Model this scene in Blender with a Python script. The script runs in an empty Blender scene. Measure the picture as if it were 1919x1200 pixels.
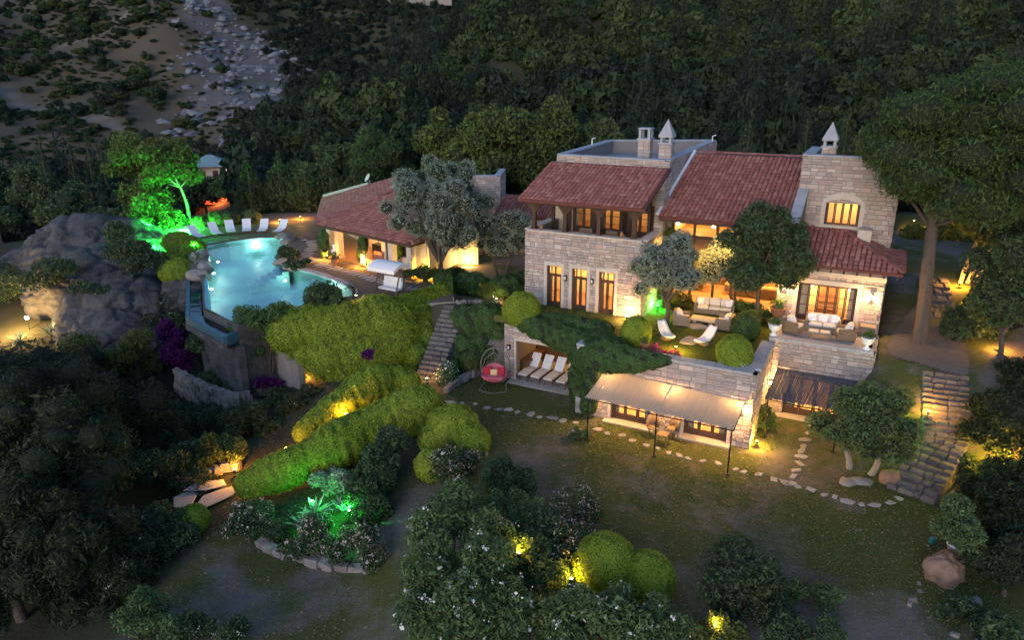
import bpy, bmesh, math, random
import numpy as np
from mathutils import Vector, Matrix, noise as mnoise
from mathutils.geometry import tessellate_polygon

# ------------------------------------------------------------------ camera, sky, sun, exposure
scene = bpy.context.scene
C = scene.collection
R = math.radians
cam_d = bpy.data.cameras.new('camera')
cam_d.sensor_width = 36.0
cam_d.sensor_fit = 'HORIZONTAL'
cam_d.lens = 26.26
cam_d.clip_start = 0.5
cam_d.clip_end = 2000
cam = bpy.data.objects.new('camera', cam_d)
cam.location = (0, 0, 15.5)
cam.rotation_euler = (R(90 - 18.7), 0, 0)
C.objects.link(cam)
scene.camera = cam

SUN_AZ = 205.0          # compass-like angle of the glow after sunset, degrees
SUN_EL = 17.0
world = bpy.data.worlds.new('World')
scene.world = world
world.use_nodes = True
wn = world.node_tree
wn.nodes.clear()
wo = wn.nodes.new('ShaderNodeOutputWorld')
wb = wn.nodes.new('ShaderNodeBackground')
ws = wn.nodes.new('ShaderNodeTexSky')
ws.sky_type = 'NISHITA'
ws.sun_disc = False
ws.sun_elevation = R(SUN_EL)
ws.sun_rotation = R(SUN_AZ)
ws.altitude = 100
ws.air_density = 1.0
ws.dust_density = 1.2
ws.ozone_density = 4.5
wb.inputs['Strength'].default_value = 0.13
wn.links.new(ws.outputs[0], wb.inputs[0])
wn.links.new(wb.outputs[0], wo.inputs[0])

sun_d = bpy.data.lights.new('sun', 'SUN')
sun_d.energy = 0.30
sun_d.angle = R(25)
sun_d.color = (1.0, 0.78, 0.86)
sun = bpy.data.objects.new('sun', sun_d)
_dir = Vector((math.sin(R(SUN_AZ)) * math.cos(R(SUN_EL)), math.cos(R(SUN_AZ)) * math.cos(R(SUN_EL)), math.sin(R(SUN_EL))))
sun.rotation_euler = _dir.to_track_quat('Z', 'Y').to_euler()
C.objects.link(sun)

scene.view_settings.view_transform = 'Standard'
scene.view_settings.look = 'None'
scene.view_settings.gamma = 1.0
scene.view_settings.use_curve_mapping = False
scene.view_settings.exposure = 1.1
scene.render.engine = 'CYCLES'
cy = scene.cycles
cy.use_denoising = True
cy.denoiser = 'OPENIMAGEDENOISE'
cy.max_bounces = 5
cy.diffuse_bounces = 2
cy.use_adaptive_sampling = True
cy.adaptive_threshold = 0.03
cy.glossy_bounces = 2
cy.transmission_bounces = 4
cy.transparent_max_bounces = 12
cy.use_light_tree = True
cy.caustics_reflective = False
cy.caustics_refractive = False
cy.sample_clamp_indirect = 4.0

# ------------------------------------------------------------------ helpers
HA = R(27.0)                       # the house is turned by this much
HO = (0.72, 39.15)
def to_local(x, y):
    dx, dy = x - HO[0], y - HO[1]
    return dx * math.cos(HA) - dy * math.sin(HA), dx * math.sin(HA) + dy * math.cos(HA)
def to_world(u, v):
    return HO[0] + u * math.cos(HA) + v * math.sin(HA), HO[1] - u * math.sin(HA) + v * math.cos(HA)
def hw(u, v, z):
    x, y = to_world(u, v)
    return (x, y, z)

def new_mesh(name, verts, faces, mats=(), smooth=False, mat_idx=None):
    me = bpy.data.meshes.new(name)
    me.from_pydata([tuple(map(float, v)) for v in verts], [], [list(map(int, f)) for f in faces])
    for m in mats:
        me.materials.append(m)
    if mat_idx is not None:
        me.polygons.foreach_set('material_index', np.asarray(mat_idx, dtype=np.int32))
    if smooth:
        me.polygons.foreach_set('use_smooth', np.ones(len(me.polygons), dtype=bool))
    me.update()
    return me

def quad_mesh(name, V, nq, mats=(), k=4, mat_idx=None):
    """V: (nq*k, 3) corner array, every k consecutive vertices are one face"""
    me = bpy.data.meshes.new(name)
    V = np.ascontiguousarray(V, dtype=np.float32)
    me.vertices.add(len(V)); me.vertices.foreach_set('co', V.ravel())
    me.loops.add(nq * k); me.loops.foreach_set('vertex_index', np.arange(nq * k, dtype=np.int32))
    me.polygons.add(nq)
    me.polygons.foreach_set('loop_start', np.arange(0, nq * k, k, dtype=np.int32))
    me.polygons.foreach_set('loop_total', np.full(nq, k, dtype=np.int32))
    for m in mats:
        me.materials.append(m)
    if mat_idx is not None:
        me.polygons.foreach_set('material_index', np.asarray(mat_idx, dtype=np.int32))
    me.update(calc_edges=True)
    return me

def link(name, data, parent=None, loc=None, rot=None, scale=None):
    o = bpy.data.objects.new(name, data)
    C.objects.link(o)
    if parent is not None:
        o.parent = parent
    if loc is not None:
        o.location = loc
    if rot is not None:
        o.rotation_euler = rot
    if scale is not None:
        o.scale = scale
    return o

def tag(o, label, cat, group=None, kind=None):
    if label: o['label'] = label
    if cat: o['category'] = cat
    if group: o['group'] = group
    if kind: o['kind'] = kind
    return o

def thing(name, label, cat, loc=(0, 0, 0), rotz=0.0, group=None, scale=None):
    o = bpy.data.objects.new(name, None)
    o.empty_display_size = 0.2
    C.objects.link(o)
    o.location = loc
    o.rotation_euler = (0, 0, rotz)
    if scale is not None:
        o.scale = scale
    return tag(o, label, cat, group)

def copy_tree(o, parent=None):
    c = o.copy()
    C.objects.link(c)
    c.parent = parent
    for ch in list(o.children):
        copy_tree(ch, c)
    return c

class MB:
    """collects simple solids into one mesh"""
    def __init__(self):
        self.v, self.f, self.mi = [], [], []
    def add(self, verts, faces, mi=0):
        b = len(self.v)
        self.v += [tuple(p) for p in verts]
        self.f += [[b + i for i in f] for f in faces]
        self.mi += [mi] * len(faces)
        return self
    def box(self, c, s, rot=None, mi=0):
        hx, hy, hz = s[0] / 2, s[1] / 2, s[2] / 2
        pts = [Vector((x, y, z)) for x in (-hx, hx) for y in (-hy, hy) for z in (-hz, hz)]
        if rot is not None:
            m = rot if isinstance(rot, Matrix) else Matrix.Rotation(rot, 3, 'Z')
            pts = [m @ p for p in pts]
        c = Vector(c)
        pts = [p + c for p in pts]
        return self.add(pts, [(0, 1, 3, 2), (4, 6, 7, 5), (0, 4, 5, 1), (2, 3, 7, 6), (0, 2, 6, 4), (1, 5, 7, 3)], mi)
    def bx(self, x0, x1, y0, y1, z0, z1, mi=0):
        return self.box(((x0 + x1) / 2, (y0 + y1) / 2, (z0 + z1) / 2), (x1 - x0, y1 - y0, z1 - z0), None, mi)
    def rbox(self, c, s, r=0.04, rot=None, mi=0, seg=2):
        bm = bmesh.new()
        bmesh.ops.create_cube(bm, size=1.0)
        for v in bm.verts:
            v.co = Vector((v.co.x * s[0], v.co.y * s[1], v.co.z * s[2]))
        bmesh.ops.bevel(bm, geom=bm.edges[:], offset=min(r, min(s) * 0.49), segments=seg, affect='EDGES', profile=0.5)
        m = rot if isinstance(rot, Matrix) else (Matrix.Rotation(rot, 3, 'Z') if rot is not None else Matrix.Identity(3))
        bm.verts.index_update()
        c = Vector(c)
        self.add([m @ v.co + c for v in bm.verts], [[v.index for v in f.verts] for f in bm.faces], mi)
        bm.free()
        return self
    def tube(self, pts, rad, seg=6, mi=0, caps=True):
        pts = [Vector(p) for p in pts]
        if not isinstance(rad, (list, tuple)):
            rad = [rad] * len(pts)
        rings = []
        verts = []
        prev = None
        for i, p in enumerate(pts):
            d = (pts[min(i + 1, len(pts) - 1)] - pts[max(i - 1, 0)])
            if d.length < 1e-6: d = Vector((0, 0, 1))
            d.normalize()
            a = Vector((1, 0, 0)) if abs(d.x) < 0.8 else Vector((0, 1, 0))
            if prev is not None: a = prev
            a = (a - d * a.dot(d)).normalized()
            prev = a
            b = d.cross(a)
            for k in range(seg):
                t = 2 * math.pi * k / seg
                verts.append(p + (a * math.cos(t) + b * math.sin(t)) * rad[i])
        faces = []
        for i in range(len(pts) - 1):
            for k in range(seg):
                k2 = (k + 1) % seg
                faces.append((i * seg + k, i * seg + k2, (i + 1) * seg + k2, (i + 1) * seg + k))
        if caps:
            faces.append(tuple(range(seg))[::-1])
            faces.append(tuple((len(pts) - 1) * seg + k for k in range(seg)))
        return self.add(verts, faces, mi)
    def lathe(self, prof, c=(0, 0, 0), seg=14, mi=0):
        verts, faces = [], []
        for r, z in prof:
            for k in range(seg):
                t = 2 * math.pi * k / seg
                verts.append((c[0] + r * math.cos(t), c[1] + r * math.sin(t), c[2] + z))
        for i in range(len(prof) - 1):
            for k in range(seg):
                k2 = (k + 1) % seg
                faces.append((i * seg + k, i * seg + k2, (i + 1) * seg + k2, (i + 1) * seg + k))
        return self.add(verts, faces, mi)
    def prism(self, poly, z0, z1, mi=0):
        """poly: 2D list (concave allowed)"""
        n = len(poly)
        verts = [(p[0], p[1], z0) for p in poly] + [(p[0], p[1], z1) for p in poly]
        tri = tessellate_polygon([[Vector((p[0], p[1], 0)) for p in poly]])
        faces = [(t[0] + n, t[1] + n, t[2] + n) for t in tri] + [(t[2], t[1], t[0]) for t in tri]
        faces += [(i, (i + 1) % n, n + (i + 1) % n, n + i) for i in range(n)]
        return self.add(verts, faces, mi)
    def build(self, name, mats, parent=None, smooth=False, **k):
        if not isinstance(mats, (list, tuple)): mats = [mats]
        me = new_mesh(name, self.v, self.f, mats, smooth, self.mi)
        bm = bmesh.new(); bm.from_mesh(me)
        bmesh.ops.recalc_face_normals(bm, faces=bm.faces[:])
        bm.to_mesh(me); bm.free()
        return link(name, me, parent, **k)

def sstep(a, b, x):
    t = np.clip((np.asarray(x, dtype=float) - a) / (b - a), 0, 1)
    return t * t * (3 - 2 * t)

_nr = np.random.RandomState(5)
_nk = _nr.normal(size=(24, 3)); _nk /= np.linalg.norm(_nk, axis=1)[:, None]
_nph = _nr.uniform(0, 6.28, 24)
def wob(P, scale, k0=0, n=8):
    """cheap smooth noise about -1..1 at the given wavelength"""
    P = np.asarray(P, dtype=float)
    out = np.zeros(P.shape[:-1])
    for i in range(n):
        j = (i + k0) % 24
        out += np.sin((P @ _nk[j]) * 6.283 / scale * (0.7 + 0.09 * i) + _nph[j] + k0)
    return out / n ** 0.5 * 0.7

def inside_dist(poly, X, Y):
    """signed distance, positive inside"""
    poly = np.asarray(poly, dtype=float)
    d = np.full(X.shape, 1e9)
    ins = np.zeros(X.shape, dtype=bool)
    n = len(poly)
    for i in range(n):
        ax, ay = poly[i]; bx, by = poly[(i + 1) % n]
        ex, ey = bx - ax, by - ay
        t = np.clip(((X - ax) * ex + (Y - ay) * ey) / (ex * ex + ey * ey + 1e-9), 0, 1)
        d = np.minimum(d, np.hypot(X - ax - t * ex, Y - ay - t * ey))
        c = ((ay > Y) != (by > Y)) & (X < (bx - ax) * (Y - ay) / (by - ay + 1e-12) + ax)
        ins ^= c
    return np.where(ins, d, -d)

def smooth_poly(poly, per=4):
    n = len(poly); out = []
    for i in range(n):
        p0, p1, p2, p3 = [Vector(poly[(i + k - 1) % n]) for k in range(4)]
        for j in range(per):
            t = j / per
            out.append(tuple(0.5 * ((2 * p1) + (-p0 + p2) * t + (2 * p0 - 5 * p1 + 4 * p2 - p3) * t * t + (-p0 + 3 * p1 - 3 * p2 + p3) * t ** 3)))
    return out

def smooth_line(pts, per=6):
    out = []
    n = len(pts)
    for i in range(n - 1):
        p0, p1, p2, p3 = Vector(pts[max(i - 1, 0)]), Vector(pts[i]), Vector(pts[i + 1]), Vector(pts[min(i + 2, n - 1)])
        for j in range(per):
            t = j / per
            out.append(0.5 * ((2 * p1) + (-p0 + p2) * t + (2 * p0 - 5 * p1 + 4 * p2 - p3) * t * t + (-p0 + 3 * p1 - 3 * p2 + p3) * t ** 3))
    out.append(Vector(pts[-1]))
    return out

# ------------------------------------------------------------------ materials
def nodes_of(name):
    m = bpy.data.materials.new(name)
    m.use_nodes = True
    nt = m.node_tree
    nt.nodes.clear()
    out = nt.nodes.new('ShaderNodeOutputMaterial')
    return m, nt, out

def rnd_value(nt):
    """one random number for each separate piece"""
    g = nt.nodes.new('ShaderNodeNewGeometry')
    oi = nt.nodes.new('ShaderNodeObjectInfo')
    a = nt.nodes.new('ShaderNodeMath'); a.operation = 'ADD'
    f = nt.nodes.new('ShaderNodeMath'); f.operation = 'FRACT'
    nt.links.new(g.outputs['Random Per Island'], a.inputs[0])
    nt.links.new(oi.outputs['Random'], a.inputs[1])
    nt.links.new(a.outputs[0], f.inputs[0])
    return f.outputs[0]

def ramp(nt, cols, fac, pos=None):
    r = nt.nodes.new('ShaderNodeValToRGB')
    e = r.color_ramp.elements
    n = len(cols)
    while len(e) < n: e.new(0.5)
    for i, c in enumerate(cols):
        e[i].position = pos[i] if pos else i / max(1, n - 1)
        e[i].color = (*c, 1)
    nt.links.new(fac, r.inputs[0])
    return r.outputs[0]

def noise_tex(nt, scale, detail=4, rough=0.6, coord='Object', dist=0.0):
    tc = nt.nodes.new('ShaderNodeTexCoord')
    n = nt.nodes.new('ShaderNodeTexNoise')
    n.inputs['Scale'].default_value = scale
    n.inputs['Detail'].default_value = detail
    n.inputs['Roughness'].default_value = rough
    n.inputs['Distortion'].default_value = dist
    nt.links.new(tc.outputs[coord], n.inputs['Vector'])
    return n.outputs['Fac']

def mixc(nt, fac, a, b, mode='MIX'):
    m = nt.nodes.new('ShaderNodeMix'); m.data_type = 'RGBA'; m.blend_type = mode
    if hasattr(fac, 'links'): nt.links.new(fac, m.inputs[0])
    else: m.inputs[0].default_value = fac
    for s, i in ((a, 6), (b, 7)):
        if hasattr(s, 'links'): nt.links.new(s, m.inputs[i])
        else: m.inputs[i].default_value = (*s, 1)
    return m.outputs[2]

def math_n(nt, op, a, b=0.0, clamp=False):
    m = nt.nodes.new('ShaderNodeMath'); m.operation = op; m.use_clamp = clamp
    for s, i in ((a, 0), (b, 1)):
        if hasattr(s, 'links'): nt.links.new(s, m.inputs[i])
        else: m.inputs[i].default_value = s
    return m.outputs[0]

def surf(name, cols, rough=0.8, nscale=6.0, pieces=0.0, bump=0.2, bscale=None, metal=0.0, coord='Object', grain=0.5, spec=0.3, pos=None):
    """colour ramp driven by noise and, by `pieces`, a random number for each piece"""
    m, nt, out = nodes_of(name)
    b = nt.nodes.new('ShaderNodeBsdfPrincipled')
    n = noise_tex(nt, nscale, 5, 0.65, coord)
    n2 = math_n(nt, 'MULTIPLY_ADD', n, 1.6); n2.node.inputs[2].default_value = -0.3
    fac = n2
    if pieces > 0:
        r = rnd_value(nt)
        mm = nt.nodes.new('ShaderNodeMix'); mm.data_type = 'FLOAT'
        mm.inputs[0].default_value = pieces
        nt.links.new(n2, mm.inputs[2]); nt.links.new(r, mm.inputs[3])
        fac = mm.outputs[0]
    col = ramp(nt, cols, fac, pos)
    if grain > 0:
        g = noise_tex(nt, nscale * 6, 3, 0.7, coord)
        gg = ramp(nt, [(1 - grain * 0.5,) * 3, (1 + grain * 0.35,) * 3], g)
        col = mixc(nt, 1.0, col, gg, 'MULTIPLY')
    nt.links.new(col, b.inputs['Base Color'])
    b.inputs['Roughness'].default_value = rough
    b.inputs['Metallic'].default_value = metal
    b.inputs['Specular IOR Level'].default_value = spec
    if bump > 0:
        bn = noise_tex(nt, bscale or nscale * 4, 5, 0.7, coord)
        bp = nt.nodes.new('ShaderNodeBump')
        bp.inputs['Strength'].default_value = bump
        bp.inputs['Distance'].default_value = 0.13
        nt.links.new(bn, bp.inputs['Height'])
        nt.links.new(bp.outputs[0], b.inputs['Normal'])
    nt.links.new(b.outputs[0], out.inputs[0])
    return m

def leafm(name, cols, trans=0.3, nscale=0.9, rough=0.6, pieces=0.55):
    m, nt, out = nodes_of(name)
    n = noise_tex(nt, nscale, 3, 0.6)
    n2 = math_n(nt, 'MULTIPLY_ADD', n, 1.8); n2.node.inputs[2].default_value = -0.4
    r = rnd_value(nt)
    mm = nt.nodes.new('ShaderNodeMix'); mm.data_type = 'FLOAT'
    mm.inputs[0].default_value = pieces
    nt.links.new(n2, mm.inputs[2]); nt.links.new(r, mm.inputs[3])
    col = ramp(nt, cols, mm.outputs[0])
    b = nt.nodes.new('ShaderNodeBsdfPrincipled')
    b.inputs['Roughness'].default_value = rough
    b.inputs['Specular IOR Level'].default_value = 0.25
    nt.links.new(col, b.inputs['Base Color'])
    t = nt.nodes.new('ShaderNodeBsdfTranslucent')
    nt.links.new(col, t.inputs[0])
    mx = nt.nodes.new('ShaderNodeMixShader')
    mx.inputs[0].default_value = trans
    nt.links.new(b.outputs[0], mx.inputs[1]); nt.links.new(t.outputs[0], mx.inputs[2])
    nt.links.new(mx.outputs[0], out.inputs[0])
    return m

def woodm(name='wood_leaf', cols=((0.0136, 0.0255, 0.0161), (0.0238, 0.0408, 0.0195), (0.0391, 0.0612, 0.0229), (0.0612, 0.0782, 0.0255), (0.0680, 0.0748, 0.0467))):
    """hillside foliage: every plant has its own tone, drifting over the slope"""
    m, nt, out = nodes_of(name)
    oi = nt.nodes.new('ShaderNodeObjectInfo'); ge = nt.nodes.new('ShaderNodeNewGeometry')
    n = nt.nodes.new('ShaderNodeTexNoise'); n.inputs['Scale'].default_value = .022; n.inputs['Detail'].default_value = 4
    nt.links.new(ge.outputs['Position'], n.inputs['Vector'])
    w = math_n(nt, 'MULTIPLY_ADD', n.outputs['Fac'], 1.9); w.node.inputs[2].default_value = -.45
    a = math_n(nt, 'MULTIPLY', w, .40)
    b_ = math_n(nt, 'MULTIPLY_ADD', oi.outputs['Random'], .45); nt.links.new(a, b_.node.inputs[2])
    c_ = math_n(nt, 'MULTIPLY_ADD', ge.outputs['Random Per Island'], .22); nt.links.new(b_, c_.node.inputs[2])
    col = ramp(nt, cols, c_, [.1, .35, .58, .8, 1.0])
    b = nt.nodes.new('ShaderNodeBsdfPrincipled'); b.inputs['Roughness'].default_value = .7; b.inputs['Specular IOR Level'].default_value = .2
    nt.links.new(col, b.inputs['Base Color'])
    t = nt.nodes.new('ShaderNodeBsdfTranslucent'); nt.links.new(col, t.inputs[0])
    mx = nt.nodes.new('ShaderNodeMixShader'); mx.inputs[0].default_value = .2
    nt.links.new(b.outputs[0], mx.inputs[1]); nt.links.new(t.outputs[0], mx.inputs[2]); nt.links.new(mx.outputs[0], out.inputs[0])
    return m

def glow(name, col, strength):
    m, nt, out = nodes_of(name)
    e = nt.nodes.new('ShaderNodeEmission')
    e.inputs[0].default_value = (*col, 1); e.inputs[1].default_value = strength
    nt.links.new(e.outputs[0], out.inputs[0])
    return m

def glassm(name, tint=(1, 1, 1), refl=0.08, rough=0.02):
    m, nt, out = nodes_of(name)
    t = nt.nodes.new('ShaderNodeBsdfTransparent'); t.inputs[0].default_value = (*tint, 1)
    g = nt.nodes.new('ShaderNodeBsdfGlossy'); g.inputs['Roughness'].default_value = rough
    lw = nt.nodes.new('ShaderNodeFresnel'); lw.inputs[0].default_value = 1.45
    f = math_n(nt, 'ADD', lw.outputs[0], refl, True)
    mx = nt.nodes.new('ShaderNodeMixShader')
    nt.links.new(f, mx.inputs[0]); nt.links.new(t.outputs[0], mx.inputs[1]); nt.links.new(g.outputs[0], mx.inputs[2])
    nt.links.new(mx.outputs[0], out.inputs[0])
    return m

M = {}
M['stone'] = surf('stone', [(.24, .195, .17), (.41, .335, .285), (.49, .40, .345), (.33, .28, .255), (.58, .50, .44), (.44, .315, .25), (.37, .315, .285), (.50, .42, .36)], .9, 7, .9, .5, 30, grain=.5)
M['mortar'] = surf('mortar', [(.20, .172, .155), (.28, .245, .222)], .95, 9, 0, .4, 40)
M['pale_stone'] = surf('pale_stone', [(.44, .38, .31), (.56, .49, .41)], .85, 5, .3, .3, 30, grain=.3)
M['coping'] = surf('coping', [(.26, .26, .28), (.38, .38, .39), (.30, .29, .29)], .85, 3, .5, .4, 25)
M['paving'] = surf('paving', [(.30, .26, .22), (.42, .37, .32), (.24, .21, .19)], .85, 2.5, .4, .4, 14)
M['slab'] = surf('slab', [(.30, .265, .23), (.42, .385, .34), (.25, .22, .19)], .85, 4, .6, .4, 20)
M['rock'] = surf('rock', [(.022, .021, .020), (.060, .056, .053), (.105, .10, .097), (.036, .033, .031)], .95, .9, 0, 1.0, 5, grain=.9)
M['rubble'] = surf('rubble', [(.12, .11, .10), (.26, .23, .20), (.34, .29, .25), (.20, .19, .19)], .95, 4, .7, .7, 12)
M['step_stone'] = surf('step_stone', [(.07, .065, .06), (.15, .135, .12), (.20, .175, .15), (.12, .112, .105)], .95, 4, .7, .7, 12)
M['tile'] = surf('tile', [(.125, .047, .041), (.21, .080, .066), (.265, .104, .085), (.17, .062, .054), (.31, .145, .118), (.23, .088, .07)], .75, 3, .75, .3, 30, grain=.4)
M['roof_base'] = surf('roof_base', [(.10, .035, .03), (.16, .055, .045)], .9, 5, 0, .2)
M['wood'] = surf('wood', [(.035, .018, .012), (.07, .036, .022), (.045, .024, .016)], .6, 9, .4, .2, 40)
M['wood_warm'] = surf('wood_warm', [(.12, .06, .03), (.20, .11, .06)], .6, 9, .4, .2, 40)
M['wood_grey'] = surf('wood_grey', [(.10, .075, .06), (.17, .13, .105)], .8, 7, .5, .3, 40)
M['deck'] = surf('deck', [(.085, .052, .036), (.13, .08, .056), (.065, .042, .032)], .7, 8, .6, .2, 40)
M['plaster'] = surf('plaster', [(.50, .40, .26), (.62, .50, .34)], .9, 2, 0, .15, 20, grain=.2)
M['room'] = surf('room', [(.50, .38, .24), (.62, .48, .30)], .9, 1.5, 0, 0, grain=.15)
M['room_floor'] = surf('room_floor', [(.20, .11, .06), (.30, .18, .10)], .5, 4, 0, .1)
M['concrete'] = surf('concrete', [(.20, .195, .20), (.29, .285, .285)], .9, 2, 0, .3, 20)
M['black_metal'] = surf('black_metal', [(.012, .012, .013), (.025, .024, .023)], .5, 8, 0, 0, metal=.3, grain=0)
M['white_fabric'] = surf('white_fabric', [(.66, .64, .62), (.78, .76, .74)], .9, 5, .2, .15, 60, grain=.1)
M['cream_fabric'] = surf('cream_fabric', [(.56, .50, .42), (.68, .62, .54)], .9, 5, .2, .15, 60, grain=.1)
M['white_paint'] = surf('white_paint', [(.66, .66, .66), (.78, .78, .78)], .5, 5, 0, 0, grain=.1)
M['red_fabric'] = surf('red_fabric', [(.36, .015, .03), (.50, .03, .06)], .9, 6, 0, .1, 50, grain=.2)
M['pink_fabric'] = surf('pink_fabric', [(.50, .10, .14), (.62, .17, .20)], .9, 6, 0, .1, 50, grain=.2)
M['yellow_fabric'] = surf('yellow_fabric', [(.62, .42, .16), (.72, .52, .24)], .9, 6, 0, .1, 50, grain=.1)
M['wicker'] = surf('wicker', [(.13, .085, .05), (.26, .175, .10), (.18, .12, .07)], .7, 30, .2, .6, 70, grain=.4)
M['wicker_grey'] = surf('wicker_grey', [(.14, .11, .09), (.26, .21, .17), (.20, .16, .13)], .7, 30, .2, .6, 70, grain=.4)
M['reed'] = leafm('reed', [(.62, .50, .35), (.72, .60, .44), (.78, .66, .50), (.66, .54, .39)], .22, 2, .85, .6)
M['reed_dark'] = surf('reed_dark', [(.075, .075, .085), (.12, .12, .135), (.095, .095, .11)], .85, 2, .8, .2, 30, grain=.3)
M['terracotta'] = surf('terracotta', [(.26, .11, .06), (.36, .17, .10)], .85, 5, .2, .3)
M['brown_rock'] = surf('brown_rock', [(.16, .09, .06), (.26, .16, .11), (.20, .12, .085)], .9, 1.5, .2, .6, 6)
M['bark'] = surf('bark', [(.055, .040, .030), (.13, .10, .08), (.09, .068, .052)], .95, 6, 0, .9, 18)
M['bark_pale'] = surf('bark_pale', [(.20, .17, .14), (.34, .30, .25)], .9, 5, 0, .5, 16)
M['soil'] = surf('soil', [(.06, .045, .035), (.11, .085, .065)], .95, 4, 0, .6, 20)
M['window_glass'] = glassm('window_glass', (.95, .93, .9), .03)
M['fence_glass'] = glassm('fence_glass', (.72, .80, .80), .06)
M['lamp_warm'] = glow('lamp_warm', (1, .70, .36), 22)
M['lamp_amber'] = glow('lamp_amber', (1, .55, .12), 22)
M['lamp_green'] = glow('lamp_green', (.12, 1, .25), 18)
M['lamp_pool'] = glow('lamp_pool', (1, .95, .8), 7)
M['lamp_white'] = glow('lamp_white', (1, .86, .66), 26)
M['solar'] = surf('solar', [(.02, .16, .14), (.03, .22, .18)], .4, 4, 0, 0)
M['antenna'] = surf('antenna', [(.4, .4, .42), (.5, .5, .52)], .5, 4, 0, 0)

M['olive_leaf'] = leafm('olive_leaf', [(0.075, 0.098, 0.068), (0.188, 0.228, 0.168), (0.300, 0.347, 0.282), (0.159, 0.197, 0.132)], .25, 1.2)
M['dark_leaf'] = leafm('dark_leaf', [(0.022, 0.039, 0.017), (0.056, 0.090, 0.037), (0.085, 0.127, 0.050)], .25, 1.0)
M['oleander_leaf'] = leafm('oleander_leaf', [(.028, .055, .020), (.065, .11, .038), (.12, .175, .06), (.19, .235, .11)], .3, 1.6)
M['hedge_leaf'] = leafm('hedge_leaf', [(0.099, 0.154, 0.013), (0.198, 0.275, 0.020), (0.297, 0.385, 0.039), (0.363, 0.440, 0.066)], .35, 1.4)
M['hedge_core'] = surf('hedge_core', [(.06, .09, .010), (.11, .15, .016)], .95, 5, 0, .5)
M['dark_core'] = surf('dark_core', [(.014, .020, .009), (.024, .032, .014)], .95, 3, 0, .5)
M['night_pine'] = leafm('night_pine', [(.010, .016, .008), (.022, .034, .013), (.036, .050, .018)], .15, .8)  # near-black leaves: vignette darkening of the picture edges put into the colour
M['ivy_leaf'] = leafm('ivy_leaf', [(0.029, 0.064, 0.017), (0.065, 0.125, 0.032), (0.109, 0.183, 0.051)], .3, 1.2)
M['pine_leaf'] = leafm('pine_leaf', [(0.0203, 0.0398, 0.0125), (0.0530, 0.0905, 0.0234), (0.0944, 0.1435, 0.0359)], .2, .6)
M['cypress_leaf'] = leafm('cypress_leaf', [(0.018, 0.032, 0.015), (0.042, 0.066, 0.027), (0.063, 0.091, 0.036)], .15, .8)
M['tree_leaf'] = leafm('tree_leaf', [(0.041, 0.061, 0.019), (0.095, 0.124, 0.030), (0.155, 0.182, 0.043)], .3, .5)
M['scrub_leaf'] = leafm('scrub_leaf', [(.028, .045, .020), (.06, .088, .032), (.10, .13, .045), (.08, .10, .06)], .2, .12, pieces=.3)
M['wood_leaf'] = woodm()
M['wood_dark'] = woodm('wood_dark', ((.008, .015, .012), (.014, .024, .017), (.022, .035, .022), (.034, .048, .026), (.045, .052, .038)))
M['wood_pale'] = woodm('wood_pale', ((0.0218, 0.0374, 0.0172), (0.0390, 0.0624, 0.0234), (0.0585, 0.0819, 0.0281), (0.0780, 0.0975, 0.0312), (0.0780, 0.0858, 0.0507)))
M['agave_leaf'] = leafm('agave_leaf', [(.12, .17, .13), (.26, .32, .26), (.38, .42, .32)], .15, 3)
M['flower_white'] = leafm('flower_white', [(.62, .60, .52), (.82, .80, .74)], .3, 4)
M['flower_pink'] = leafm('flower_pink', [(.42, .30, .27), (.60, .50, .44)], .3, 4)
M['flower_purple'] = leafm('flower_purple', [(.04, .004, .055), (.10, .010, .11), (.07, .008, .09)], .35, 2)
M['flower_magenta'] = leafm('flower_magenta', [(.32, .01, .14), (.46, .03, .24)], .3, 2)
M['grass_blade'] = leafm('grass_blade', [(0.058, 0.096, 0.016), (0.111, 0.157, 0.029), (0.182, 0.205, 0.065)], .3, .5)
# ------------------------------------------------------------------ terrain
POOL = [(-22.87, 54.74), (-21.8, 56.3), (-20.11, 57.5), (-18.49, 57.7), (-17.5, 57.0), (-17.1, 55.6), (-17.05, 53.9),
        (-16.9, 52.3), (-16.6, 50.9), (-15.6, 49.8), (-14.0, 48.0), (-12.41, 46.71), (-10.65, 44.94), (-9.6, 43.6), (-9.2, 42.6), (-9.6, 41.8),
        (-10.8, 40.6), (-12.5, 39.0), (-14.2, 36.75), (-17.07, 39.6), (-19.3, 44.95), (-19.5, 45.9), (-20.6, 48.9), (-21.6, 52.0)]
SLAB = [(-20.9, 47.2), (-19.9, 46.0), (-19.45, 45.2), (-17.15, 39.45), (-14.25, 36.55), (-12.7, 38.1), (-11.0, 39.6), (-9.0, 39.9), (-7.2, 39.6), (-5.2, 40.4), (-2.6, 41.0), (0.6, 39.9),
        (6.0, 50.0), (6, 68), (-12, 69), (-22, 68), (-29, 67), (-29.5, 62), (-26.2, 57), (-23.8, 53.5), (-22, 49.5)]
TERR = [(-0.6, -2.9), (5.2, -2.9), (5.2, -5.1), (13.1, -5.1), (13.1, -0.9), (17.3, -0.9), (17.6, 6), (17.6, 14), (-0.6, 14), (-3.0, 6)]   # house frame
POOL_S = smooth_poly(POOL[:18], 3)[:-3] + POOL[17:21] + POOL[21:]

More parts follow.
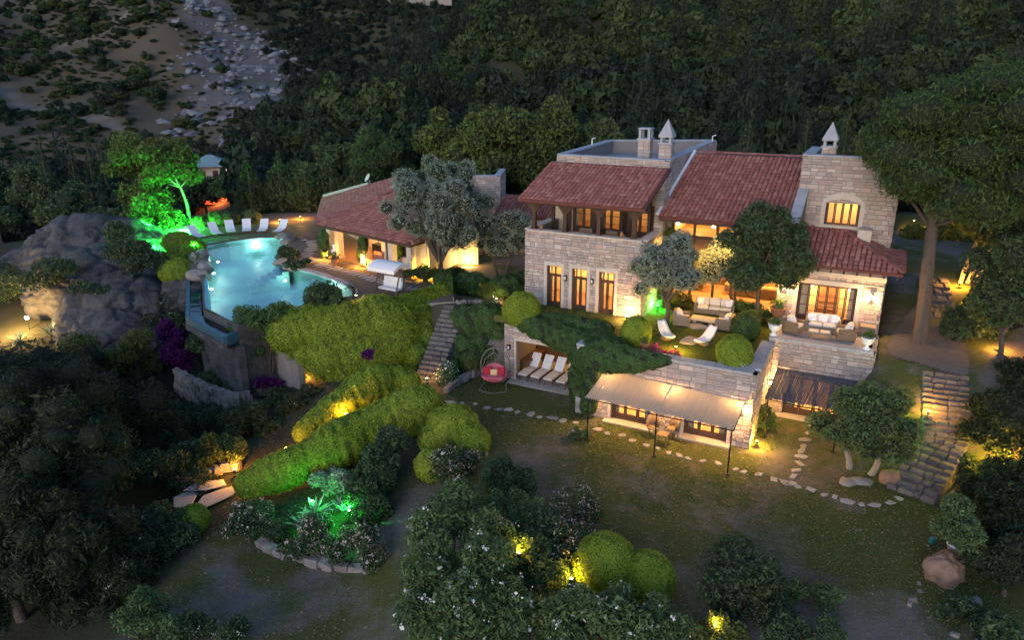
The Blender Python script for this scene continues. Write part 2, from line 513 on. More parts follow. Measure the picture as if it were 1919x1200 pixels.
def hills(X, Y):
    xr = -24 + (Y - 90) * 26 / 80
    P = np.stack([X, Y, X * 0], -1)
    right = 2.6 + 0.25 * np.maximum(0, Y - 74) + 0.0007 * np.maximum(0, Y - 74) ** 2
    right = right - 0.85 * np.maximum(0, xr - X) + 0.10 * np.maximum(0, X - 20) * sstep(60, 120, Y)
    left = -3 + 0.33 * np.maximum(0, Y - 130)
    left = np.minimum(left, left * 0.3 + 24 + 0 * X)
    k = 4.0
    h = np.logaddexp(right / k, left / k) * k - 0.3
    far = sstep(70, 110, Y)
    h = h + far * (4.2 * wob(P, 60, 3) + 1.0 * wob(P, 17, 7))
    return h

def ground_z(X, Y):
    X = np.asarray(X, dtype=float); Y = np.asarray(Y, dtype=float)
    u = (X - HO[0]) * math.cos(HA) - (Y - HO[1]) * math.sin(HA)
    v = (X - HO[0]) * math.sin(HA) + (Y - HO[1]) * math.cos(HA)
    P = np.stack([X, Y, X * 0], -1)
    sd = (X + 4.5) * -.753 + (Y - 33) * -.658
    low = -1.55 * sstep(1, 10, sd) * sstep(-1.5, -5.5, X) - 1.4 * sstep(-11.5, -18, X) - .9 * sstep(-8, -13, X) * sstep(30, 34, Y)
    low = low + 0.18 * wob(P, 9, 1) * sstep(-5, -9, X)
    low = low + 2.2 * sstep(38, 47, Y) * sstep(-21, -26, X)
    low = low + 1.9 * sstep(46, 58, Y) * sstep(-19, -26, X) * sstep(85, 62, Y)
    h = low
    # planted banks beside the left stairs and on the right
    bank = 2.7 * sstep(-3.5, -.9, v)
    h = np.maximum(h, np.where((u < 0.2) & (X > -8.5) & (v > -3.5), bank * sstep(-8.5, -6.5, X), -9))
    rb = 3.4 * sstep(-5.6, -0.2, v) + 0.05 * np.maximum(0, v)
    h = np.where(u > 16.6, np.maximum(h, rb * sstep(16.6, 17.5, u)), h)
    # solid ground below the terraces, well inside their walls
    di = inside_dist(SLAB, X, Y)
    h = h + (2.7 - h) * sstep(0.5, 1.6, di)
    ti = inside_dist(TERR, u, v)
    h = h + (3.1 - h) * sstep(4.6, 5.4, ti)
    pi_ = inside_dist(POOL, X, Y)
    h = np.where(pi_ > -1.4, np.minimum(h, 0.4), h)
    # the rest of the plateau behind and the hills
    back = sstep(56, 66, Y) * sstep(-30, -22, X)
    h = h + (2.65 - h) * back * (1 - sstep(0.5, 1.6, di))
    valley = sstep(66, 92, Y) * sstep(-18, -30, X)
    h = h - valley * (h + 2.6)
    hh = hills(X, Y)
    t = sstep(66, 92, Y)
    return h * (1 - t) + np.maximum(hh, -3.5) * t

def axis(parts):
    out = []
    for a, b, s in parts:
        out += list(np.arange(a, b, s))
    return np.array(out + [parts[-1][1]])
gx = axis([(-330, -120, 7), (-120, -44, 2.4), (-44, 32, .55), (32, 80, 2.4), (80, 330, 7)])
gy = axis([(-12, 12, 2.5), (12, 70, .55), (70, 130, 1.8), (130, 260, 2.6), (260, 460, 9)])
GX, GY = np.meshgrid(gx, gy)
GZ = ground_z(GX, GY)
nx, ny = len(gx), len(gy)
idx = np.arange(nx * ny).reshape(ny, nx)
quads = np.stack([idx[:-1, :-1], idx[:-1, 1:], idx[1:, 1:], idx[1:, :-1]], -1).reshape(-1, 4)
me = bpy.data.meshes.new('ground')
co = np.stack([GX, GY, GZ], -1).reshape(-1, 3).astype(np.float32)
me.vertices.add(len(co)); me.vertices.foreach_set('co', co.ravel())
me.loops.add(quads.size); me.loops.foreach_set('vertex_index', quads.ravel().astype(np.int32))
me.polygons.add(len(quads))
me.polygons.foreach_set('loop_start', np.arange(0, quads.size, 4, dtype=np.int32))
me.polygons.foreach_set('loop_total', np.full(len(quads), 4, dtype=np.int32))
me.polygons.foreach_set('use_smooth', np.ones(len(quads), dtype=bool))
me.update(calc_edges=True)

SCAR = [(-104.3, 239.7), (-95.1, 234.1), (-82.6, 220.1), (-71.7, 202.1), (-63.1, 184.7), (-56.6, 172.9), (-52.5, 166.7)]
SCAR_W = [7, 13, 17, 26, 30, 22, 8]
SCAR2 = [(-62.8, 177.8), (-59.1, 162.4), (-56.6, 152.9), (-55.0, 146.3)]
def line_dist(line, X, Y):
    d = np.full(np.shape(X), 1e9)
    for a, b in zip(line[:-1], line[1:]):
        ex, ey = b[0] - a[0], b[1] - a[1]
        t = np.clip(((X - a[0]) * ex + (Y - a[1]) * ey) / (ex * ex + ey * ey), 0, 1)
        d = np.minimum(d, np.hypot(X - a[0] - t * ex, Y - a[1] - t * ey))
    return d
def scar_mask(X, Y):
    m = np.zeros(np.shape(X))
    for p, w in zip(SCAR, SCAR_W):
        m = np.maximum(m, 1 - np.hypot((X - p[0]) / (w * .55), (Y - p[1]) / (w * 1.1)))
    for p in SCAR2:
        m = np.maximum(m, .6 - np.hypot((X - p[0]) / 7, (Y - p[1]) / 12))
    return np.clip(m * 2, 0, 1)
TRACK = [(-113.2, 172.9), (-102.8, 166.7), (-90.8, 161.0), (-80.4, 156.3), (-70.7, 149.7)]
TRACK2 = [(-115.9, 206.3), (-107.7, 209.4), (-101.8, 215.4), (-94.6, 222.6)]
def dry_mask(X, Y):
    return sstep(118, 140, Y) * sstep(-.30, -.40, X / np.maximum(Y, 1)) * 1.0
lawn = np.maximum(sstep(-5, -2.5, GX) * sstep(64, 54, GY), sstep(-14, -11, GX) * sstep(25.5, 24, GY))
lawn = np.maximum(lawn, sstep(.8, 2.5, inside_dist(SLAB, GX, GY)))
dry = dry_mask(GX, GY)
rockz = scar_mask(GX, GY)
track = np.clip(1.6 - np.minimum(line_dist(TRACK, GX, GY), line_dist(TRACK2, GX, GY)) / 1.3, 0, 1)
za = me.color_attributes.new('zone', 'FLOAT_COLOR', 'POINT')
za.data.foreach_set('color', np.stack([np.clip(lawn, 0, 1), dry, rockz, track], -1).reshape(-1, 4).astype(np.float32).ravel())

def ground_material():
    m, nt, out = nodes_of('ground')
    at = nt.nodes.new('ShaderNodeAttribute'); at.attribute_name = 'zone'
    sep = nt.nodes.new('ShaderNodeSeparateColor')
    nt.links.new(at.outputs['Color'], sep.inputs[0])
    big = noise_tex(nt, .17, 5, .62, dist=.6)
    mid = noise_tex(nt, .8, 5, .7)
    fine = noise_tex(nt, 9, 4, .75)
    pm = math_n(nt, 'MULTIPLY_ADD', big, .72); nt.links.new(math_n(nt, 'MULTIPLY', mid, .28), pm.node.inputs[2])
    grass = ramp(nt, [(.040, .048, .014), (.072, .082, .023), (.11, .114, .038)], fine)
    dirt = ramp(nt, [(.085, .071, .058), (.145, .122, .100), (.20, .17, .142)], fine)
    patch = ramp(nt, [(0, 0, 0), (1, 1, 1)], pm, [.48, .58])
    lawnc = mixc(nt, patch, grass, dirt)
    wild = ramp(nt, [(.022, .024, .012), (.052, .050, .028), (.085, .074, .048)], mid)
    dryc = ramp(nt, [(.035, .028, .020), (.07, .054, .038), (.12, .096, .062)], math_n(nt, 'MULTIPLY_ADD', noise_tex(nt, .055, 5, .6), 1.0))
    dryc = mixc(nt, .35, dryc, ramp(nt, [(.025, .020, .015), (.10, .078, .055)], noise_tex(nt, .45, 4, .7)))
    rockc = ramp(nt, [(.03, .03, .032), (.11, .11, .118), (.20, .20, .215)], noise_tex(nt, .5, 6, .75))
    c = mixc(nt, sep.outputs[0], wild, lawnc)
    c = mixc(nt, sep.outputs[1], c, dryc)
    rk = math_n(nt, 'MULTIPLY_ADD', sep.outputs[2], 1.6); nt.links.new(math_n(nt, 'MULTIPLY_ADD', noise_tex(nt, .16, 6, .75, dist=1.0), 2.6), rk.node.inputs[2]); rk.node.inputs[2].links[0].from_node.inputs[2].default_value = -2.25
    rk = math_n(nt, 'MULTIPLY', rk, sep.outputs[2], True)
    c = mixc(nt, rk, c, rockc)
    c = mixc(nt, at.outputs['Alpha'], c, (.17, .14, .115))
    b = nt.nodes.new('ShaderNodeBsdfPrincipled')
    nt.links.new(c, b.inputs['Base Color'])
    b.inputs['Roughness'].default_value = .95
    b.inputs['Specular IOR Level'].default_value = .1
    bp = nt.nodes.new('ShaderNodeBump'); bp.inputs['Strength'].default_value = .6; bp.inputs['Distance'].default_value = .06
    nt.links.new(fine, bp.inputs['Height']); nt.links.new(bp.outputs[0], b.inputs['Normal'])
    nt.links.new(b.outputs[0], out.inputs[0])
    return m
M['ground'] = ground_material()
me.materials.append(M['ground'])
g = link('ground', me)
tag(g, 'sloping garden soil and dry hillside ground', 'ground', kind='structure')

# ------------------------------------------------------------------ terraces and pool
def poly_sheet(mb, outer, holes, z, mi=0):
    loops = [[Vector((p[0], p[1], 0)) for p in outer]] + [[Vector((p[0], p[1], 0)) for p in h] for h in holes]
    flat = [p for l in loops for p in l]
    tri = tessellate_polygon(loops)
    mb.add([(p.x, p.y, z) for p in flat], [tuple(t) for t in tri], mi)
def poly_wall(mb, loop, z0, z1, mi=0, closed=True):
    n = len(loop)
    v = [(p[0], p[1], z0) for p in loop] + [(p[0], p[1], z1) for p in loop]
    mb.add(v, [(i, (i + 1) % n, n + (i + 1) % n, n + i) for i in range(n if closed else n - 1)], mi)

def lawn_material(name, thr0, thr1, g_cols, d_cols):
    m, nt, out = nodes_of(name)
    big = noise_tex(nt, .28, 4, .6); fine = noise_tex(nt, 11, 4, .75)
    c = mixc(nt, ramp(nt, [(0, 0, 0), (1, 1, 1)], big, [thr0, thr1]), ramp(nt, g_cols, fine), ramp(nt, d_cols, fine))
    b = nt.nodes.new('ShaderNodeBsdfPrincipled'); nt.links.new(c, b.inputs['Base Color'])
    b.inputs['Roughness'].default_value = .95; b.inputs['Specular IOR Level'].default_value = .1
    bp = nt.nodes.new('ShaderNodeBump'); bp.inputs['Strength'].default_value = .5; bp.inputs['Distance'].default_value = .05
    nt.links.new(fine, bp.inputs['Height']); nt.links.new(bp.outputs[0], b.inputs['Normal'])
    nt.links.new(b.outputs[0], out.inputs[0])
    return m
M['lawn_green'] = lawn_material('lawn_green', .55, .68, [(.042, .055, .011), (.085, .10, .02)], [(.09, .08, .04), (.13, .11, .06)])
M['pool_ground'] = lawn_material('pool_ground', .35, .46, [(.04, .05, .014), (.075, .082, .024)], [(.12, .092, .07), (.18, .14, .11)])

mb = MB()
poly_sheet(mb, SLAB, [POOL_S], 2.8, 0)
poly_wall(mb, SLAB[1:8], -3.2, 2.8, 1, closed=False)
poly_wall(mb, SLAB[7:12], -0.5, 2.8, 2, closed=False)
pt = mb.build('pool_terrace', [M['pool_ground'], M['rock'], M['rubble']])
tag(pt, 'raised garden terrace of trodden grass round the pool', 'terrace', kind='structure')

# the terrace lawn in front of the house (a slab resting on the cottage and the niche)
mb = MB()
tl = [hw(u, v, 0)[:2] for u, v in [(-.45, -2.75), (5.35, -2.75), (5.35, -4.95), (12.95, -4.95), (12.95, 4.2), (6.5, 4.2), (6.5, .3), (0.1, .3), (-.45, -.4)]]
mb.prism(tl, 2.95, 3.3)
o = mb.build('terrace_lawn', M['lawn_green'])
tag(o, 'grass terrace in front of the villa windows', 'lawn', kind='structure')
mb = MB()
mb.prism([hw(u, v, 0)[:2] for u, v in [(13.0, -.85), (17.3, -.85), (17.3, 2.2), (13.0, 2.2)]], 3.1, 3.62)
o = mb.build('annex_terrace', M['paving'])
tag(o, 'paved terrace in front of the lit annex doors', 'terrace', kind='structure')

# pool basin
M['pool_tile'] = surf('pool_tile', [(.20, .52, .54), (.28, .62, .62), (.23, .56, .58)], .5, 1.2, 0, .1, grain=.1)
def water_material():
    m, nt, out = nodes_of('water')
    t = nt.nodes.new('ShaderNodeBsdfTransparent'); t.inputs[0].default_value = (.62, .96, .93, 1)
    gl = nt.nodes.new('ShaderNodeBsdfGlossy'); gl.inputs['Roughness'].default_value = .04
    gl.inputs[0].default_value = (.9, .9, .9, 1)
    fr = nt.nodes.new('ShaderNodeFresnel'); fr.inputs[0].default_value = 1.33
    n = noise_tex(nt, 1.6, 3, .5)
    bp = nt.nodes.new('ShaderNodeBump'); bp.inputs['Strength'].default_value = .12; bp.inputs['Distance'].default_value = .2
    nt.links.new(n, bp.inputs['Height']); nt.links.new(bp.outputs[0], gl.inputs['Normal']); nt.links.new(bp.outputs[0], fr.inputs['Normal'])
    mx = nt.nodes.new('ShaderNodeMixShader')
    nt.links.new(fr.outputs[0], mx.inputs[0]); nt.links.new(t.outputs[0], mx.inputs[1]); nt.links.new(gl.outputs[0], mx.inputs[2])
    nt.links.new(mx.outputs[0], out.inputs[0])
    return m
M['water'] = water_material()
pool = thing('swimming_pool', 'turquoise lit free-form swimming pool with overflow edge', 'swimming pool', (-16, 46, 0))
def rel(pts, o=(-16, 46)):
    return [(p[0] - o[0], p[1] - o[1]) for p in pts]
PR = rel(POOL_S)
mb = MB()
poly_sheet(mb, PR, [], 1.35)
poly_wall(mb, PR, 1.35, 2.79)
mb.build('basin', M['pool_tile'], pool)
mb = MB(); poly_sheet(mb, PR, [], 2.66)
mb.build('water', M['water'], pool)
# overflow trough on the left and its walls
tr_in = rel([(-20.25, 46.75), (-19.62, 45.3), (-17.3, 39.5), (-14.3, 36.52)])
tr_out = rel([(-20.8, 46.45), (-20.2, 45.05), (-17.78, 39.05), (-14.6, 35.95)])
poly = tr_in + tr_out[::-1]
M['rim_tile'] = surf('rim_tile', [(.02, .07, .10), (.035, .10, .14)], .35, 3, 0, .1, grain=.2)
mb = MB(); mb.prism(poly, 1.9, 2.1); mb.build('trough_floor', M['rim_tile'], pool)
mb = MB(); poly_sheet(mb, poly, [], 2.38); mb.build('trough_water', M['water'], pool)
def thick_line(mb, line, w, z0, z1, mi=0, side=1):
    L_ = [Vector((p[0], p[1])) for p in line]
    off = []
    for i, p in enumerate(L_):
        d = (L_[min(i + 1, len(L_) - 1)] - L_[max(i - 1, 0)]).normalized()
        off.append(p + Vector((-d.y, d.x)) * w * side)
    mb.prism([tuple(p) for p in L_] + [tuple(p) for p in off[::-1]], z0, z1, mi)
mb = MB()
thick_line(mb, tr_out, .2, 2.1, 2.50, 0, -1)
mb.box((tr_out[0][0] + .25, tr_out[0][1] + .2, 2.3), (.75, .2, .38), R(25))
mb.box((tr_out[-1][0] + .1, tr_out[-1][1] + .3, 2.3), (.2, .75, .38), R(-25))
mb.build('trough_rim', M['rim_tile'], pool)
mb = MB()
thick_line(mb, rel([(-20.82, 46.47), (-20.22, 45.07), (-17.8, 39.03), (-14.62, 35.93)]), .22, 1.75, 2.1, 0, -1)
thick_line(mb, rel([(-20.5, 46.2), (-20.0, 44.9), (-17.4, 39.1), (-14.2, 36.1)]), .4, -3.4, 1.75, 0, 1)
mb.build('support_wall', M['rock'], pool)
mb = MB()
thick_line(mb, rel([(-20.0, 46.6), (-19.37, 45.25), (-17.1, 39.55), (-14.2, 36.68)]), .24, 1.2, 2.69, 0, 1)
mb.build('overflow_weir', M['pool_tile'], pool)
# steps inside the pool
sa, sb = Vector((-15.3 + 16, 49.1 - 46)), Vector((-17.5 + 16, 48.1 - 46))
sdir = (sb - sa).normalized(); sn = Vector((-sdir.y, sdir.x))
for k in range(6):
    c = sa + sdir * (.42 * k + .2)
    mb = MB(); mb.box((c.x, c.y, (1.36 + 2.58 - k * .2) / 2), (.42, 1.9, 2.58 - k * .2 - 1.36), math.atan2(sdir.y, sdir.x)); mb.build('pool_step', M['pool_tile'], pool)
    c = c + sdir * .19
    mb = MB(); mb.box((c.x, c.y, 2.585 - k * .2), (.05, 1.9, .012), math.atan2(sdir.y, sdir.x)); mb.build('step_nosing', M['white_paint'], pool)
# coping stones along the right and back edge
cop = smooth_line([(p[0], p[1], 0) for p in rel([(-15.3, 49.5), (-14.0, 48.0), (-12.41, 46.71), (-10.65, 44.94), (-9.6, 43.6), (-9.2, 42.6)])], 4)
for a, b in zip(cop[:-1], cop[1:]):
    d = (b - a); c = (a + b) / 2
    mb = MB(); mb.rbox((c.x + .22 * d.y / d.length * -1 * -1, c.y + .22 * -d.x / d.length * -1, 2.84), (d.length - .03, .46, .1), .02, math.atan2(d.y, d.x))
    mb.build('coping_stone', M['slab'], pool)
cop = smooth_line([(p[0], p[1], 0) for p in rel([(-23.4, 53.9), (-22.87, 54.9), (-21.8, 56.4), (-20.11, 57.6), (-18.49, 57.8), (-17.4, 57.05)])], 3)
for a, b in zip(cop[:-1], cop[1:]):
    d = (b - a); c = (a + b) / 2
    mb = MB(); mb.rbox((c.x - .2 * d.y / d.length, c.y + .2 * d.x / d.length, 2.84), (d.length - .03, .42, .1), .02, math.atan2(d.y, d.x))
    mb.build('coping_stone', M['deck'], pool)

# wooden deck behind the pool
deck = thing('pool_deck', 'dark wooden deck under the row of white loungers', 'deck', (-21, 59.2, 2.8))
for k in range(14):
    mb = MB()
    arc = []
    rr = 5.6 + k * .19
    for t in np.linspace(R(38), R(150), 16):
        arc.append((0.4 + rr * 1.1 * math.cos(t), -6.9 + rr * 1.28 * math.sin(t)))
    thick_line(mb, arc, .17, .004, .06, 0, -1)
    mb.build('plank', M['deck'], deck)
# ------------------------------------------------------------------ masonry
rs = random.Random(11)
STONE_UNITS = []
for k in range(10):
    r = random.Random(100 + k)
    j = lambda a: r.uniform(-a, a)
    bk = [(-.5 + j(.02), 0, -.5 + j(.03)), (.5 + j(.02), 0, -.5 + j(.03)), (.5 + j(.02), 0, .5 + j(.03)), (-.5 + j(.02), 0, .5 + j(.03))]
    mid = [(p[0] * .985 + j(.015), -.7 - j(.1), p[2] * .97 + j(.02)) for p in bk]
    fr = [(p[0] * .86 + j(.03), -1 + j(.15), p[2] * .80 + j(.04)) for p in bk]
    fs = [(8, 9, 10, 11)]
    for a in (0, 4):
        for i in range(4):
            fs.append((a + i, a + (i + 1) % 4, a + 4 + (i + 1) % 4, a + 4 + i))
    STONE_UNITS.append(new_mesh('stone', bk + mid + fr, fs, [M['stone']]))

class Masonry:
    """walls of one thing; the largest stones become parts, the others are joined"""
    def __init__(self, root, limit=290):
        self.root, self.limit, self.st = root, limit, []
    def wall(self, p0, p1, z0, z1, thick=.35, openings=(), top=None, name='wall', weight=1.0, stones=True, course=(.13, .27), base_mat='mortar', seed=0, zs0=None):
        openings = [(o[0] - p0[0], o[1] - p0[0], o[2], o[3]) for o in openings]
        p0, p1 = Vector(p0), Vector(p1)
        d = p1 - p0; Ln = d.length; d.normalize()
        th = math.atan2(d.y, d.x)
        outw = Vector((d.y, -d.x))
        mb = MB()
        topf = (lambda a: z1) if top is None else (lambda a: float(np.interp(a, [t[0] for t in top], [t[1] for t in top])))
        # body: a grid of boxes that leaves the openings free
        xs = sorted(set([0, Ln] + [o[0] for o in openings] + [o[1] for o in openings] + ([t[0] for t in top] if top else [])))
        for xa, xb in zip(xs[:-1], xs[1:]):
            xm = (xa + xb) / 2
            cuts = sorted([(o[2], o[3]) for o in openings if o[0] - 1e-6 <= xm <= o[1] + 1e-6])
            zc = z0
            spans = []
            for c0, c1 in cuts:
                if c0 > zc + 1e-4: spans.append((zc, c0, c0))
                zc = c1
            spans.append((zc, topf(xa), topf(xb)))
            for za, zb0, zb1 in spans:
                q = [p0 + d * xa, p0 + d * xb]
                vs = []
                for pt_, zt in ((q[0], zb0), (q[1], zb1)):
                    for off in (0, -thick):
                        for zz in (za, zt):
                            vs.append((pt_.x + outw.x * off, pt_.y + outw.y * off, zz))
                mb.add(vs, [(0, 1, 3, 2), (4, 6, 7, 5), (0, 4, 5, 1), (2, 3, 7, 6), (0, 2, 6, 4), (1, 5, 7, 3)])
        w = mb.build(name, M[base_mat], self.root)
        if not stones:
            return w
        r = random.Random(seed * 7 + 3 + int(Ln * 100))
        z = z0 if zs0 is None else zs0
        zmax = z1 if top is None else max(t[1] for t in top)
        while z < zmax - .04:
            h = min(r.uniform(*course), zmax - z)
            if zmax - (z + h) < .07: h = zmax - z
            x = -r.uniform(0, .15)
            while x < Ln:
                wd = r.uniform(.9, 2.4) * h + .04
                xa, xb = max(0, x), min(Ln, x + wd)
                if Ln - xb < .08: xb = Ln
                x = xb if xb > x else x + wd
                cells = [(xa, xb, z, z + h)]
                if h > .19 and r.random() < .35:
                    c = z + h * r.uniform(.4, .6); cells = [(xa, xb, z, c), (xa, xb, c, z + h)]
                elif wd > .4 and r.random() < .3:
                    c = xa + (xb - xa) * r.uniform(.35, .65); cells = [(xa, c, z, z + h), (c, xb, z, z + h)]
                for (a, b, s, t) in cells:
                    for o in openings:
                        if b > o[0] and a < o[1] and t > o[2] and s < o[3]:
                            # keep what is outside the opening
                            if a < o[0]: b = o[0]
                            elif b > o[1]: a = o[1]
                            elif t > o[3]: s = o[3]
                            elif s < o[2]: t = o[2]
                            else: a = b
                    tm = min(topf(a), topf(b))
                    if s > tm - .04: continue
                    t = min(t, tm)
                    if b - a < .05 or t - s < .035: continue
                    c = p0 + d * ((a + b) / 2)
                    g_ = .022
                    self.st.append((weight * (b - a) * (t - s), w, (c.x, c.y, (s + t) / 2), th, (b - a - g_, r.uniform(.022, .05), t - s - g_), r.randrange(10)))
            z += h
        return w
    def finish(self):
        self.st.sort(key=lambda s: -s[0])
        for s in self.st[:self.limit]:
            link('stone', STONE_UNITS[s[5]], s[1], s[2], (0, 0, s[3]), s[4])
        rest = {}
        for s in self.st[self.limit:]:
            rest.setdefault(s[1].name, [s[1], []])[1].append(s)
        for w, lst in rest.values():
            V, F = [], []
            for s in lst:
                me = STONE_UNITS[s[5]]
                m = Matrix.Translation(s[2]) @ Matrix.Rotation(s[3], 4, 'Z') @ Matrix.Diagonal((*s[4], 1))
                b = len(V)
                V += [m @ v.co for v in me.vertices]
                F += [[b + i for i in p.vertices] for p in me.polygons]
            o = link('stonework', new_mesh('stonework', V, F, [M['stone']]), w)
            o['kind'] = 'stuff'

def coping_run(root, pts, w, z, h=.08, closed=False, piece=.75, mat='coping', name='coping_stone', over=.04):
    """slabs laid end to end on top of a wall"""
    n = len(pts)
    for i in range(n if closed else n - 1):
        a, b = Vector(pts[i]), Vector(pts[(i + 1) % n])
        d = b - a; k = max(1, round(d.length / piece))
        for j in range(k):
            c = a + d * ((j + .5) / k)
            mb = MB(); mb.rbox((0, 0, 0), (d.length / k - .012, w + over, h), .012)
            zz = z if not isinstance(z, (list, tuple)) else z[i]
            mb.build(name, M[mat], root, loc=(c.x, c.y, zz + h / 2 + rs.uniform(-.004, .004)), rot=(0, 0, math.atan2(d.y, d.x)))

# ------------------------------------------------------------------ tiled roofs
def tile_roof(root, face, name='roof', cw=.23, rl=.36, thick=.14, parent_part=None):
    """face: list of 3D points, first edge is the eave (left to right seen from outside)"""
    P_ = [Vector(p) for p in face]
    ex = (P_[1] - P_[0]).normalized()
    nrm = ex.cross(P_[2] - P_[0]).normalized()
    if nrm.z < 0: nrm = -nrm
    es = nrm.cross(ex)
    if es.z < 0: es = -es
    O = P_[0]
    poly = [((p - O).dot(ex), (p - O).dot(es)) for p in P_]
    xs = [p[0] for p in poly]; ys = [p[1] for p in poly]
    mb = MB()
    nP = len(P_)
    mb.add([p for p in P_] + [p - Vector((0, 0, thick)) for p in P_],
           [tuple(range(nP)), tuple(range(nP, 2 * nP))[::-1]] + [(i, (i + 1) % nP, nP + (i + 1) % nP, nP + i) for i in range(nP)])
    base = mb.build(name, M['roof_base'], root)
    cols = np.arange(min(xs) + cw / 2, max(xs), cw)
    rows = np.arange(min(ys), max(ys), rl)
    CX, RY = np.meshgrid(cols, rows)
    ok = inside_dist(poly, CX, RY + rl * .5) > .02
    CX, RY = CX[ok], RY[ok]
    n = len(CX)
    r = np.random.RandomState(len(face) * 13 + int(abs(O.x) * 10))
    ang = np.linspace(R(8), R(172), 6)
    rad0, rad1 = cw * .49, cw * .40
    V = np.zeros((n, 12, 3))
    jx = r.normal(0, .006, n); jz = r.normal(0, .005, n)
    exa, esa, na, Oa = np.array(ex), np.array(es), np.array(nrm), np.array(O)
    for k, a in enumerate(ang):
        lo = CX + jx + rad0 * math.cos(a); hi = CX + jx * .3 + rad1 * math.cos(a)
        V[:, k] = Oa + lo[:, None] * exa + (RY - .05)[:, None] * esa + (rad0 * 1.05 * math.sin(a) + .04 + jz)[:, None] * na
        V[:, 6 + k] = Oa + hi[:, None] * exa + (RY + rl)[:, None] * esa + (np.full(n, rad1 * 1.0 * math.sin(a)) + .004)[:, None] * na
    F = []
    for k in range(5):
        F.append((k, k + 1, 7 + k, 6 + k))
    nf = [(5, 4, 3, 2), (5, 2, 1, 0)]
    F = np.array(F + nf)
    faces = (np.arange(n)[:, None, None] * 12 + F[None]).reshape(-1, 4)
    me = bpy.data.meshes.new('roof_tiles')
    me.vertices.add(n * 12); me.vertices.foreach_set('co', V.reshape(-1).astype(np.float32))
    me.loops.add(faces.size); me.loops.foreach_set('vertex_index', faces.ravel().astype(np.int32))
    me.polygons.add(len(faces))
    me.polygons.foreach_set('loop_start', np.arange(0, faces.size, 4, dtype=np.int32))
    me.polygons.foreach_set('loop_total', np.full(len(faces), 4, dtype=np.int32))
    me.materials.append(M['tile']); me.update(calc_edges=True)
    t = link('roof_tiles', me, base); t['kind'] = 'stuff'
    return base

def ridge_caps(root, a, b, r=.12, step=.36, mat='tile'):
    a, b = Vector(a), Vector(b); d = b - a; n = max(1, int(d.length / step))
    mb = MB()
    q = d.to_track_quat('X', 'Z')
    for i in range(n):
        v = []
        for e, rr in ((0, r * 1.08), (1.08, r * .9)):
            for k in range(6):
                t = math.pi * k / 5
                v.append(q @ Vector((d.length / n * e, rr * math.cos(t), rr * .8 * math.sin(t))) + a + d * (i / n) + Vector((0, 0, .03)))
        mb.add(v, [(k, k + 1, 7 + k, 6 + k) for k in range(5)] + [(0, 5, 4, 1), (1, 4, 3, 2)])
    o = mb.build('ridge_tiles', M[mat], root); o['kind'] = 'stuff'
    return o

# ------------------------------------------------------------------ doors and windows (plane: along +x, outward -y)
def glazed_door(root, p, w, h, leaves=2, rot=0.0, name='door', transom=0.0, solid=.2, frame='wood', sub=1, fw=.075, leaf_part=True):
    """p: bottom-left corner in the thing's frame, rot: direction of the wall"""
    m = Matrix.Rotation(rot, 3, 'Z')
    e = link(name, None, root, loc=p, rot=(0, 0, rot))
    mb = MB()
    mb.bx(0, w, -.03, .09, h - .07, h); mb.bx(0, .07, -.03, .09, 0, h - .07); mb.bx(w - .07, w, -.03, .09, 0, h - .07)
    if transom > 0: mb.bx(.07, w - .07, -.03, .09, h - transom - .06, h - transom)
    mb.build('frame', M[frame], e)
    if name == 'door' and w > .7:
        cr = random.Random(int(p[0] * 100))
        for s_ in (0, 1):
            mb = MB(); cw_ = cr.uniform(.10, .2) * w; V_ = []
            for k in range(9):
                xx = (.05 + cw_ * k / 8) if s_ == 0 else (w - .05 - cw_ * k / 8)
                for zz in (.06, h - .1): V_.append((xx, .24 + .03 * math.sin(k * 2.1), zz))
            mb.add(V_, [(2 * k, 2 * k + 2, 2 * k + 3, 2 * k + 1) for k in range(8)]); mb.build('curtain', M['cream_fabric'], e)
    zt = h - .07 if transom == 0 else h - transom - .06
    lw = (w - .14) / leaves
    for k in range(leaves):
        x0 = .07 + k * lw
        mb = MB()
        mb.bx(x0 + .004, x0 + fw, 0, .05, .02, zt - .005); mb.bx(x0 + lw - fw, x0 + lw - .004, 0, .05, .02, zt - .005)
        mb.bx(x0 + fw, x0 + lw - fw, 0, .05, zt - fw, zt - .005)
        mb.bx(x0 + fw, x0 + lw - fw, 0, .05, .02, max(.09, h * solid))
        zb = max(.09, h * solid)
        for s in range(1, sub):
            zz = zb + (zt - fw - zb) * s / sub
            mb.bx(x0 + fw, x0 + lw - fw, .005, .045, zz - .014, zz + .014)
        mb.build('leaf', M[frame], e)
        mb = MB(); mb.bx(x0 + fw, x0 + lw - fw, .022, .03, zb, zt - fw)
        mb.build('pane', M['window_glass'], e)
    if transom > 0:
        for k in range(leaves):
            x0 = .07 + k * lw
            mb = MB(); mb.bx(x0 + .03, x0 + lw - .03, .022, .03, h - transom, h - .07); mb.build('pane', M['window_glass'], e)
        mb = MB(); mb.bx(w / 2 - .03, w / 2 + .03, -.01, .06, h - transom, h - .07); mb.build('glazing_bar', M[frame], e)
    if leaves > 1 and name == 'door':
        mb = MB(); mb.box((w / 2 + .05, -.03, h * .42), (.025, .05, .16)); mb.build('handle', M['black_metal'], e)
    return e

def surround(root, x0, x1, z0, z1, y, wd=.17, sill=True, mat='pale_stone'):
    mb = MB()
    mb.bx(x0 - wd, x0, y - .06, y + .1, z0, z1); mb.bx(x1, x1 + wd, y - .06, y + .1, z0, z1)
    mb.bx(x0 - wd, x1 + wd, y - .063, y + .1, z1, z1 + wd * 1.15)
    if sill: mb.bx(x0 - wd - .04, x1 + wd + .04, y - .12, y + .1, z0 - .09, z0)
    return mb.build('stone_surround', M[mat], root)

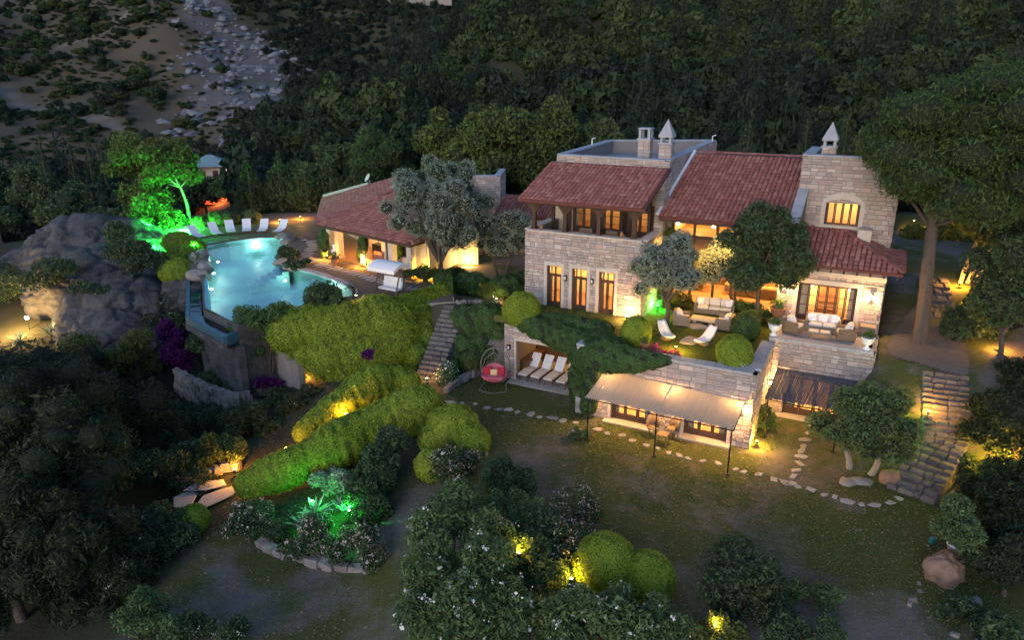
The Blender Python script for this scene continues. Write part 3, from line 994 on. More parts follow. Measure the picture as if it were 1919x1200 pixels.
def lamp_light(parent, loc, power, col=(1, .62, .28), radius=.06, name='light', spot=None, rot=None):
    ld = bpy.data.lights.new(name, 'SPOT' if spot else 'POINT')
    ld.energy = power; ld.color = col; ld.shadow_soft_size = radius
    if spot: ld.spot_size = R(spot); ld.spot_blend = .6
    o = bpy.data.objects.new(name, ld); C.objects.link(o)
    o.parent = parent; o.location = loc
    if rot is not None: o.rotation_euler = rot
    return o

def room(root, x0, x1, y0, y1, z0, z1, power, col=(1, .50, .14), n=1, lampz=.75, wallmat='room', floor='room_floor'):
    """a plain room: floor, back and side walls, ceiling, and a lamp"""
    mb = MB()
    t = .05
    mb.bx(x0, x1, y1, y1 + t, z0, z1); mb.bx(x0 - t, x0, y0, y1, z0, z1); mb.bx(x1, x1 + t, y0, y1, z0, z1)
    mb.bx(x0, x1, y0, y1, z1, z1 + t)
    mb.build('room_wall', M[wallmat], root)
    mb = MB(); mb.bx(x0, x1, y0, y1, z0 - t, z0); mb.build('room_floor', M[floor], root)
    for k in range(n):
        lx = x0 + (x1 - x0) * (k + .5) / n; ly = y0 + (y1 - y0) * .55; lz = z0 + (z1 - z0) * lampz
        mb = MB(); mb.lathe([(.02, .22), (.10, .2), (.16, 0), (.15, -.01), (.02, .0)], (lx, ly, lz)); mb.tube([(lx, ly, lz + .2), (lx, ly, z1 - .01)], .012)
        mb.build('pendant_lamp', M['lamp_warm'], root)
        lamp_light(root, (lx, ly, lz - .12), power, col, .12)

# ------------------------------------------------------------------ the villa
villa = thing('stone_villa', 'large stone villa with red tiled roofs and lit glazed rooms', 'villa', (HO[0], HO[1], 0), -HA)
ms = Masonry(villa)
DO = [(1.3, .84), (2.74, .86), (4.24, .86)]
ms.wall((0, 0), (6.55, 0), 3.15, 7.30, .35, [(x, x + w, 3.2, 5.55) for x, w in DO], weight=3, seed=1)
ms.wall((6.55, 0), (6.55, 3.6), 3.15, 7.30, .35, seed=2)
ms.wall((0, 3.6), (0, 0), 3.15, 7.30, .35, seed=3)
for x, w in DO:
    e = glazed_door(villa, (x, .14, 3.2), w, 2.35, 2, transom=.48, solid=.14, sub=1)
    surround(villa, x, x + w, 3.2, 5.55, 0, .16, sill=False)
    mb = MB(); mb.bx(x - .1, x + w + .1, -.25, .3, 3.12, 3.2); mb.build('door_step', M['pale_stone'], villa)
room(villa, .4, 6.15, .4, 3.3, 3.25, 6.2, 120, n=3, lampz=.62)
coping_run(villa, [(.12, 3.4), (.12, .12), (6.43, .12), (6.43, 3.4)], .44, 7.30, .09, mat='pale_stone')
# balcony
mb = MB(); mb.bx(.3, 6.25, .3, 3.6, 6.45, 6.6); mb.build('balcony_floor', M['paving'], villa)
ms.wall((0, 3.6), (6.55, 3.6), 6.6, 10.44, .35, [(1.2, 2.5, 6.65, 8.55), (2.85, 4.1, 6.65, 8.55), (4.55, 5.7, 6.65, 8.55)], stones=False, base_mat='plaster')
for x0, x1 in ((1.2, 2.5), (2.85, 4.1), (4.55, 5.7)):
    glazed_door(villa, (x0, 3.66, 6.65), x1 - x0, 1.9, 2, solid=.2, sub=2)
    for s in (-1, 1):
        mb = MB(); xc = (x0 if s < 0 else x1) + s * .3
        mb.bx(xc - .26, xc + .26, 3.52, 3.57, 6.68, 8.5)
        for k in range(9): mb.bx(xc - .2, xc + .2, 3.50, 3.52, 6.8 + k * .185, 6.9 + k * .185)
        mb.build('shutter', M['wood'], villa)
room(villa, .3, 6.2, 4.0, 7.2, 6.6, 9.4, 60, n=2)
for x in (.42, 2.2, 4.05, 5.92):
    mb = MB(); mb.bx(x - .10, x + .10, .1, .30, 7.39, 8.72); mb.bx(x - .14, x + .14, .06, .34, 7.39, 7.5)
    for s in (-1, 1):
        mb.add([(x + s * .10, .12, 8.3), (x + s * .10, .28, 8.3), (x + s * .42, .12, 8.72), (x + s * .42, .28, 8.72), (x + s * .10, .12, 8.72), (x + s * .10, .28, 8.72)],
               [(0, 1, 3, 2), (0, 2, 4), (1, 5, 3), (2, 3, 5, 4), (0, 4, 5, 1)])
    mb.build('post', M['wood'], villa)
mb = MB(); mb.bx(-.05, 6.6, .08, .32, 8.72, 8.94); mb.build('beam', M['wood'], villa)
for x in np.arange(.05, 6.6, .5):
    mb = MB()
    a, b = Vector((x, -.5, 8.93)), Vector((x, 3.6, 10.30))
    mb.box((a + b) / 2, (.09, (b - a).length, .11), Matrix.Rotation(math.atan2(b.z - a.z, b.y - a.y), 3, 'X'))
    mb.build('rafter', M['wood'], villa)
for x in (.42, 5.92):
    mb = MB(); mb.bx(x - .08, x + .08, 2.6, 2.76, 6.6, 9.6); mb.build('post', M['wood'], villa)
tile_roof(villa, [(-.12, -.62, 9.06), (6.66, -.62, 9.06), (6.66, 3.58, 10.52), (-.12, 3.58, 10.52)])
# stone pier at the right end of the balcony
ms.wall((6.2, 2.6), (6.62, 2.6), 6.6, 9.9, .9, seed=5)
ms.wall((6.62, 2.6), (6.62, 3.5), 6.6, 10.1, .3, seed=6)
# flat-roofed tower behind
A1, A2, A3, A4 = (.15, 3.62), (6.5, 3.62), (6.05, 16.5), (-.3, 13.2)
ms.wall(A1, A2, 10.42, 10.86, .38, weight=2.2, seed=7, course=(.12, .2))
ms.wall(A2, A3, 7.5, 10.86, .38, weight=1.6, seed=8)
ms.wall(A3, A4, 3.0, 10.86, .38, stones=False)
ms.wall(A4, A1, 3.0, 10.86, .38, seed=9, stones=False)
mb = MB(); mb.bx(.15, 6.5, 3.50, 3.60, 10.38, 10.46); mb.build('flashing', M['white_paint'], villa)
mb = MB(); mb.prism([(.5, 3.95), (6.15, 3.95), (5.7, 16.1), (.05, 12.9)], 10.0, 10.12); mb.build('flat_roof', M['concrete'], villa)
coping_run(villa, [(.33, 3.80), (6.32, 3.80), (5.87, 16.3), (-.12, 13.0)], .46, 10.86, .08, closed=True, piece=1.1)
mb = MB(); mb.bx(.53, 6.12, 3.99, 4.01, 10.12, 10.86); mb.build('parapet_lining', M['concrete'], villa)

def chimney(x, y, z0, z1, w, spire, mat='stone'):
    cm = link('chimney', None, villa)
    mb = MB(); mb.bx(x - w / 2, x + w / 2, y - w / 2, y + w / 2, z0, z1); mb.build('shaft', M['mortar'], cm)
    V, F = [], []
    k = 0
    zz = z0
    for zc in np.arange(z0, z1 - .1, .19):
        for (dx, dy, th) in ((0, -1, 0), (1, 0, R(90)), (0, 1, R(180)), (-1, 0, R(270))):
            for s in (-.25, .25):
                px, py = x + dx * w / 2 + (s * w if dx == 0 else 0), y + dy * w / 2 + (s * w if dy == 0 else 0)
                o = STONE_UNITS[k % 10]; k += 1
                mt = Matrix.Translation((px, py, zc + .095)) @ Matrix.Rotation(th, 4, 'Z') @ Matrix.Diagonal((w / 2 - .015, .03, .175, 1))
                b = len(V); V += [mt @ v.co for v in o.vertices]; F += [[b + i for i in p.vertices] for p in o.polygons]
    so = link('stonework', new_mesh('stonework', V, F, [M['stone']]), cm); so['kind'] = 'stuff'
    mb = MB(); mb.bx(x - w * .62, x + w * .62, y - w * .62, y + w * .62, z1, z1 + .09); mb.build('cap', M['coping'], cm)
    if spire:
        mb = MB(); h = .42 * w
        for (sx, sy) in ((-1, -1), (1, -1), (1, 1), (-1, 1)): mb.box((x + sx * w * .38, y + sy * w * .38, z1 + .09 + h / 2), (w * .2, w * .2, h))
        zt = z1 + .09 + h
        hw_ = w * .6
        mb.bx(x - hw_, x + hw_, y - hw_, y + hw_, zt, zt + .1)
        mb.add([(x - hw_, y - hw_, zt + .1), (x + hw_, y - hw_, zt + .1), (x + hw_, y + hw_, zt + .1), (x - hw_, y + hw_, zt + .1), (x, y, zt + .1 + spire)], [(0, 1, 4), (1, 2, 4), (2, 3, 4), (3, 0, 4)])
        mb.build('spire', M['coping'], cm)
    else:
        mb = MB()
        for (sx, sy) in ((-1, -1), (1, -1), (1, 1), (-1, 1)): mb.box((x + sx * w * .4, y + sy * w * .4, z1 + .33), (w * .22, w * .22, .48))
        mb.bx(x - w * .55, x + w * .55, y - w * .55, y + w * .55, z1 + .57, z1 + .64)
        mb.build('smoke_head', M['coping'], cm)
chimney(4.62, 5.5, 10.1, 11.75, .62, 0)
chimney(6.02, 4.75, 10.1, 11.65, .62, .85)
for (x, y) in ((-.05, 9.5), (6.2, 14.8)):
    mb = MB(); mb.tube([(x, y, 10.94), (x, y, 11.3), (x + .22, y, 11.36)], .035); mb.build('vent_pipe', M['white_paint'], villa)

# ---- the tall living room under the big roof
tile_roof(villa, [(6.62, 1.95, 8.30), (13.05, 1.95, 8.30), (12.92, 8.9, 10.82), (6.62, 8.9, 10.82)])
ridge_caps(villa, (6.7, 8.9, 10.85), (12.9, 8.9, 10.85))
mb = MB()
a, b = Vector((6.60, 1.95, 8.40)), Vector((6.52, 8.9, 10.92))
mb.box((a + b) / 2, (.16, (b - a).length, .12), Matrix.Rotation(math.atan2(b.z - a.z, b.y - a.y), 3, 'X'))
mb.build('flashing', M['white_paint'], villa)
mb = MB(); mb.prism([(6.6, 8.9), (12.95, 8.9), (12.95, 9.2), (6.6, 9.2)], 3, 10.8); mb.build('wall', M['mortar'], villa)
mb = MB(); mb.bx(6.62, 13.0, 2.05, 2.25, 8.02, 8.2); mb.build('beam', M['wood'], villa)
gw = link('glazed_wall', None, villa)
GV = 3.7
xs = [6.95, 8.1, 9.3, 10.5, 11.7, 12.85]
for x in xs:
    mb = MB(); mb.bx(x - .06, x + .06, GV - .06, GV + .1, 3.35, 8.3); mb.build('mullion', M['wood'], gw)
for z0, z1 in ((3.35, 3.45), (5.95, 6.15), (6.95, 7.1), (8.15, 8.3)):
    for a, b in zip(xs[:-1], xs[1:]):
        mb = MB(); mb.bx(a + .06, b - .06, GV - .05, GV + .09, z0, z1); mb.build('rail', M['wood'], gw)
for a, b in zip(xs[:-1], xs[1:]):
    for z0, z1 in ((3.45, 5.95), (7.1, 8.15)):
        mb = MB(); mb.bx(a + .06, b - .06, GV + .01, GV + .02, z0, z1); mb.build('pane', M['window_glass'], gw)
    mb = MB(); mb.bx(a + .06, b - .06, GV, GV + .05, 6.15, 6.95); mb.build('panel', M['wood_warm'], gw)
mb = MB(); mb.bx(6.56, 6.89, GV - .1, GV + .2, 3.2, 8.3); mb.build('wall', M['mortar'], villa)
room(villa, 6.7, 12.9, GV + .2, 8.4, 3.4, 6.2, 330, n=3, lampz=.72, col=(1, .50, .13))
room(villa, 6.7, 12.9, GV + .2, 8.0, 6.9, 8.75, 130, n=3, lampz=.62, col=(1, .58, .16))
for x in (7.6, 10.2, 11.6):
    mb = MB()
    mb.rbox((x, 6.4, 3.8), (1.5, .7, .45), .08); mb.rbox((x, 6.75, 4.15), (1.5, .2, .6), .07)
    mb.build('indoor_sofa', M['wicker'], villa)
for x, h in ((8.9, 1.5), (12.2, 1.9)):
    mb = MB(); mb.bx(x - .45, x + .45, 7.9, 8.3, 3.4, 3.4 + h); mb.build('cabinet', M['wood'], villa)
for x in (7.4, 9.2, 11.0):
    mb = MB(); mb.bx(x - .4, x + .4, 8.32, 8.38, 4.4, 5.3); mb.build('picture', M['wood_warm'], villa)

# ---- right block with the arched window
BV = 4.5
ms.wall((12.95, BV), (17.35, BV), 3.5, 11.38, .4, [(14.27, 15.82, 8.12, 9.2)], weight=1.8, seed=12)
ms.wall((17.35, BV), (17.35, 9), 3.5, 11.38, .4, seed=13)
ms.wall((12.95, 9), (12.95, BV), 8, 11.38, .4, seed=14)
ms.wall((12.95, 2.0), (13.35, 2.0), 3.3, 8.6, 2.4, seed=15)
mb = MB(); mb.add([(12.95, 1.95, 8.55), (13.36, 1.95, 8.55), (12.95, BV - .01, 9.75), (13.36, BV - .01, 9.75), (12.95, 1.95, 8.2), (13.36, 1.95, 8.2), (12.95, BV - .01, 8.2), (13.36, BV - .01, 8.2)],
                  [(0, 1, 3, 2), (4, 6, 7, 5), (0, 4, 5, 1), (1, 5, 7, 3), (0, 2, 6, 4), (2, 3, 7, 6)])
mb.build('wall', M['mortar'], villa)
a, b = Vector((13.15, 1.85, 8.56)), Vector((13.15, BV, 9.8))
for k in range(4):
    p, q = a + (b - a) * (k / 4), a + (b - a) * ((k + 1) / 4)
    mb = MB(); mb.box((p + q) / 2, (.5, (q - p).length - .02, .08), Matrix.Rotation(math.atan2(q.z - p.z, q.y - p.y), 3, 'X')); mb.build('coping_stone', M['coping'], villa)
coping_run(villa, [(13.15, 8.8), (13.15, BV + .15), (17.2, BV + .15), (17.2, 8.8)], .5, 11.38, .09)
mb = MB(); mb.bx(13.3, 17.0, BV + .35, 9, 10.6, 10.7); mb.build('flat_roof', M['concrete'], villa)
chimney(14.0, 5.6, 10.7, 11.75, .6, .8)
# arched head
mb = MB()
n = 9
xa, xb, zc, rise = 14.27, 15.82, 9.2, .22
for i in range(n):
    t0, t1 = i / n, (i + 1) / n
    f = lambda t, off: (xa - .2 * (off > 0) + (xb - xa + .4 * (off > 0)) * t, zc + (rise + off) * math.sin(math.pi * t) ** .8 + off * .35)
    p = [f(t0, 0), f(t1, 0), f(t1, .24), f(t0, .24)]
    vs = [(q[0], BV - .07, q[1]) for q in p] + [(q[0], BV + .1, q[1]) for q in p]
    mb.add(vs, [(0, 1, 2, 3), (7, 6, 5, 4), (0, 4, 5, 1), (1, 5, 6, 2), (2, 6, 7, 3), (3, 7, 4, 0)])
mb.bx(xa - .2, xa, BV - .06, BV + .1, 8.12, 9.25); mb.bx(xb, xb + .2, BV - .06, BV + .1, 8.12, 9.25)
mb.bx(xa - .3, xb + .3, BV - .16, BV + .1, 8.0, 8.12)
mb.build('stone_surround', M['pale_stone'], villa)
glazed_door(villa, (14.27, BV + .12, 8.12), 1.55, 1.2, 4, solid=0.03, name='window', fw=.06)
room(villa, 13.6, 16.9, BV + .45, 7.5, 7.6, 10.0, 110, n=1, lampz=.6, col=(1, .52, .14))
mb = MB(); mb.bx(15.9, 16.5, BV - .9, BV, 7.5, 8.15); mb.build('roof_box', M['pale_stone'], villa)

# ---- annex with the French doors
AV = 2.0
ms.wall((12.75, AV), (17.4, AV), 3.5, 6.62, .4, [(13.72, 16.32, 3.66, 5.7)], weight=2.4, seed=20)
ms.wall((17.4, AV), (17.4, BV), 3.5, 6.62, .4, seed=21)
glazed_door(villa, (13.72, AV + .14, 3.66), 2.6, 2.04, 6, solid=.2, sub=3, fw=.06)
surround(villa, 13.72, 16.32, 3.66, 5.7, AV, .2, sill=False)
mb = MB(); mb.bx(12.8, 17.45, AV - .08, AV + .1, 6.12, 6.34); mb.build('lintel', M['pale_stone'], villa)
room(villa, 13.1, 17.0, AV + .45, BV - .15, 3.66, 6.2, 170, n=2, lampz=.6, col=(1, .52, .15))
for x in (13.5, 15.0, 16.5):
    mb = MB(); mb.bx(x - .5, x + .5, BV - .4, BV - .2, 3.7, 5.3)
    for k in range(4): mb.bx(x - .48, x + .48, BV - .46, BV - .4, 3.9 + k * .38, 3.93 + k * .38)
    mb.build('bookcase', M['wood_warm'], villa)
EV = 1.05
apx = (15.2, BV - .02, 7.95)
tile_roof(villa, [(12.3, EV, 6.82), (18.05, EV, 6.82), apx, (12.3, BV - .02, 7.95)])
tile_roof(villa, [(18.05, EV, 6.82), (18.05, BV + 1.5, 6.82), (17.36, BV + .02, 7.1), apx])
ridge_caps(villa, (18.05, EV, 6.86), apx, .11)
for x in np.arange(12.9, 18.0, .55):
    mb = MB(); mb.box((x, 1.5, 6.74), (.08, 1.0, .1), Matrix.Rotation(R(18), 3, 'X')); mb.build('rafter', M['wood'], villa)

# wall lanterns
def wall_lantern(root, p, rot=0.0, power=40, lit=True, col=(1, .54, .18), name='wall_lantern'):
    e = link(name, None, root, loc=p, rot=(0, 0, rot))
    mb = MB(); mb.box((0, -.02, .05), (.1, .04, .22)); mb.tube([(0, -.03, .16), (0, -.1, .22), (0, -.16, .18)], .012)
    mb.box((0, -.16, .18), (.16, .16, .03)); mb.box((0, -.16, -.08), (.12, .12, .03))
    for sx in (-1, 1):
        for sy in (-1, 1): mb.box((sx * .06, -.16 + sy * .06, .05), (.012, .012, .24))
    mb.build('bracket', M['black_metal'], e)
    mb = MB(); mb.lathe([(.0, -.06), (.04, -.04), (.05, .04), (.03, .12), (0, .14)], (0, -.16, .02), 8)
    mb.build('bulb', M['lamp_warm'] if lit else M['white_paint'], e)
    if lit: lamp_light(e, (0, -.3, .05), power, col, .06)
    return e
wall_lantern(villa, (13.1, AV - .03, 5.35), 0, 120)
wall_lantern(villa, (16.95, AV - .03, 5.35), 0, 120)
wall_lantern(villa, (2.42, -.03, 4.95), 0, 0, False)
wall_lantern(villa, (3.92, -.03, 4.95), 0, 0, False)
for x in (7.6, 9.4, 11.2, 12.5):  # downlights added on the eave beam to brighten the terrace grass
    mb = MB(); mb.lathe([(0, .0), (.07, .0), (.09, .08), (.05, .1)], (x, 2.12, 7.92), 10); mb.build('downlight', M['lamp_warm'], villa)
    lamp_light(villa, (x, 2.1, 7.86), 480, (1, .50, .10), .06, spot=120)
ms.finish()

# ------------------------------------------------------------------ garden cottage below the terrace
cot = thing('garden_cottage', 'stone garden cottage built under the terrace behind the pale reed awning', 'cottage', (HO[0], HO[1], 0), -HA)
mc = Masonry(cot)
mc.wall((5.2, -5.2), (13.2, -5.2), 0, 3.42, .4, [(6.95, 8.85, .05, 2.1), (10.35, 12.25, .05, 2.1)], weight=2, seed=30)
mc.wall((13.2, -5.2), (13.2, -1.0), 0, 3.42, .4, weight=1.2, seed=31)
for x in (6.95, 10.35):
    glazed_door(cot, (x, -5.04, .05), 1.9, 2.05, 3, solid=.15, sub=1)
    surround(cot, x, x + 1.9, .05, 2.1, -5.2, .12, sill=False)
    mb = MB(); mb.bx(x - .25, x + 2.15, -5.6, -5.1, .0, .06); mb.build('door_step', M['pale_stone'], cot)
room(cot, 5.7, 12.7, -4.75, -1.6, .06, 2.7, 190, n=3, lampz=.75, floor='room')
coping_run(cot, [(5.2, -5.02), (13.05, -5.02)], .55, 3.42, .1)
coping_run(cot, [(13.0, -4.7), (13.0, -1.0)], .55, 3.42, .1)
wall_lantern(cot, (12.72, -5.23, 1.75), 0, 170)
wall_lantern(cot, (9.6, -5.23, 1.75), 0, 160)
wall_lantern(cot, (6.6, -5.23, 1.6), 0, 130)
wall_lantern(cot, (13.23, -1.75, 1.75), R(90), 130)
mc.finish()

# ------------------------------------------------------------------ retaining wall with the doors under the dark awning
ret = thing('retaining_wall', 'tall stone retaining wall under the paved terrace beside the dark awning', 'wall', (HO[0], HO[1], 0), -HA)
mr = Masonry(ret)
mr.wall((13.25, -1.0), (17.45, -1.0), 0, 3.62, .4, [(13.95, 16.6, .05, 2.0)], weight=2, seed=40)
mr.wall((17.45, -1.0), (17.45, 1.9), 0, 3.62, .4, seed=41)
glazed_door(ret, (13.95, -.84, .05), 2.65, 1.95, 4, solid=.18, sub=1)
mb = MB(); mb.bx(13.7, 16.9, -1.35, -.9, 0, .07); mb.build('door_step', M['pale_stone'], ret)
room(ret, 13.6, 17.0, -.5, 1.6, .06, 2.6, 150, n=2, lampz=.75, floor='room')
coping_run(ret, [(13.0, -.8), (17.4, -.8)], .5, 3.62, .12)
mr.finish()

# ------------------------------------------------------------------ lounging niche
nic = thing('lounger_niche', 'stone walled alcove below the terrace that shelters four loungers', 'alcove', (HO[0], HO[1], 0), -HA)
mn = Masonry(nic, 200)
mn.wall((.3, -3.0), (5.4, -3.0), 0, 3.0, .4, [(.98, 4.9, 0, 2.2)], weight=2, seed=50)
mn.wall((.3, 0), (.3, -3.0), 0, 3.0, .4, seed=51)
surround(nic, .98, 4.9, 0, 2.2, -3.0, .1, sill=False)
mb = MB(); mb.bx(.72, 5.2, -2.6, .1, 2.5, 2.6); mb.bx(.72, 5.2, .1, .2, 0, 2.6); mb.bx(5.1, 5.2, -2.6, .1, 0, 2.5); mb.build('inner_wall', M['wood_warm'], nic)
mb = MB(); mb.bx(.7, 5.2, -3.6, .1, .0, .05); mb.build('floor', M['paving'], nic)
wall_lantern(nic, (.62, -3.03, 1.75), 0, 0, False)
for x in (2.0, 2.6, 3.4, 4.1):
    mb = MB(); mb.lathe([(.02, .3), (.09, .28), (.11, .1), (.09, 0), (.02, 0)], (x, -.05, 1.75), 8); mb.build('glass_lantern', M['lamp_amber'], nic)
lamp_light(nic, (3.0, -.35, 1.9), 10, (1, .5, .12), .1)
mb = MB(); mb.bx(.8, 1.3, -2.3, -.1, .7, .78)
for y in (-2.2, -.2): mb.bx(.85, .92, y - .03, y + .03, .05, .7); mb.bx(1.2, 1.27, y - .03, y + .03, .05, .7)
mb.build('side_bench', M['wood_warm'], nic)
mn.finish()
# ------------------------------------------------------------------ pool house
PF = (-13.66, 51.45)
ph = thing('pool_house', 'low pool house with wide red tiled hipped roof and lit open veranda', 'pavilion', (PF[0], PF[1], 2.8))
e1 = Vector((.753, -.658)); e2 = Vector((-.19, .98)).normalized()
n1 = Vector((.658, .753)); n2 = Vector((.98, .19)).normalized()
F0 = Vector((0, 0)); E0 = e1 * 9.8; B0 = e2 * 10.9
G0 = Vector((11.6, .6)); K0 = Vector((5.3, 8.5)); K1 = Vector((10.6, 7.2))
ZE = 2.35
def up(p, z): return (p[0], p[1], z)
Hp = Vector((5.51, 3.15)); Hq = Vector((8.3, .8))
tile_roof(ph, [up(F0, ZE), up(E0, ZE), up(Hq, 4.25), up(Hp, 4.35)], cw=.24, rl=.30)
tile_roof(ph, [up(B0, ZE), up(F0, ZE), up(Hp, 4.35), up(K0, 4.55)], cw=.24, rl=.30)
tile_roof(ph, [up(E0, ZE), up(G0, ZE), up(Hq, 4.25)], cw=.24, rl=.30)
tile_roof(ph, [up(G0, ZE), up(K1, 4.4), up(Hq, 4.25)], cw=.24, rl=.30)
mb = MB(); mb.add([up(Hp, 4.34), up(Hq, 4.24), up(K1, 4.4), up(K0, 4.55)], [(0, 1, 2, 3)]); mb.build('flat_roof', M['concrete'], ph)
ridge_caps(ph, up(F0, ZE + .03), up(Hp, 4.38), .10)
ridge_caps(ph, up(Hp, 4.38), up(Hq, 4.28), .10)
# sloping back parapet with a step in it
def parapet(a, b, za, zb, h, w=.3):
    a3, b3 = Vector((*a, za)), Vector((*b, zb)); d = (b3 - a3); nn = Vector((-d.y, d.x, 0)).normalized() * w
    vs = [a3, b3, b3 + nn, a3 + nn]
    lo = [Vector((v.x, v.y, -.5)) for v in vs]; hi = [v + Vector((0, 0, h)) for v in vs]
    mb = MB(); mb.add(lo + hi, [(0, 1, 2, 3), (7, 6, 5, 4), (0, 4, 5, 1), (1, 5, 6, 2), (2, 6, 7, 3), (3, 7, 4, 0)])
    return mb
mid = B0 + (K0 - B0) * .55
parapet(B0, mid, ZE, ZE + 1.21, .32).build('parapet', M['coping'], ph)
parapet(mid, K0, ZE + 1.0, 4.35, .30).build('parapet', M['coping'], ph)
mb = MB(); mb.tube([up(mid + Vector((.1, .3)), 3.4), up(mid + Vector((.1, .3)), 4.0)], .03)
cx = mid + Vector((.05, .2)); mb.lathe([(.0, .02), (.2, .05), (.34, .14), (.36, .16), (.2, .08), (.0, .04)], (0, 0, 0), 14)
nlast = 14 * 6
rot = Matrix.Rotation(R(-55), 3, 'Y') @ Matrix.Rotation(R(25), 3, 'X')
for i in range(len(mb.v) - nlast, len(mb.v)):
    q = rot @ Vector(mb.v[i]); mb.v[i] = (q.x + cx.x, q.y + cx.y, q.z + 4.15)
mb.build('satellite_dish', M['antenna'], ph)
# gutter and eave board
for a, b in ((F0, E0), (F0, B0), (E0, G0)):
    d = b - a
    mb = MB(); mb.box(up((a + b) / 2, ZE - .1), (d.length, .07, .16), math.atan2(d.y, d.x)); mb.build('eave_board', M['wood'], ph)
# veranda columns
th1 = math.atan2(e1.y, e1.x)
cols = [e1 * t + n1 * .75 + e1 * .0 for t in (1.5, 4.3, 7.2, 9.0)]
for c in cols:
    mb = MB(); mb.box(up(c, 1.12), (.42, .42, 2.3), th1); mb.box(up(c, .1), (.52, .52, .2), th1); mb.build('column', M['pale_stone'], ph)
for c in [e2 * t + n2 * .75 for t in (3.4, 7.2)]:
    mb = MB(); mb.box(up(c, 1.12), (.42, .42, 2.3), th1); mb.build('column', M['pale_stone'], ph)
mb = MB()
fl = [F0 + n1 * .3 + n2 * .2, E0 + n1 * .3, G0, K1, K0, B0 + n2 * .3]
mb.prism([tuple(p) for p in fl], .004, .07); mb.build('floor', M['room_floor'], ph)
mb = MB(); mb.prism([tuple(p) for p in [F0 + n1 * .15 + n2 * .15, E0 + n1 * .2, G0, K1, K0, B0 + n2 * .3]], ZE - .02, ZE + .05); mb.build('ceiling', M['room'], ph)
# back wall of the veranda and right-hand solid rooms
wv = MB()
def seg_wall(mb, a, b, z0, z1, t=.25):
    d = Vector(b) - Vector(a); c = (Vector(a) + Vector(b)) / 2
    mb.box(up(c, (z0 + z1) / 2), (d.length, t, z1 - z0), math.atan2(d.y, d.x))
p1 = e1 * .8 + n1 * 4.2; p2 = e1 * 5.2 + n1 * 4.2; p3 = e1 * 5.2 + n1 * 1.6; p4 = e1 * 9.6 + n1 * 1.6
seg_wall(wv, B0 + n2 * 1.4 - e2 * 2, p1, 0, ZE); seg_wall(wv, p1, p2, 0, ZE)
wv.build('back_wall', M['room'], ph)
wv = MB(); seg_wall(wv, p2, p3, 0, ZE)
q1, q2 = e1 * 6.9 + n1 * 1.6, e1 * 7.9 + n1 * 1.6
seg_wall(wv, p3, e1 * 5.6 + n1 * 1.6, 0, ZE); seg_wall(wv, e1 * 6.4 + n1 * 1.6, q1, 0, ZE); seg_wall(wv, q2, p4, 0, ZE); seg_wall(wv, q1, q2, 0, .9); seg_wall(wv, q1, q2, 1.95, ZE)
seg_wall(wv, e1 * 5.6 + n1 * 1.6, e1 * 6.4 + n1 * 1.6, 2.0, ZE)
wv.build('wall', M['pale_stone'], ph)
glazed_door(ph, up(q1 + n1 * .02, .9), 1.0, 1.05, 2, th1, 'window', solid=.05, fw=.06)
glazed_door(ph, up(e1 * 5.6 + n1 * 1.62, .07), .8, 1.93, 1, th1, 'door', solid=.3)
wv = MB(); seg_wall(wv, p4, G0 - Vector((.4, .0)), 0, ZE); seg_wall(wv, G0 - Vector((.4, 0)), K1, 0, 4.2)
wv.build('side_wall', M['pale_stone'], ph)
lamp_light(ph, up(e1 * 2.4 + n1 * 2.4, 2.0), 130, (1, .42, .09), .15)
lamp_light(ph, up(e1 * 6.2 + n1 * 2.9, 1.9), 70, (1, .42, .09), .15)
for t in (1.8, 3.2):
    mb = MB(); mb.lathe([(.02, .2), (.12, .18), (.16, .0), (.02, .0)], up(e1 * t + n1 * 2.6, 1.95), 10); mb.build('pendant_lamp', M['lamp_warm'], ph)
# veranda furniture: bar unit with screen, armchair, table
mb = MB(); mb.box(up(e1 * 3.6 + n1 * 2.6, .55), (1.0, .55, .95), th1); mb.build('bar_counter', M['black_metal'], ph)
mb = MB()
for s in (-1, 1): mb.box(up(e1 * (3.6 + s * .5) + n1 * 2.9, 1.3), (.05, .05, 1.4), th1)
mb.box(up(e1 * 3.6 + n1 * 2.9, 1.95), (1.05, .05, .06), th1); mb.box(up(e1 * 3.6 + n1 * 2.9, 1.5), (1.05, .03, .04), th1)
mb.build('bar_rack', M['wood'], ph)
mb = MB(); mb.rbox(up(e1 * 5.0 + n1 * 1.0, .32), (.9, .7, .4), .06, th1); mb.rbox(up(e1 * 5.0 + n1 * 1.35, .65), (.9, .16, .6), .06, th1); mb.build('veranda_sofa', M['terracotta'], ph)
# the stone box at the right end and the passage roof to the villa
pas = thing('passage_wing', 'low stone link wing between pool house and villa with tiled lean-to roof', 'building', (0, 56, 2.8))
mp = Masonry(pas, 120)
mp.wall((-3.6, 1.2), (-.9, 1.2), 0, 4.85, .4, seed=60); mp.wall((-.9, 1.2), (-.55, 5.2), 0, 4.85, .4, seed=61, weight=2)
mp.wall((-3.6, 5.2), (-3.6, 1.2), 0, 4.85, .4, stones=False)
coping_run(pas, [(-3.4, 5.2), (-3.4, 1.4), (-1.1, 1.4), (-.75, 5.2)], .46, 4.85, .09)
mb = MB(); mb.bx(-3.3, -1.1, 1.6, 5.2, 4.3, 4.4); mb.build('flat_roof', M['concrete'], pas)
tile_roof(pas, [(-1.3, -.6, 2.25), (3.6, -2.3, 2.25), (4.4, .3, 3.35), (-.5, 2.0, 3.35)])
mb = MB(); seg_wall(mb, (-1.4, .35), (3.9, -1.5), 0, 2.45); mb.build('plaster_wall', M['plaster'], pas)
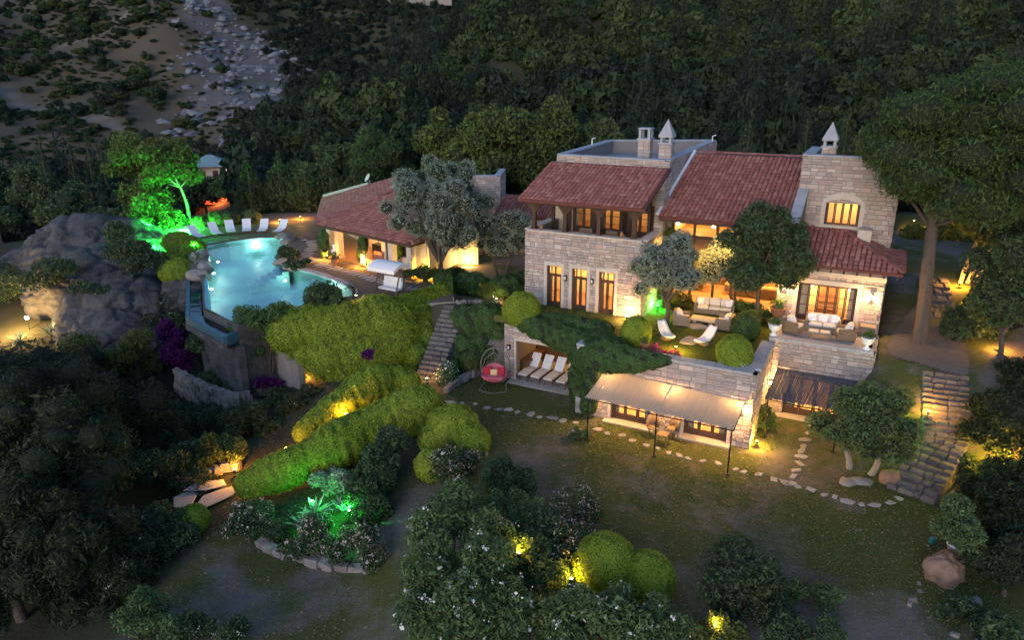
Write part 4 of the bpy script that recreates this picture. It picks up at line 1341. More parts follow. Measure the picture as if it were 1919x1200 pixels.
for k in range(16):
    t = k / 15
    mb = MB(); mb.box((-1.1 + 4.7 * t, -.42 - 1.65 * t, 2.12), (.08, .7, .09), math.atan2(-1.7, 4.9)); mb.build('rafter', M['wood'], pas)
mp.finish()
lamp_light(pas, (0.6, -1.0, .25), 60, (1, .62, .2), .12)
lamp_light(pas, (-1.0, -.5, .25), 50, (1, .62, .2), .12)
# the brightly lit rendered wall behind the big olive
gwall = thing('rendered_wall', 'cream rendered wall lit brilliantly by a lamp at its foot', 'wall', (-3.05, 49.35, 2.8))
mb = MB(); mb.bx(-.75, .75, 0, .3, 0, 2.35); mb.build('wall', M['plaster'], gwall)
mb = MB(); mb.bx(-.8, .8, -.05, .35, 2.35, 2.45); mb.build('coping', M['terracotta'], gwall)
lamp_light(gwall, (.1, -.65, .35), 110, (1, .66, .22), .1)
# ------------------------------------------------------------------ foliage
def norm_rows(A):
    return A / np.maximum(np.linalg.norm(A, axis=1), 1e-9)[:, None]

def leaf_faces(Pt, Nn, size, rng, aspect=.42, bias=.8, var=.35, droop=0.0, up_=0.0, tri=False):
    n = len(Pt)
    nn = norm_rows(Nn * bias + rng.normal(size=(n, 3)))
    t = rng.normal(size=(n, 3)); t[:, 2] += up_ - droop
    t = t - nn * np.sum(t * nn, 1)[:, None]
    t = norm_rows(t)
    s = np.cross(nn, t)
    L_ = size * np.exp(rng.normal(0, var, n))[:, None]
    a = Pt - t * L_ * .5; b = Pt + t * L_ * .5
    m = Pt + nn * L_ * .06 - t * L_ * .05
    if tri:
        return np.stack([a + s * L_ * aspect * .55, b, a - s * L_ * aspect * .55], 1).reshape(-1, 3)
    V = np.stack([a, m + s * L_ * aspect * .5, b, m - s * L_ * aspect * .5], 1)
    return V.reshape(-1, 3)

def lobe_points(lobes, n, rng, shell=.4, reject=.78, flat=-1.0, bumps=.08, bscale=.5):
    lobes = np.asarray(lobes, dtype=float)
    area = (lobes[:, 3] * lobes[:, 4] + lobes[:, 3] * lobes[:, 5] + lobes[:, 4] * lobes[:, 5])
    out_p, out_n = [], []
    got = 0
    for _ in range(8):
        m = int((n - got) * 1.7) + 60
        k = rng.choice(len(lobes), m, p=area / area.sum())
        d = norm_rows(rng.normal(size=(m, 3)))
        d = d[(d[:, 2] > flat)]; k = k[:len(d)]
        c = lobes[k, :3]; r = lobes[k, 3:6]
        q = 1 - shell * rng.uniform(0, 1, len(d)) ** 1.8
        p = c + d * r * q[:, None]
        p = p + d * (r.mean(1) * bumps * wob(p, bscale, 2))[:, None] * 1.0
        keep = np.ones(len(p), bool)
        for j in range(len(lobes)):
            e = np.sum(((p - lobes[j, :3]) / lobes[j, 3:6]) ** 2, 1)
            keep &= ~((e < reject ** 2) & (k != j))
        out_p.append(p[keep]); out_n.append(norm_rows(d[keep] / r[keep]))
        got += keep.sum()
        if got >= n: break
    return np.concatenate(out_p)[:n], np.concatenate(out_n)[:n]

def blob_core(lobes, scale=.9, sub=2, bumps=.05):
    V, F = [], []
    bm = bmesh.new(); bmesh.ops.create_icosphere(bm, subdivisions=sub, radius=1.0)
    bm.verts.index_update()
    base = np.array([v.co[:] for v in bm.verts]); fs = [[v.index for v in f.verts] for f in bm.faces]
    bm.free()
    for l in lobes:
        p = np.array(l[:3]) + base * np.array(l[3:6]) * scale
        p = p + base * (np.mean(l[3:6]) * bumps * wob(p, .8, 4))[:, None]
        b = len(V); V += p.tolist(); F += [[b + i for i in f] for f in fs]
    return V, F

def hedge(name, label, cat, loc, lobes, n, size=.085, leaf='hedge_leaf', group=None, flowers=None, fl_n=0, fl_size=.06, shell=.10, bumps=.07, core=True, seed=1, bscale=.55, aspect=.55, core_mat=None):
    """clipped mass: a dark twiggy core and a skin of small leaves. lobes in world coordinates"""
    t = thing(name, label, cat, loc, 0, group)
    rng = np.random.RandomState(seed)
    lb = [(l[0] - loc[0], l[1] - loc[1], l[2] - loc[2], *[r_ * rng.uniform(.93, 1.06) for r_ in ((l[3],) * 3 if len(l) == 4 else l[3:6])]) for l in lobes]
    bumps = bumps + (.0 if leaf == 'hedge_leaf' else .03)
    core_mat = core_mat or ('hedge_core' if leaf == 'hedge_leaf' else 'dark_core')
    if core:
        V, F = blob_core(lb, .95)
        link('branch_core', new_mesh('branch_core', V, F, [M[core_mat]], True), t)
    n = int(n * 2.65); size *= .57
    p, nn = lobe_points(lb, n, rng, shell, .93, -.75, bumps, bscale)
    link('foliage', quad_mesh('foliage', leaf_faces(p, nn, size * 1.15, rng, aspect * 1.3, 3.0, tri=True), len(p), [M[leaf]], 3), t)
    if flowers:
        p, nn = lobe_points(lb, fl_n, rng, .06, .95, -.3, bumps, bscale)
        p = p + nn * .03
        link('blossom', quad_mesh('blossom', leaf_faces(p, nn, fl_size, rng, .9, 2.0), len(p), [M[flowers]]), t)
    return t

def run(pts, step=.28, rz=1.25):
    """a continuous ridge of overlapping lobes through (x, y, z, r) points"""
    out = []
    for a, b in zip(pts[:-1], pts[1:]):
        d = math.dist(a[:3], b[:3]); k = max(1, round(d / (step * (a[3] + b[3]) / 2)))
        for i in range(k):
            t = i / k; q = [a[j] + (b[j] - a[j]) * t for j in range(4)]
            w_ = 1 + .05 * math.sin(q[0] * 2.3 + q[1] * 1.1) + .04 * math.sin(q[0] * 5.1 - q[1] * 3.7)
            out.append((q[0], q[1], q[2], q[3] * w_, q[3] * w_, q[3] * rz * w_))
    a = pts[-1]
    out.append((a[0], a[1], a[2], a[3], a[3], a[3] * rz))
    return out

def cluster(c, r, n, rng, sub=(.38, .55), flat=.0, squash=1.0):
    """lobes spread on and in an ellipsoid"""
    out = []
    for i in range(n):
        d = rng.normal(size=3); d /= np.linalg.norm(d)
        if d[2] < -.75: d[2] *= -.5
        q = rng.uniform(.38, .9)
        s = rng.uniform(*sub)
        out.append((c[0] + d[0] * r[0] * q, c[1] + d[1] * r[1] * q, c[2] + d[2] * r[2] * q, r[0] * s, r[1] * s, min(r[2], r[0]) * s * squash))
    return out

def limbs(mb, base, top, lobes, r0, rng, k=6, bend=.3):
    base, top = Vector(base), Vector(top)
    mid = (base + top) / 2 + Vector((rng.uniform(-bend, bend), rng.uniform(-bend, bend), 0))
    path = smooth_line([base, mid, top], 4)
    rad = [r0 * (1.25 if i == 0 else 1) * (1 - .45 * i / (len(path) - 1)) for i in range(len(path))]
    mb.tube(path, rad, 8)
    order = sorted(range(len(lobes)), key=lambda i: -lobes[i][3])[:k]
    for i in order:
        l = lobes[i]
        e = Vector(l[:3]); m = top.lerp(e, .5) + Vector((rng.uniform(-.15, .15), rng.uniform(-.15, .15), -.1))
        mb.tube(smooth_line([top - Vector((0, 0, r0)), m, e], 3), [r0 * .5 * (1 - .8 * j / 6) + .01 for j in range(7)], 6)

def tree(name, label, cat, loc, trunk_h, r0, crown, nl, n, size, leaf, bark='bark', group=None, seed=1, shell=.45, aspect=.4, sub=(.36, .52), lean=(0, 0), stems=1, bumps=.12, squash=1.0, k=7, extra=None, droop=0.0, up_=0.0, bscale=.6, var=.35, dense=True):
    """crown: (dx, dy, z_centre, rx, ry, rz) relative to loc"""
    rng = np.random.RandomState(seed)
    t = thing(name, label, cat, loc, 0, group)
    lb = cluster(crown[:3], crown[3:], nl, rng, sub, squash=squash)
    if extra: lb += extra
    mb = MB()
    for s in range(stems):
        off = Vector((0, 0, 0)) if stems == 1 else Vector((math.cos(s * 2.4) * .35, math.sin(s * 2.4) * .35, 0))
        limbs(mb, off + Vector((0, 0, -.25)), (lean[0] + off.x * 2, lean[1] + off.y * 2, trunk_h), lb[s::stems], r0, rng, k)
    mb.build('trunk', M[bark], t, True)
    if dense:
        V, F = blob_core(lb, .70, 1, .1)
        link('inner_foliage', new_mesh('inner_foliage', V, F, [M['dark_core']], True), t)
    p, nn = lobe_points(lb, n, rng, shell, .7, -.9, bumps, bscale)
    link('crown', quad_mesh('crown', leaf_faces(p, nn, size, rng, aspect, .5, var, droop, up_), len(p), [M[leaf]]), t)
    return t

# ---- clipped hedges of the bank
hedge('clipped_hedge', 'broad billowing light green hedge below the pool and left of the stone stairs', 'hedge', (-8.69, 37.65, 0),
      run([(*(-11.74, 37.35, 2.2), 1.25), (*(-10.55, 37.69, 2.2), 1.45), (*(-9.2, 37.97, 2.1), 1.55), (*(-7.85, 38.5, 2.1), 1.6), (*(-6.53, 39.42, 2), 1.5), (*(-5.43, 41.34, 1.9), 1.25), (*(-4.61, 42.57, 2.2), 1.05), (*(-3.91, 43.23, 2.4), .85)], .3, 1.0) + run([(*(-10.97, 37.35, 1.2), 1.2), (*(-9.59, 36.85, 1), 1.4), (*(-8.04, 37.58, 0.9), 1.5), (*(-6.58, 38.38, 0.9), 1.4), (*(-5.44, 39.9, 1.1), 1.2), (*(-4.52, 41.55, 1.6), .95)], .3, 1.0) + [(*(-9.01, 36.55, 0.3), 1.0), (*(-4.25, 41.95, 1.3), .8), (*(-4.78, 39.39, 0.9), .9), (*(-5.23, 37.96, 0.5), .85), (*(-3.95, 42.36, 2), .8)], 34000, .10, seed=3, bumps=.06)
hedge('clipped_hedge', 'narrow light green hedge strand along the lower bank', 'hedge', (-7.22, 32.91, 0),
      run([(*(-5.09, 34.2, 0.5), .62), (*(-5.96, 34.21, 0.7), .8), (*(-6.76, 33.52, 0.8), .9), (*(-7.52, 32.71, 0.6), .8), (*(-8.17, 31.77, 0.4), .68), (*(-8.81, 30.98, 0.1), .6), (*(-9.36, 30.21, -0.1), .5)]), 11000, .085, seed=4, bumps=.09)
hedge('clipped_hedge', 'long sloping green hedge of rounded clumps beside the lower lawn', 'hedge', (-5.95, 28.63, 0),
      run([(*(-4.06, 30.44, 0.9), 1.1), (*(-5.24, 30.25, 0.6), .9), (*(-6.1, 29.66, 0.5), .85), (*(-6.91, 28.94, 0.3), .85), (*(-7.66, 28.17, 0.2), .82), (*(-8.46, 27.71, 0), .78), (*(-9.23, 27.18, -0.2), .7), (*(-10.1, 27.05, -0.5), .68), (*(-10.81, 26.84, -0.7), .55)]), 21000, .085, seed=5, bumps=.08)
hedge('clipped_shrub', 'big double dome of clipped green shrub at the left end of the lawn', 'shrub', (-2.48, 28.16, 0),
      [(*(-2.56, 28.86, 0.7), 1.15), (*(-1.68, 28.17, 0.5), .85), (*(-3.27, 28.41, 0.5), .75)], 9000, .085, seed=6, bumps=.07)
hedge('clipped_shrub', 'small clipped green ball below the big double dome', 'shrub', (-3.25, 26.41, 0), [(*(-3.22, 26.39, 0.45), .72)], 3200, .08, seed=7)
hedge('clipped_shrub', 'pair of merged round topiary domes on the near lawn edge', 'shrub', (3.42, 19.34, -0),
      [(*(2.93, 19.65, 0.75), .98), (*(4.16, 19.28, 0.6), .88), (*(3.58, 19.45, 0.5), .8)], 13000, .065, seed=8, bumps=.05)
hedge('clipped_shrub', 'small dark green dome beside the stone slabs on the lower path', 'shrub', (-12.5, 25.28, -1.6), [(*(-12.41, 25.05, -1.2), .68, .68, .6)], 3000, .07, seed=9)
hedge('topiary_dome', 'round clipped dome at the corner of the villa above the ivy', 'shrub', (0.5, 35.92, 3.2), [(*(0.51, 36.4, 3.7), .98)], 5500, .075, seed=10, bumps=.04)
hedge('topiary_dome', 'round clipped dome behind the purple flowers on the terrace', 'shrub', (5.76, 32.35, 3.3), [(*(5.76, 32.57, 3.9), .76)], 3800, .07, seed=11, bumps=.04)
hedge('topiary_dome', 'large clipped dome with white daisies at the terrace corner', 'shrub', (9.49, 29.63, 3.3), [(*(9.56, 29.98, 3.85), .84)], 4600, .07, seed=12, bumps=.04)
hedge('topiary_dome', 'clipped dome between the corner dome and the wicker armchair', 'shrub', (11.04, 32.91, 3.3), [(*(11.06, 33.32, 3.85), .68), (*(11.46, 34.11, 3.9), .55)], 4000, .07, seed=13, bumps=.06, leaf='ivy_leaf')
hedge('daisy_bush', 'low white daisies at the foot of the corner dome', 'flowers', (9.52, 29.51, 3.3), [(*(9.21, 29.75, 3.45), .34), (*(9.72, 29.46, 3.42), .32)], 900, .05, leaf='ivy_leaf', flowers='flower_white', fl_n=160, fl_size=.07, core=False, shell=.6, seed=14)
# ---- ivy
hedge('ivy_curtain', 'dark ivy hanging over the front of the lounger alcove', 'ivy', hw(2.6, -3.2, 2.2),
      run([(*hw(.7, -2.6, 3.3), .45), (*hw(1.6, -2.85, 3.15), .58), (*hw(2.6, -3.0, 2.95), .68), (*hw(3.6, -3.1, 2.8), .76), (*hw(4.6, -3.3, 2.75), .85), (*hw(5.4, -3.7, 2.85), .8)], .45, .95) + run([(*hw(2.4, -2.2, 3.35), .45), (*hw(4.0, -2.3, 3.35), .5), (*hw(5.6, -2.8, 3.4), .6)], .5, .8), 13000, .085, leaf='ivy_leaf', seed=15, bumps=.10)
hedge('ivy_curtain', 'thick ivy column hanging between the alcove and the reed awning', 'ivy', hw(5.6, -4.6, 0),
      run([(*hw(5.3, -4.5, .6), .65), (*hw(5.35, -4.65, 1.6), .75), (*hw(5.6, -4.8, 2.6), .9), (*hw(6.3, -5.0, 3.0), .9), (*hw(7.2, -5.2, 3.1), .72), (*hw(8.1, -5.25, 3.15), .55), (*hw(8.9, -5.25, 3.3), .38), (*hw(9.4, -5.25, 3.4), .25)], .4, 1.0) + run([(*hw(6.1, -5.3, 2.3), .5), (*hw(6.0, -5.35, 1.2), .45), (*hw(5.9, -5.3, .5), .4)], .5, 1.1) + run([(*hw(5.8, -3.9, 3.3), .6), (*hw(7.0, -4.5, 3.4), .5)], .5, .8), 17000, .085, leaf='ivy_leaf', seed=16, bumps=.10)
hedge('ivy_bank', 'ivy covered bank between the stone stairs and the alcove', 'ivy', (-2.3, 37.65, 0),
      [(*(-1.3, 38.7, 2.4), 1.05), (*(-2.34, 38.83, 2.2), 1.0), (*(-1.6, 38.58, 1.2), 1.0), (*(-2.62, 38.43, 1.1), .9), (*(-1, 37.85, 0.7), .8), (*(-2.01, 37.57, 0.5), .85), (*(-3.04, 37.96, 0.5), .7), (*(-2.78, 39.02, 2.6), .6), (*(-0.57, 38.21, 1.8), .7), (*(-3.26, 36.91, 0.3), .6)], 17000, .095, leaf='ivy_leaf', seed=17, bumps=.13, bscale=.7)
hedge('flowering_shrub', 'small white flowering shrub at the foot of the stone stairs', 'shrub', (-3.32, 35.14, 0), [(*(-3.32, 35.24, 0.55), .6, .6, .7)], 1900, .07, leaf='oleander_leaf', flowers='flower_white', fl_n=110, fl_size=.07, core=False, shell=.7, seed=18)
hedge('flowering_shrub', 'yellowish shrub lit from below beside the red hanging chair', 'shrub', (-2.08, 36.18, 0), [(*(-2.09, 36.56, 0.6), .62, .55, .8), (*(-1.56, 37.34, 0.9), .5)], 2300, .08, leaf='tree_leaf', core=False, shell=.7, seed=19)

def surface_z(x, y):
    u, v = to_local(x, y)
    if float(inside_dist(SLAB, np.array([x]), np.array([y]))[0]) > 0: return 2.8
    if float(inside_dist(TERR, np.array([u]), np.array([v]))[0]) > 0: return 3.3
    return float(ground_z(np.array([x]), np.array([y]))[0])
# ---- daisy and dark bushes in the near beds
def bush(name, label, loc, lobes, n, leaf, size, seed, flowers=None, fl_n=0, fl_size=.06, shell=.55, cat='shrub', group=None, aspect=.42):
    rng = np.random.RandomState(seed)
    t = thing(name, label, cat, loc, 0, group)
    lb = []
    for l in lobes:
        r = (l[3],) * 3 if len(l) == 4 else l[3:6]
        lb += cluster((l[0] - loc[0], l[1] - loc[1], l[2] - loc[2]), r, 7, rng, (.42, .6))
    mb = MB()
    zf = min(-.2, surface_z(loc[0], loc[1]) - loc[2] - .1)
    for l in lb[::2]:
        mb.tube(smooth_line([(rng.uniform(-.15, .15), rng.uniform(-.15, .15), zf), Vector(l[:3]) * .5 + Vector((0, 0, .05)), l[:3]], 3), [.045, .04, .035, .03, .024, .018, .01], 5)
    mb.build('stem', M['bark'], t)
    p, nn = lobe_points(lb, n, rng, shell, .6, -.9, .15, .5)
    link('foliage', quad_mesh('foliage', leaf_faces(p, nn, size * 1.15, rng, aspect * 1.3, .55, up_=.6, tri=True), len(p), [M[leaf]], 3), t)
    if flowers:
        p, nn = lobe_points(lb, max(4, fl_n // 4), rng, .12, .8, -.35, .12, .5)
        p = np.repeat(p, 4, 0) + rng.normal(0, .05, (len(p) * 4, 3)); nn = np.repeat(nn, 4, 0)
        p = p + nn * .03
        link('blossom', quad_mesh('blossom', leaf_faces(p, nn, fl_size, rng, .85, 1.5), len(p), [M[flowers]]), t)
    return t

bush('daisy_bush', 'grey-brown daisy bush left of the agave', (-9.88, 24.17, -1.2), [(*(-9.98, 24.65, -0.7), .85, .8, .75), (*(-10.23, 24.25, -0.9), .6)], 5200, 'dark_leaf', .07, 31, 'flower_pink', 620, .055)
bush('daisy_bush', 'daisy bush on the bed edge right of the agave', (-6.67, 22.56, -1.2), [(*(-7.15, 23.11, -0.7), .8), (*(-6.11, 22.8, -0.7), .7), (*(-7.69, 22.9, -1), .5)], 6500, 'dark_leaf', .07, 32, 'flower_pink', 900, .055)
bush('daisy_bush', 'daisy bush at the right end of the stone-edged bed', (-4.75, 21.98, -1), [(*(-4.85, 22.18, -0.7), .55), (*(-5.15, 22.85, -0.4), .5)], 3000, 'dark_leaf', .07, 33, 'flower_pink', 380, .055)
bush('daisy_bush', 'daisy bush in front of the big double dome', (-2.29, 25.61, 0), [(*(-2.34, 25.97, 0.5), .75, .7, .7), (*(-1.61, 26.78, 0.4), .5)], 5200, 'dark_leaf', .07, 34, 'flower_pink', 620, .055)
bush('daisy_bush', 'wide daisy bush between oleander and topiary domes', (1.73, 21.51, 0), [(*(1.93, 22.03, 0.6), .95), (*(2.59, 23.15, 0.4), .7), (*(1.24, 20.97, 0.6), .85), (*(2.01, 20.67, 0.4), .75), (*(1.37, 19.99, 0.4), .7)], 13000, 'dark_leaf', .07, 35, 'flower_pink', 1500, .055)
bush('daisy_bush', 'small flowering tuft at the left post of the reed awning', (2.84, 29.61, -0), [(*(2.88, 29.59, 0.22), .4, .4, .3)], 1300, 'oleander_leaf', .06, 36, 'flower_pink', 120, .05)
bush('dark_shrub', 'dark rounded shrub between the hedge strands and the double dome', (-5.16, 26.51, -0.3), [(*(-4.92, 26.67, 0.7), 1.05, 1.0, .95), (*(-5.48, 26.07, 0.2), .8)], 8500, 'dark_leaf', .085, 37)
bush('dark_shrub', 'dark shrub with a feathery outline beside the lawn', (-0.3, 24.84, 0), [(*(-0.49, 24.85, 0.8), .95, .9, .95), (*(0.31, 24.43, 0.6), .7)], 8000, 'dark_leaf', .085, 38)
bush('dark_shrub', 'brownish dark bush at the near right of the lawn', (6.88, 18.38, 0), [(*(6.88, 18.94, 0.9), 1.2, 1.1, 1.1), (*(6.18, 18.35, 0.6), .8), (*(7.54, 18.59, 0.5), .8)], 11000, 'cypress_leaf', .08, 39)
bush('oleander', 'tall white-flowered oleander at the front of the garden', (-1.73, 18.14, -0),
     [(*(-1.88, 20.85, 1.9), 1.0), (*(-2.7, 20.26, 1.5), .95), (*(-0.66, 19.83, 1.6), .95), (*(-2.21, 18.56, 1.2), 1.1), (*(-0.62, 18.18, 1.3), 1.1), (*(-2.74, 17.54, 0.7), .9), (*(-1.31, 16.85, 1.1), 1.1), (*(0.01, 17.07, 1.1), 1.0)], 26000, 'oleander_leaf', .12, 40, 'flower_white', 420, .07, .5, aspect=.28)
bush('oleander', 'lower white-flowered oleander along the bottom beside the topiary domes', (2.93, 17.49, 0),
     [(*(1.95, 17.19, 1), .85), (*(2.97, 17.07, 1.1), .85), (*(3.86, 16.98, 1), .7), (*(1.47, 16.58, 0.8), .8), (*(4.39, 16.59, 0.8), .6), (*(3.19, 16.39, 0.8), .8)], 16000, 'oleander_leaf', .115, 41, 'flower_white', 280, .07, .5, aspect=.28)
bush('dark_shrub', 'olive-green shrub between the oleander and the daisies', (0.56, 22.12, 0), [(*(0.46, 21.74, 1), .95), (*(0.69, 20.26, 0.9), .85), (*(0.01, 19.46, 0.9), .8), (*(0.99, 19.08, 0.6), .8), (*(-0.36, 22.23, 1), .8)], 11000, 'oleander_leaf', .09, 42)
bush('dark_shrub', 'grey-green shrub at the bottom beside the dark lawn', (-11.89, 19.53, -1.6), [(*(-11.75, 19.44, -0.9), .75), (*(-10.8, 18.61, -1), .6)], 5500, 'oleander_leaf', .08, 43)
bush('dark_shrub', 'low leafy shrub along the bottom edge left of the oleander', (-9.61, 19.17, -1.6), [(*(-9.76, 18.84, -1.1), .6), (*(-8.68, 18.61, -1.1), .55)], 4200, 'dark_leaf', .08, 44, 'flower_white', 60, .05)
bush('daisy_bush', 'dark flowering mound left of the lower lawn', (-13.78, 23.69, -1.8), [(*(-13.71, 24.17, -1.2), .9, .8, .6), (*(-13.72, 22.69, -1.3), .8), (*(-13.42, 21.51, -1.3), .7)], 7000, 'dark_leaf', .07, 45, 'flower_pink', 420, .045)
bush('dark_shrub', 'dark shrub above the stone slabs below the hedge', (-12.77, 29.26, -1.4), [(*(-13.06, 29.62, -0.8), .95, .9, .8), (*(-12.04, 29.43, -0.7), .6)], 6500, 'tree_leaf', .08, 46)
bush('dark_shrub', 'dark flowering thicket left of the stone slabs', (-17.51, 31.49, -2.4), [(*(-17.44, 31.59, -1.6), 1.2, 1.1, .9), (*(-16.93, 33.41, -1.4), .9), (*(-19.57, 34.4, -1.6), 1.1)], 9000, 'dark_leaf', .09, 47, 'flower_pink', 120, .05)
bush('dark_shrub', 'low grey scrub at the bare patch at the bottom right', (9.32, 19.34, -0), [(*(8.72, 19.15, 0.25), .5, .5, .3), (*(9.57, 18.78, 0.25), .5, .5, .3)], 2600, 'oleander_leaf', .07, 48)
bush('dark_shrub', 'dark bush on the bottom edge right of the brown bush', (8.01, 17.49, 0), [(*(7.63, 17.03, 0.5), .6), (*(8.66, 16.93, 0.4), .55)], 4000, 'dark_leaf', .08, 49)
bush('dark_shrub', 'bright yellow-lit bush on the bottom edge', (5.9, 17.38, 0), [(*(5.75, 17.19, 0.35), .5), (*(6.24, 17.05, 0.3), .4)], 3000, 'tree_leaf', .08, 50)

# ---- pool side bushes
bush('round_bush', 'dark round bush at the pool edge next to the palm', (-9.7, 40.4, 2.8), [(*(-10.15, 38.28, 3.6), 1.15, 1.1, .95), (*(-9.48, 38.44, 3.4), .8)], 9000, 'dark_leaf', .10, 51)
bush('round_bush', 'grey-green trailing bush hanging over the pool wall', (-13.13, 37.51, 1.6), [(*(-13, 37.52, 2.8), 1.3, 1.1, .95), (*(-14.08, 37.63, 2.4), .95), (*(-12.01, 37.52, 2.8), 1.0), (*(-13.79, 37.77, 1.5), .8, .7, .9), (*(-14.09, 37.31, 0.6), .6, .5, 1.0), (*(-13.13, 37.51, 1.6), .8)], 17000, 'ivy_leaf', .09, 52)
hedge('clipped_shrub', 'round green shrub on the rocks at the left edge of the pool', 'shrub', (-22.69, 49, 1.6), [(*(-22.92, 49.57, 2.2), 1.25, 1.2, .95)], 5500, .11, seed=53, bumps=.06)
hedge('clipped_shrub', 'spreading yellow-green shrub between the green lamps and the pool', 'shrub', (-24.75, 54.96, 2), [(*(-23.97, 53.25, 2.5), 1.2, 1.1, .8), (*(-25.26, 55.52, 2.9), 1.25, 1.1, .8), (*(-23.72, 54.18, 2.8), .9, .9, .7)], 8500, .11, seed=54, bumps=.10)
bush('round_bush', 'grey leafy shrub overhanging the left pool wall', (-22.14, 51.01, 2.2), [(*(-21.62, 49.77, 2.9), .7, .6, .6)], 2200, 'olive_leaf', .10, 55)
for px_, py_, r_, lab in ((410,418,1.3,'low dome bush behind the pool loungers lit amber on its right'), (455,410,.9,'small dome bush behind the middle pool loungers'), (375,412,1.0,'low dome bush beside the green lit trunk'), (545,402,.8,'small dome bush near the amber lamps behind the pool')):
    pass
hedge('dome_bush', 'low dome bush behind the second pool lounger from the left', 'shrub', (-24.79, 63.14, 2.8), [(*(-24.69, 62.97, 3.2), 1.5, 1.1, .75)], 3000, .13, leaf='tree_leaf', seed=56)
hedge('dome_bush', 'small dome bush beside the green lit trunk', 'shrub', (-26.22, 62, 2.8), [(*(-26.26, 62.32, 3.1), .9, .8, .6)], 1700, .12, leaf='tree_leaf', seed=57)
hedge('dome_bush', 'small dome bush behind the fourth pool lounger', 'shrub', (-22.96, 65.02, 2.8), [(*(-22.55, 63.92, 3.2), .9, .8, .7)], 1700, .12, leaf='tree_leaf', seed=58)
bush('dark_shrub', 'dark reddish shrub on the pool peninsula beside the steps', (-15.75, 52.02, 2.8), [(*(-15.66, 51.01, 3.2), .75, .7, .6)], 2600, 'cypress_leaf', .10, 59, 'flower_pink', 60, .05)
bush('dark_shrub', 'flowering shrub behind the white pool coping', (-14.44, 48.7, 2.8), [(*(-14.35, 48.4, 3.1), .75, .6, .45)], 2200, 'cypress_leaf', .10, 60, 'flower_pink', 110, .06)
# ---- plants near the canopy swing and the olive patio
hedge('clipped_shrub', 'low dark green mound behind the glass fence on the left', 'shrub', (-2.39, 43.01, 2.8), [(*(-2.53, 42.78, 3.2), 1.25, 1.0, .75), (*(-1.7, 42, 3.1), .9, .8, .6)], 5200, .09, leaf='ivy_leaf', seed=61)
hedge('clipped_shrub', 'low green mound behind the glass fence next to the villa corner', 'shrub', (-0.14, 42.68, 2.9), [(*(-0.3, 41.87, 3.3), 1.2, 1.0, .75), (*(0.49, 43, 3.3), 1.0, .9, .7)], 5200, .09, leaf='ivy_leaf', seed=62)
bush('dark_shrub', 'amber lit leafy shrub left of the big olive trunk', (-5.36, 45.38, 2.8), [(*(-5.33, 45.19, 3.2), .8, .7, .6), (*(-6.06, 45.19, 3.2), .7, .6, .5)], 3600, 'tree_leaf', .10, 63)
hedge('clipped_shrub', 'green mound between the canopy swing and the glass fence', 'shrub', (-4.09, 44.17, 2.8), [(*(-3.99, 44.32, 3.2), .9, .8, .6), (*(-3.52, 45.56, 3.1), .7, .7, .5)], 3200, .09, leaf='ivy_leaf', seed=64)
for (px_, h_, lab, sd) in ():
    pass
hedge('climbing_vine', 'green vine wrapped round the left veranda column of the pool house', 'vine', (-13.7, 53.33, 2.8), [(*(-12.9, 50.28, 4.2), .4, .4, .9), (*(-13.2, 51.23, 3.3), .32, .32, .8)], 1900, .10, leaf='ivy_leaf', seed=65, bumps=.15)
hedge('climbing_vine', 'green vine wrapped round the second veranda column of the pool house', 'vine', (-10.3, 50.16, 2.8), [(*(-9.96, 48.87, 4.3), .38, .38, .8), (*(-10.15, 49.56, 3.4), .34, .34, .9)], 1900, .10, leaf='ivy_leaf', seed=66, bumps=.15)
hedge('climbing_vine', 'green vine on the third veranda column behind the canopy swing', 'vine', (-7.69, 48.71, 2.8), [(*(-7.49, 47.75, 4.2), .36, .36, .7), (*(-7.64, 48.52, 3.4), .34, .34, .7)], 1700, .10, leaf='ivy_leaf', seed=67, bumps=.15)
# ---- terrace planting against the glazed wall
bush('dark_shrub', 'leafy shrub lit from within in front of the villa glazing', (8.57, 37.36, 3.3), [(*(8.76, 37.96, 3.7), .7, .5, .6), (*(8.15, 37.48, 3.7), .5)], 3200, 'tree_leaf', .08, 68)
bush('dark_shrub', 'leafy shrub behind the wicker sofa on the right', (12.23, 36.91, 3.3), [(*(11.95, 36.57, 3.7), .6, .5, .5), (*(12.64, 36.13, 3.7), .5)], 2800, 'ivy_leaf', .08, 69)
bush('climbing_plant', 'climbing plant on the villa wall beside the big glazing', hw(6.9, 3.3, 3.3), [(*hw(6.85, 3.1, 4.2), .45, .4, .9), (*hw(6.9, 3.2, 5.6), .4, .35, .9), (*hw(6.9, 3.2, 7.0), .4, .35, .8)], 3800, 'tree_leaf', .08, 70, cat='plant')
bush('flower_bed', 'magenta and purple flowers along the terrace edge', (6.86, 31.4, 3.3), [(*(6.41, 31.6, 3.4), .3, .25, .2), (*(6.93, 31.14, 3.4), .32, .25, .2), (*(7.27, 30.75, 3.4), .25, .2, .16)], 700, 'ivy_leaf', .06, 71, 'flower_magenta', 420, .07, cat='flowers')
bush('dark_shrub', 'climbing shrub with small flowers at the corner of the garden cottage', (11.38, 30.64, 0), [(*(11.21, 30.37, 0.8), .5, .5, .8), (*(11.46, 30.18, 0.5), .5)], 3400, 'oleander_leaf', .07, 72, 'flower_pink', 90, .05)
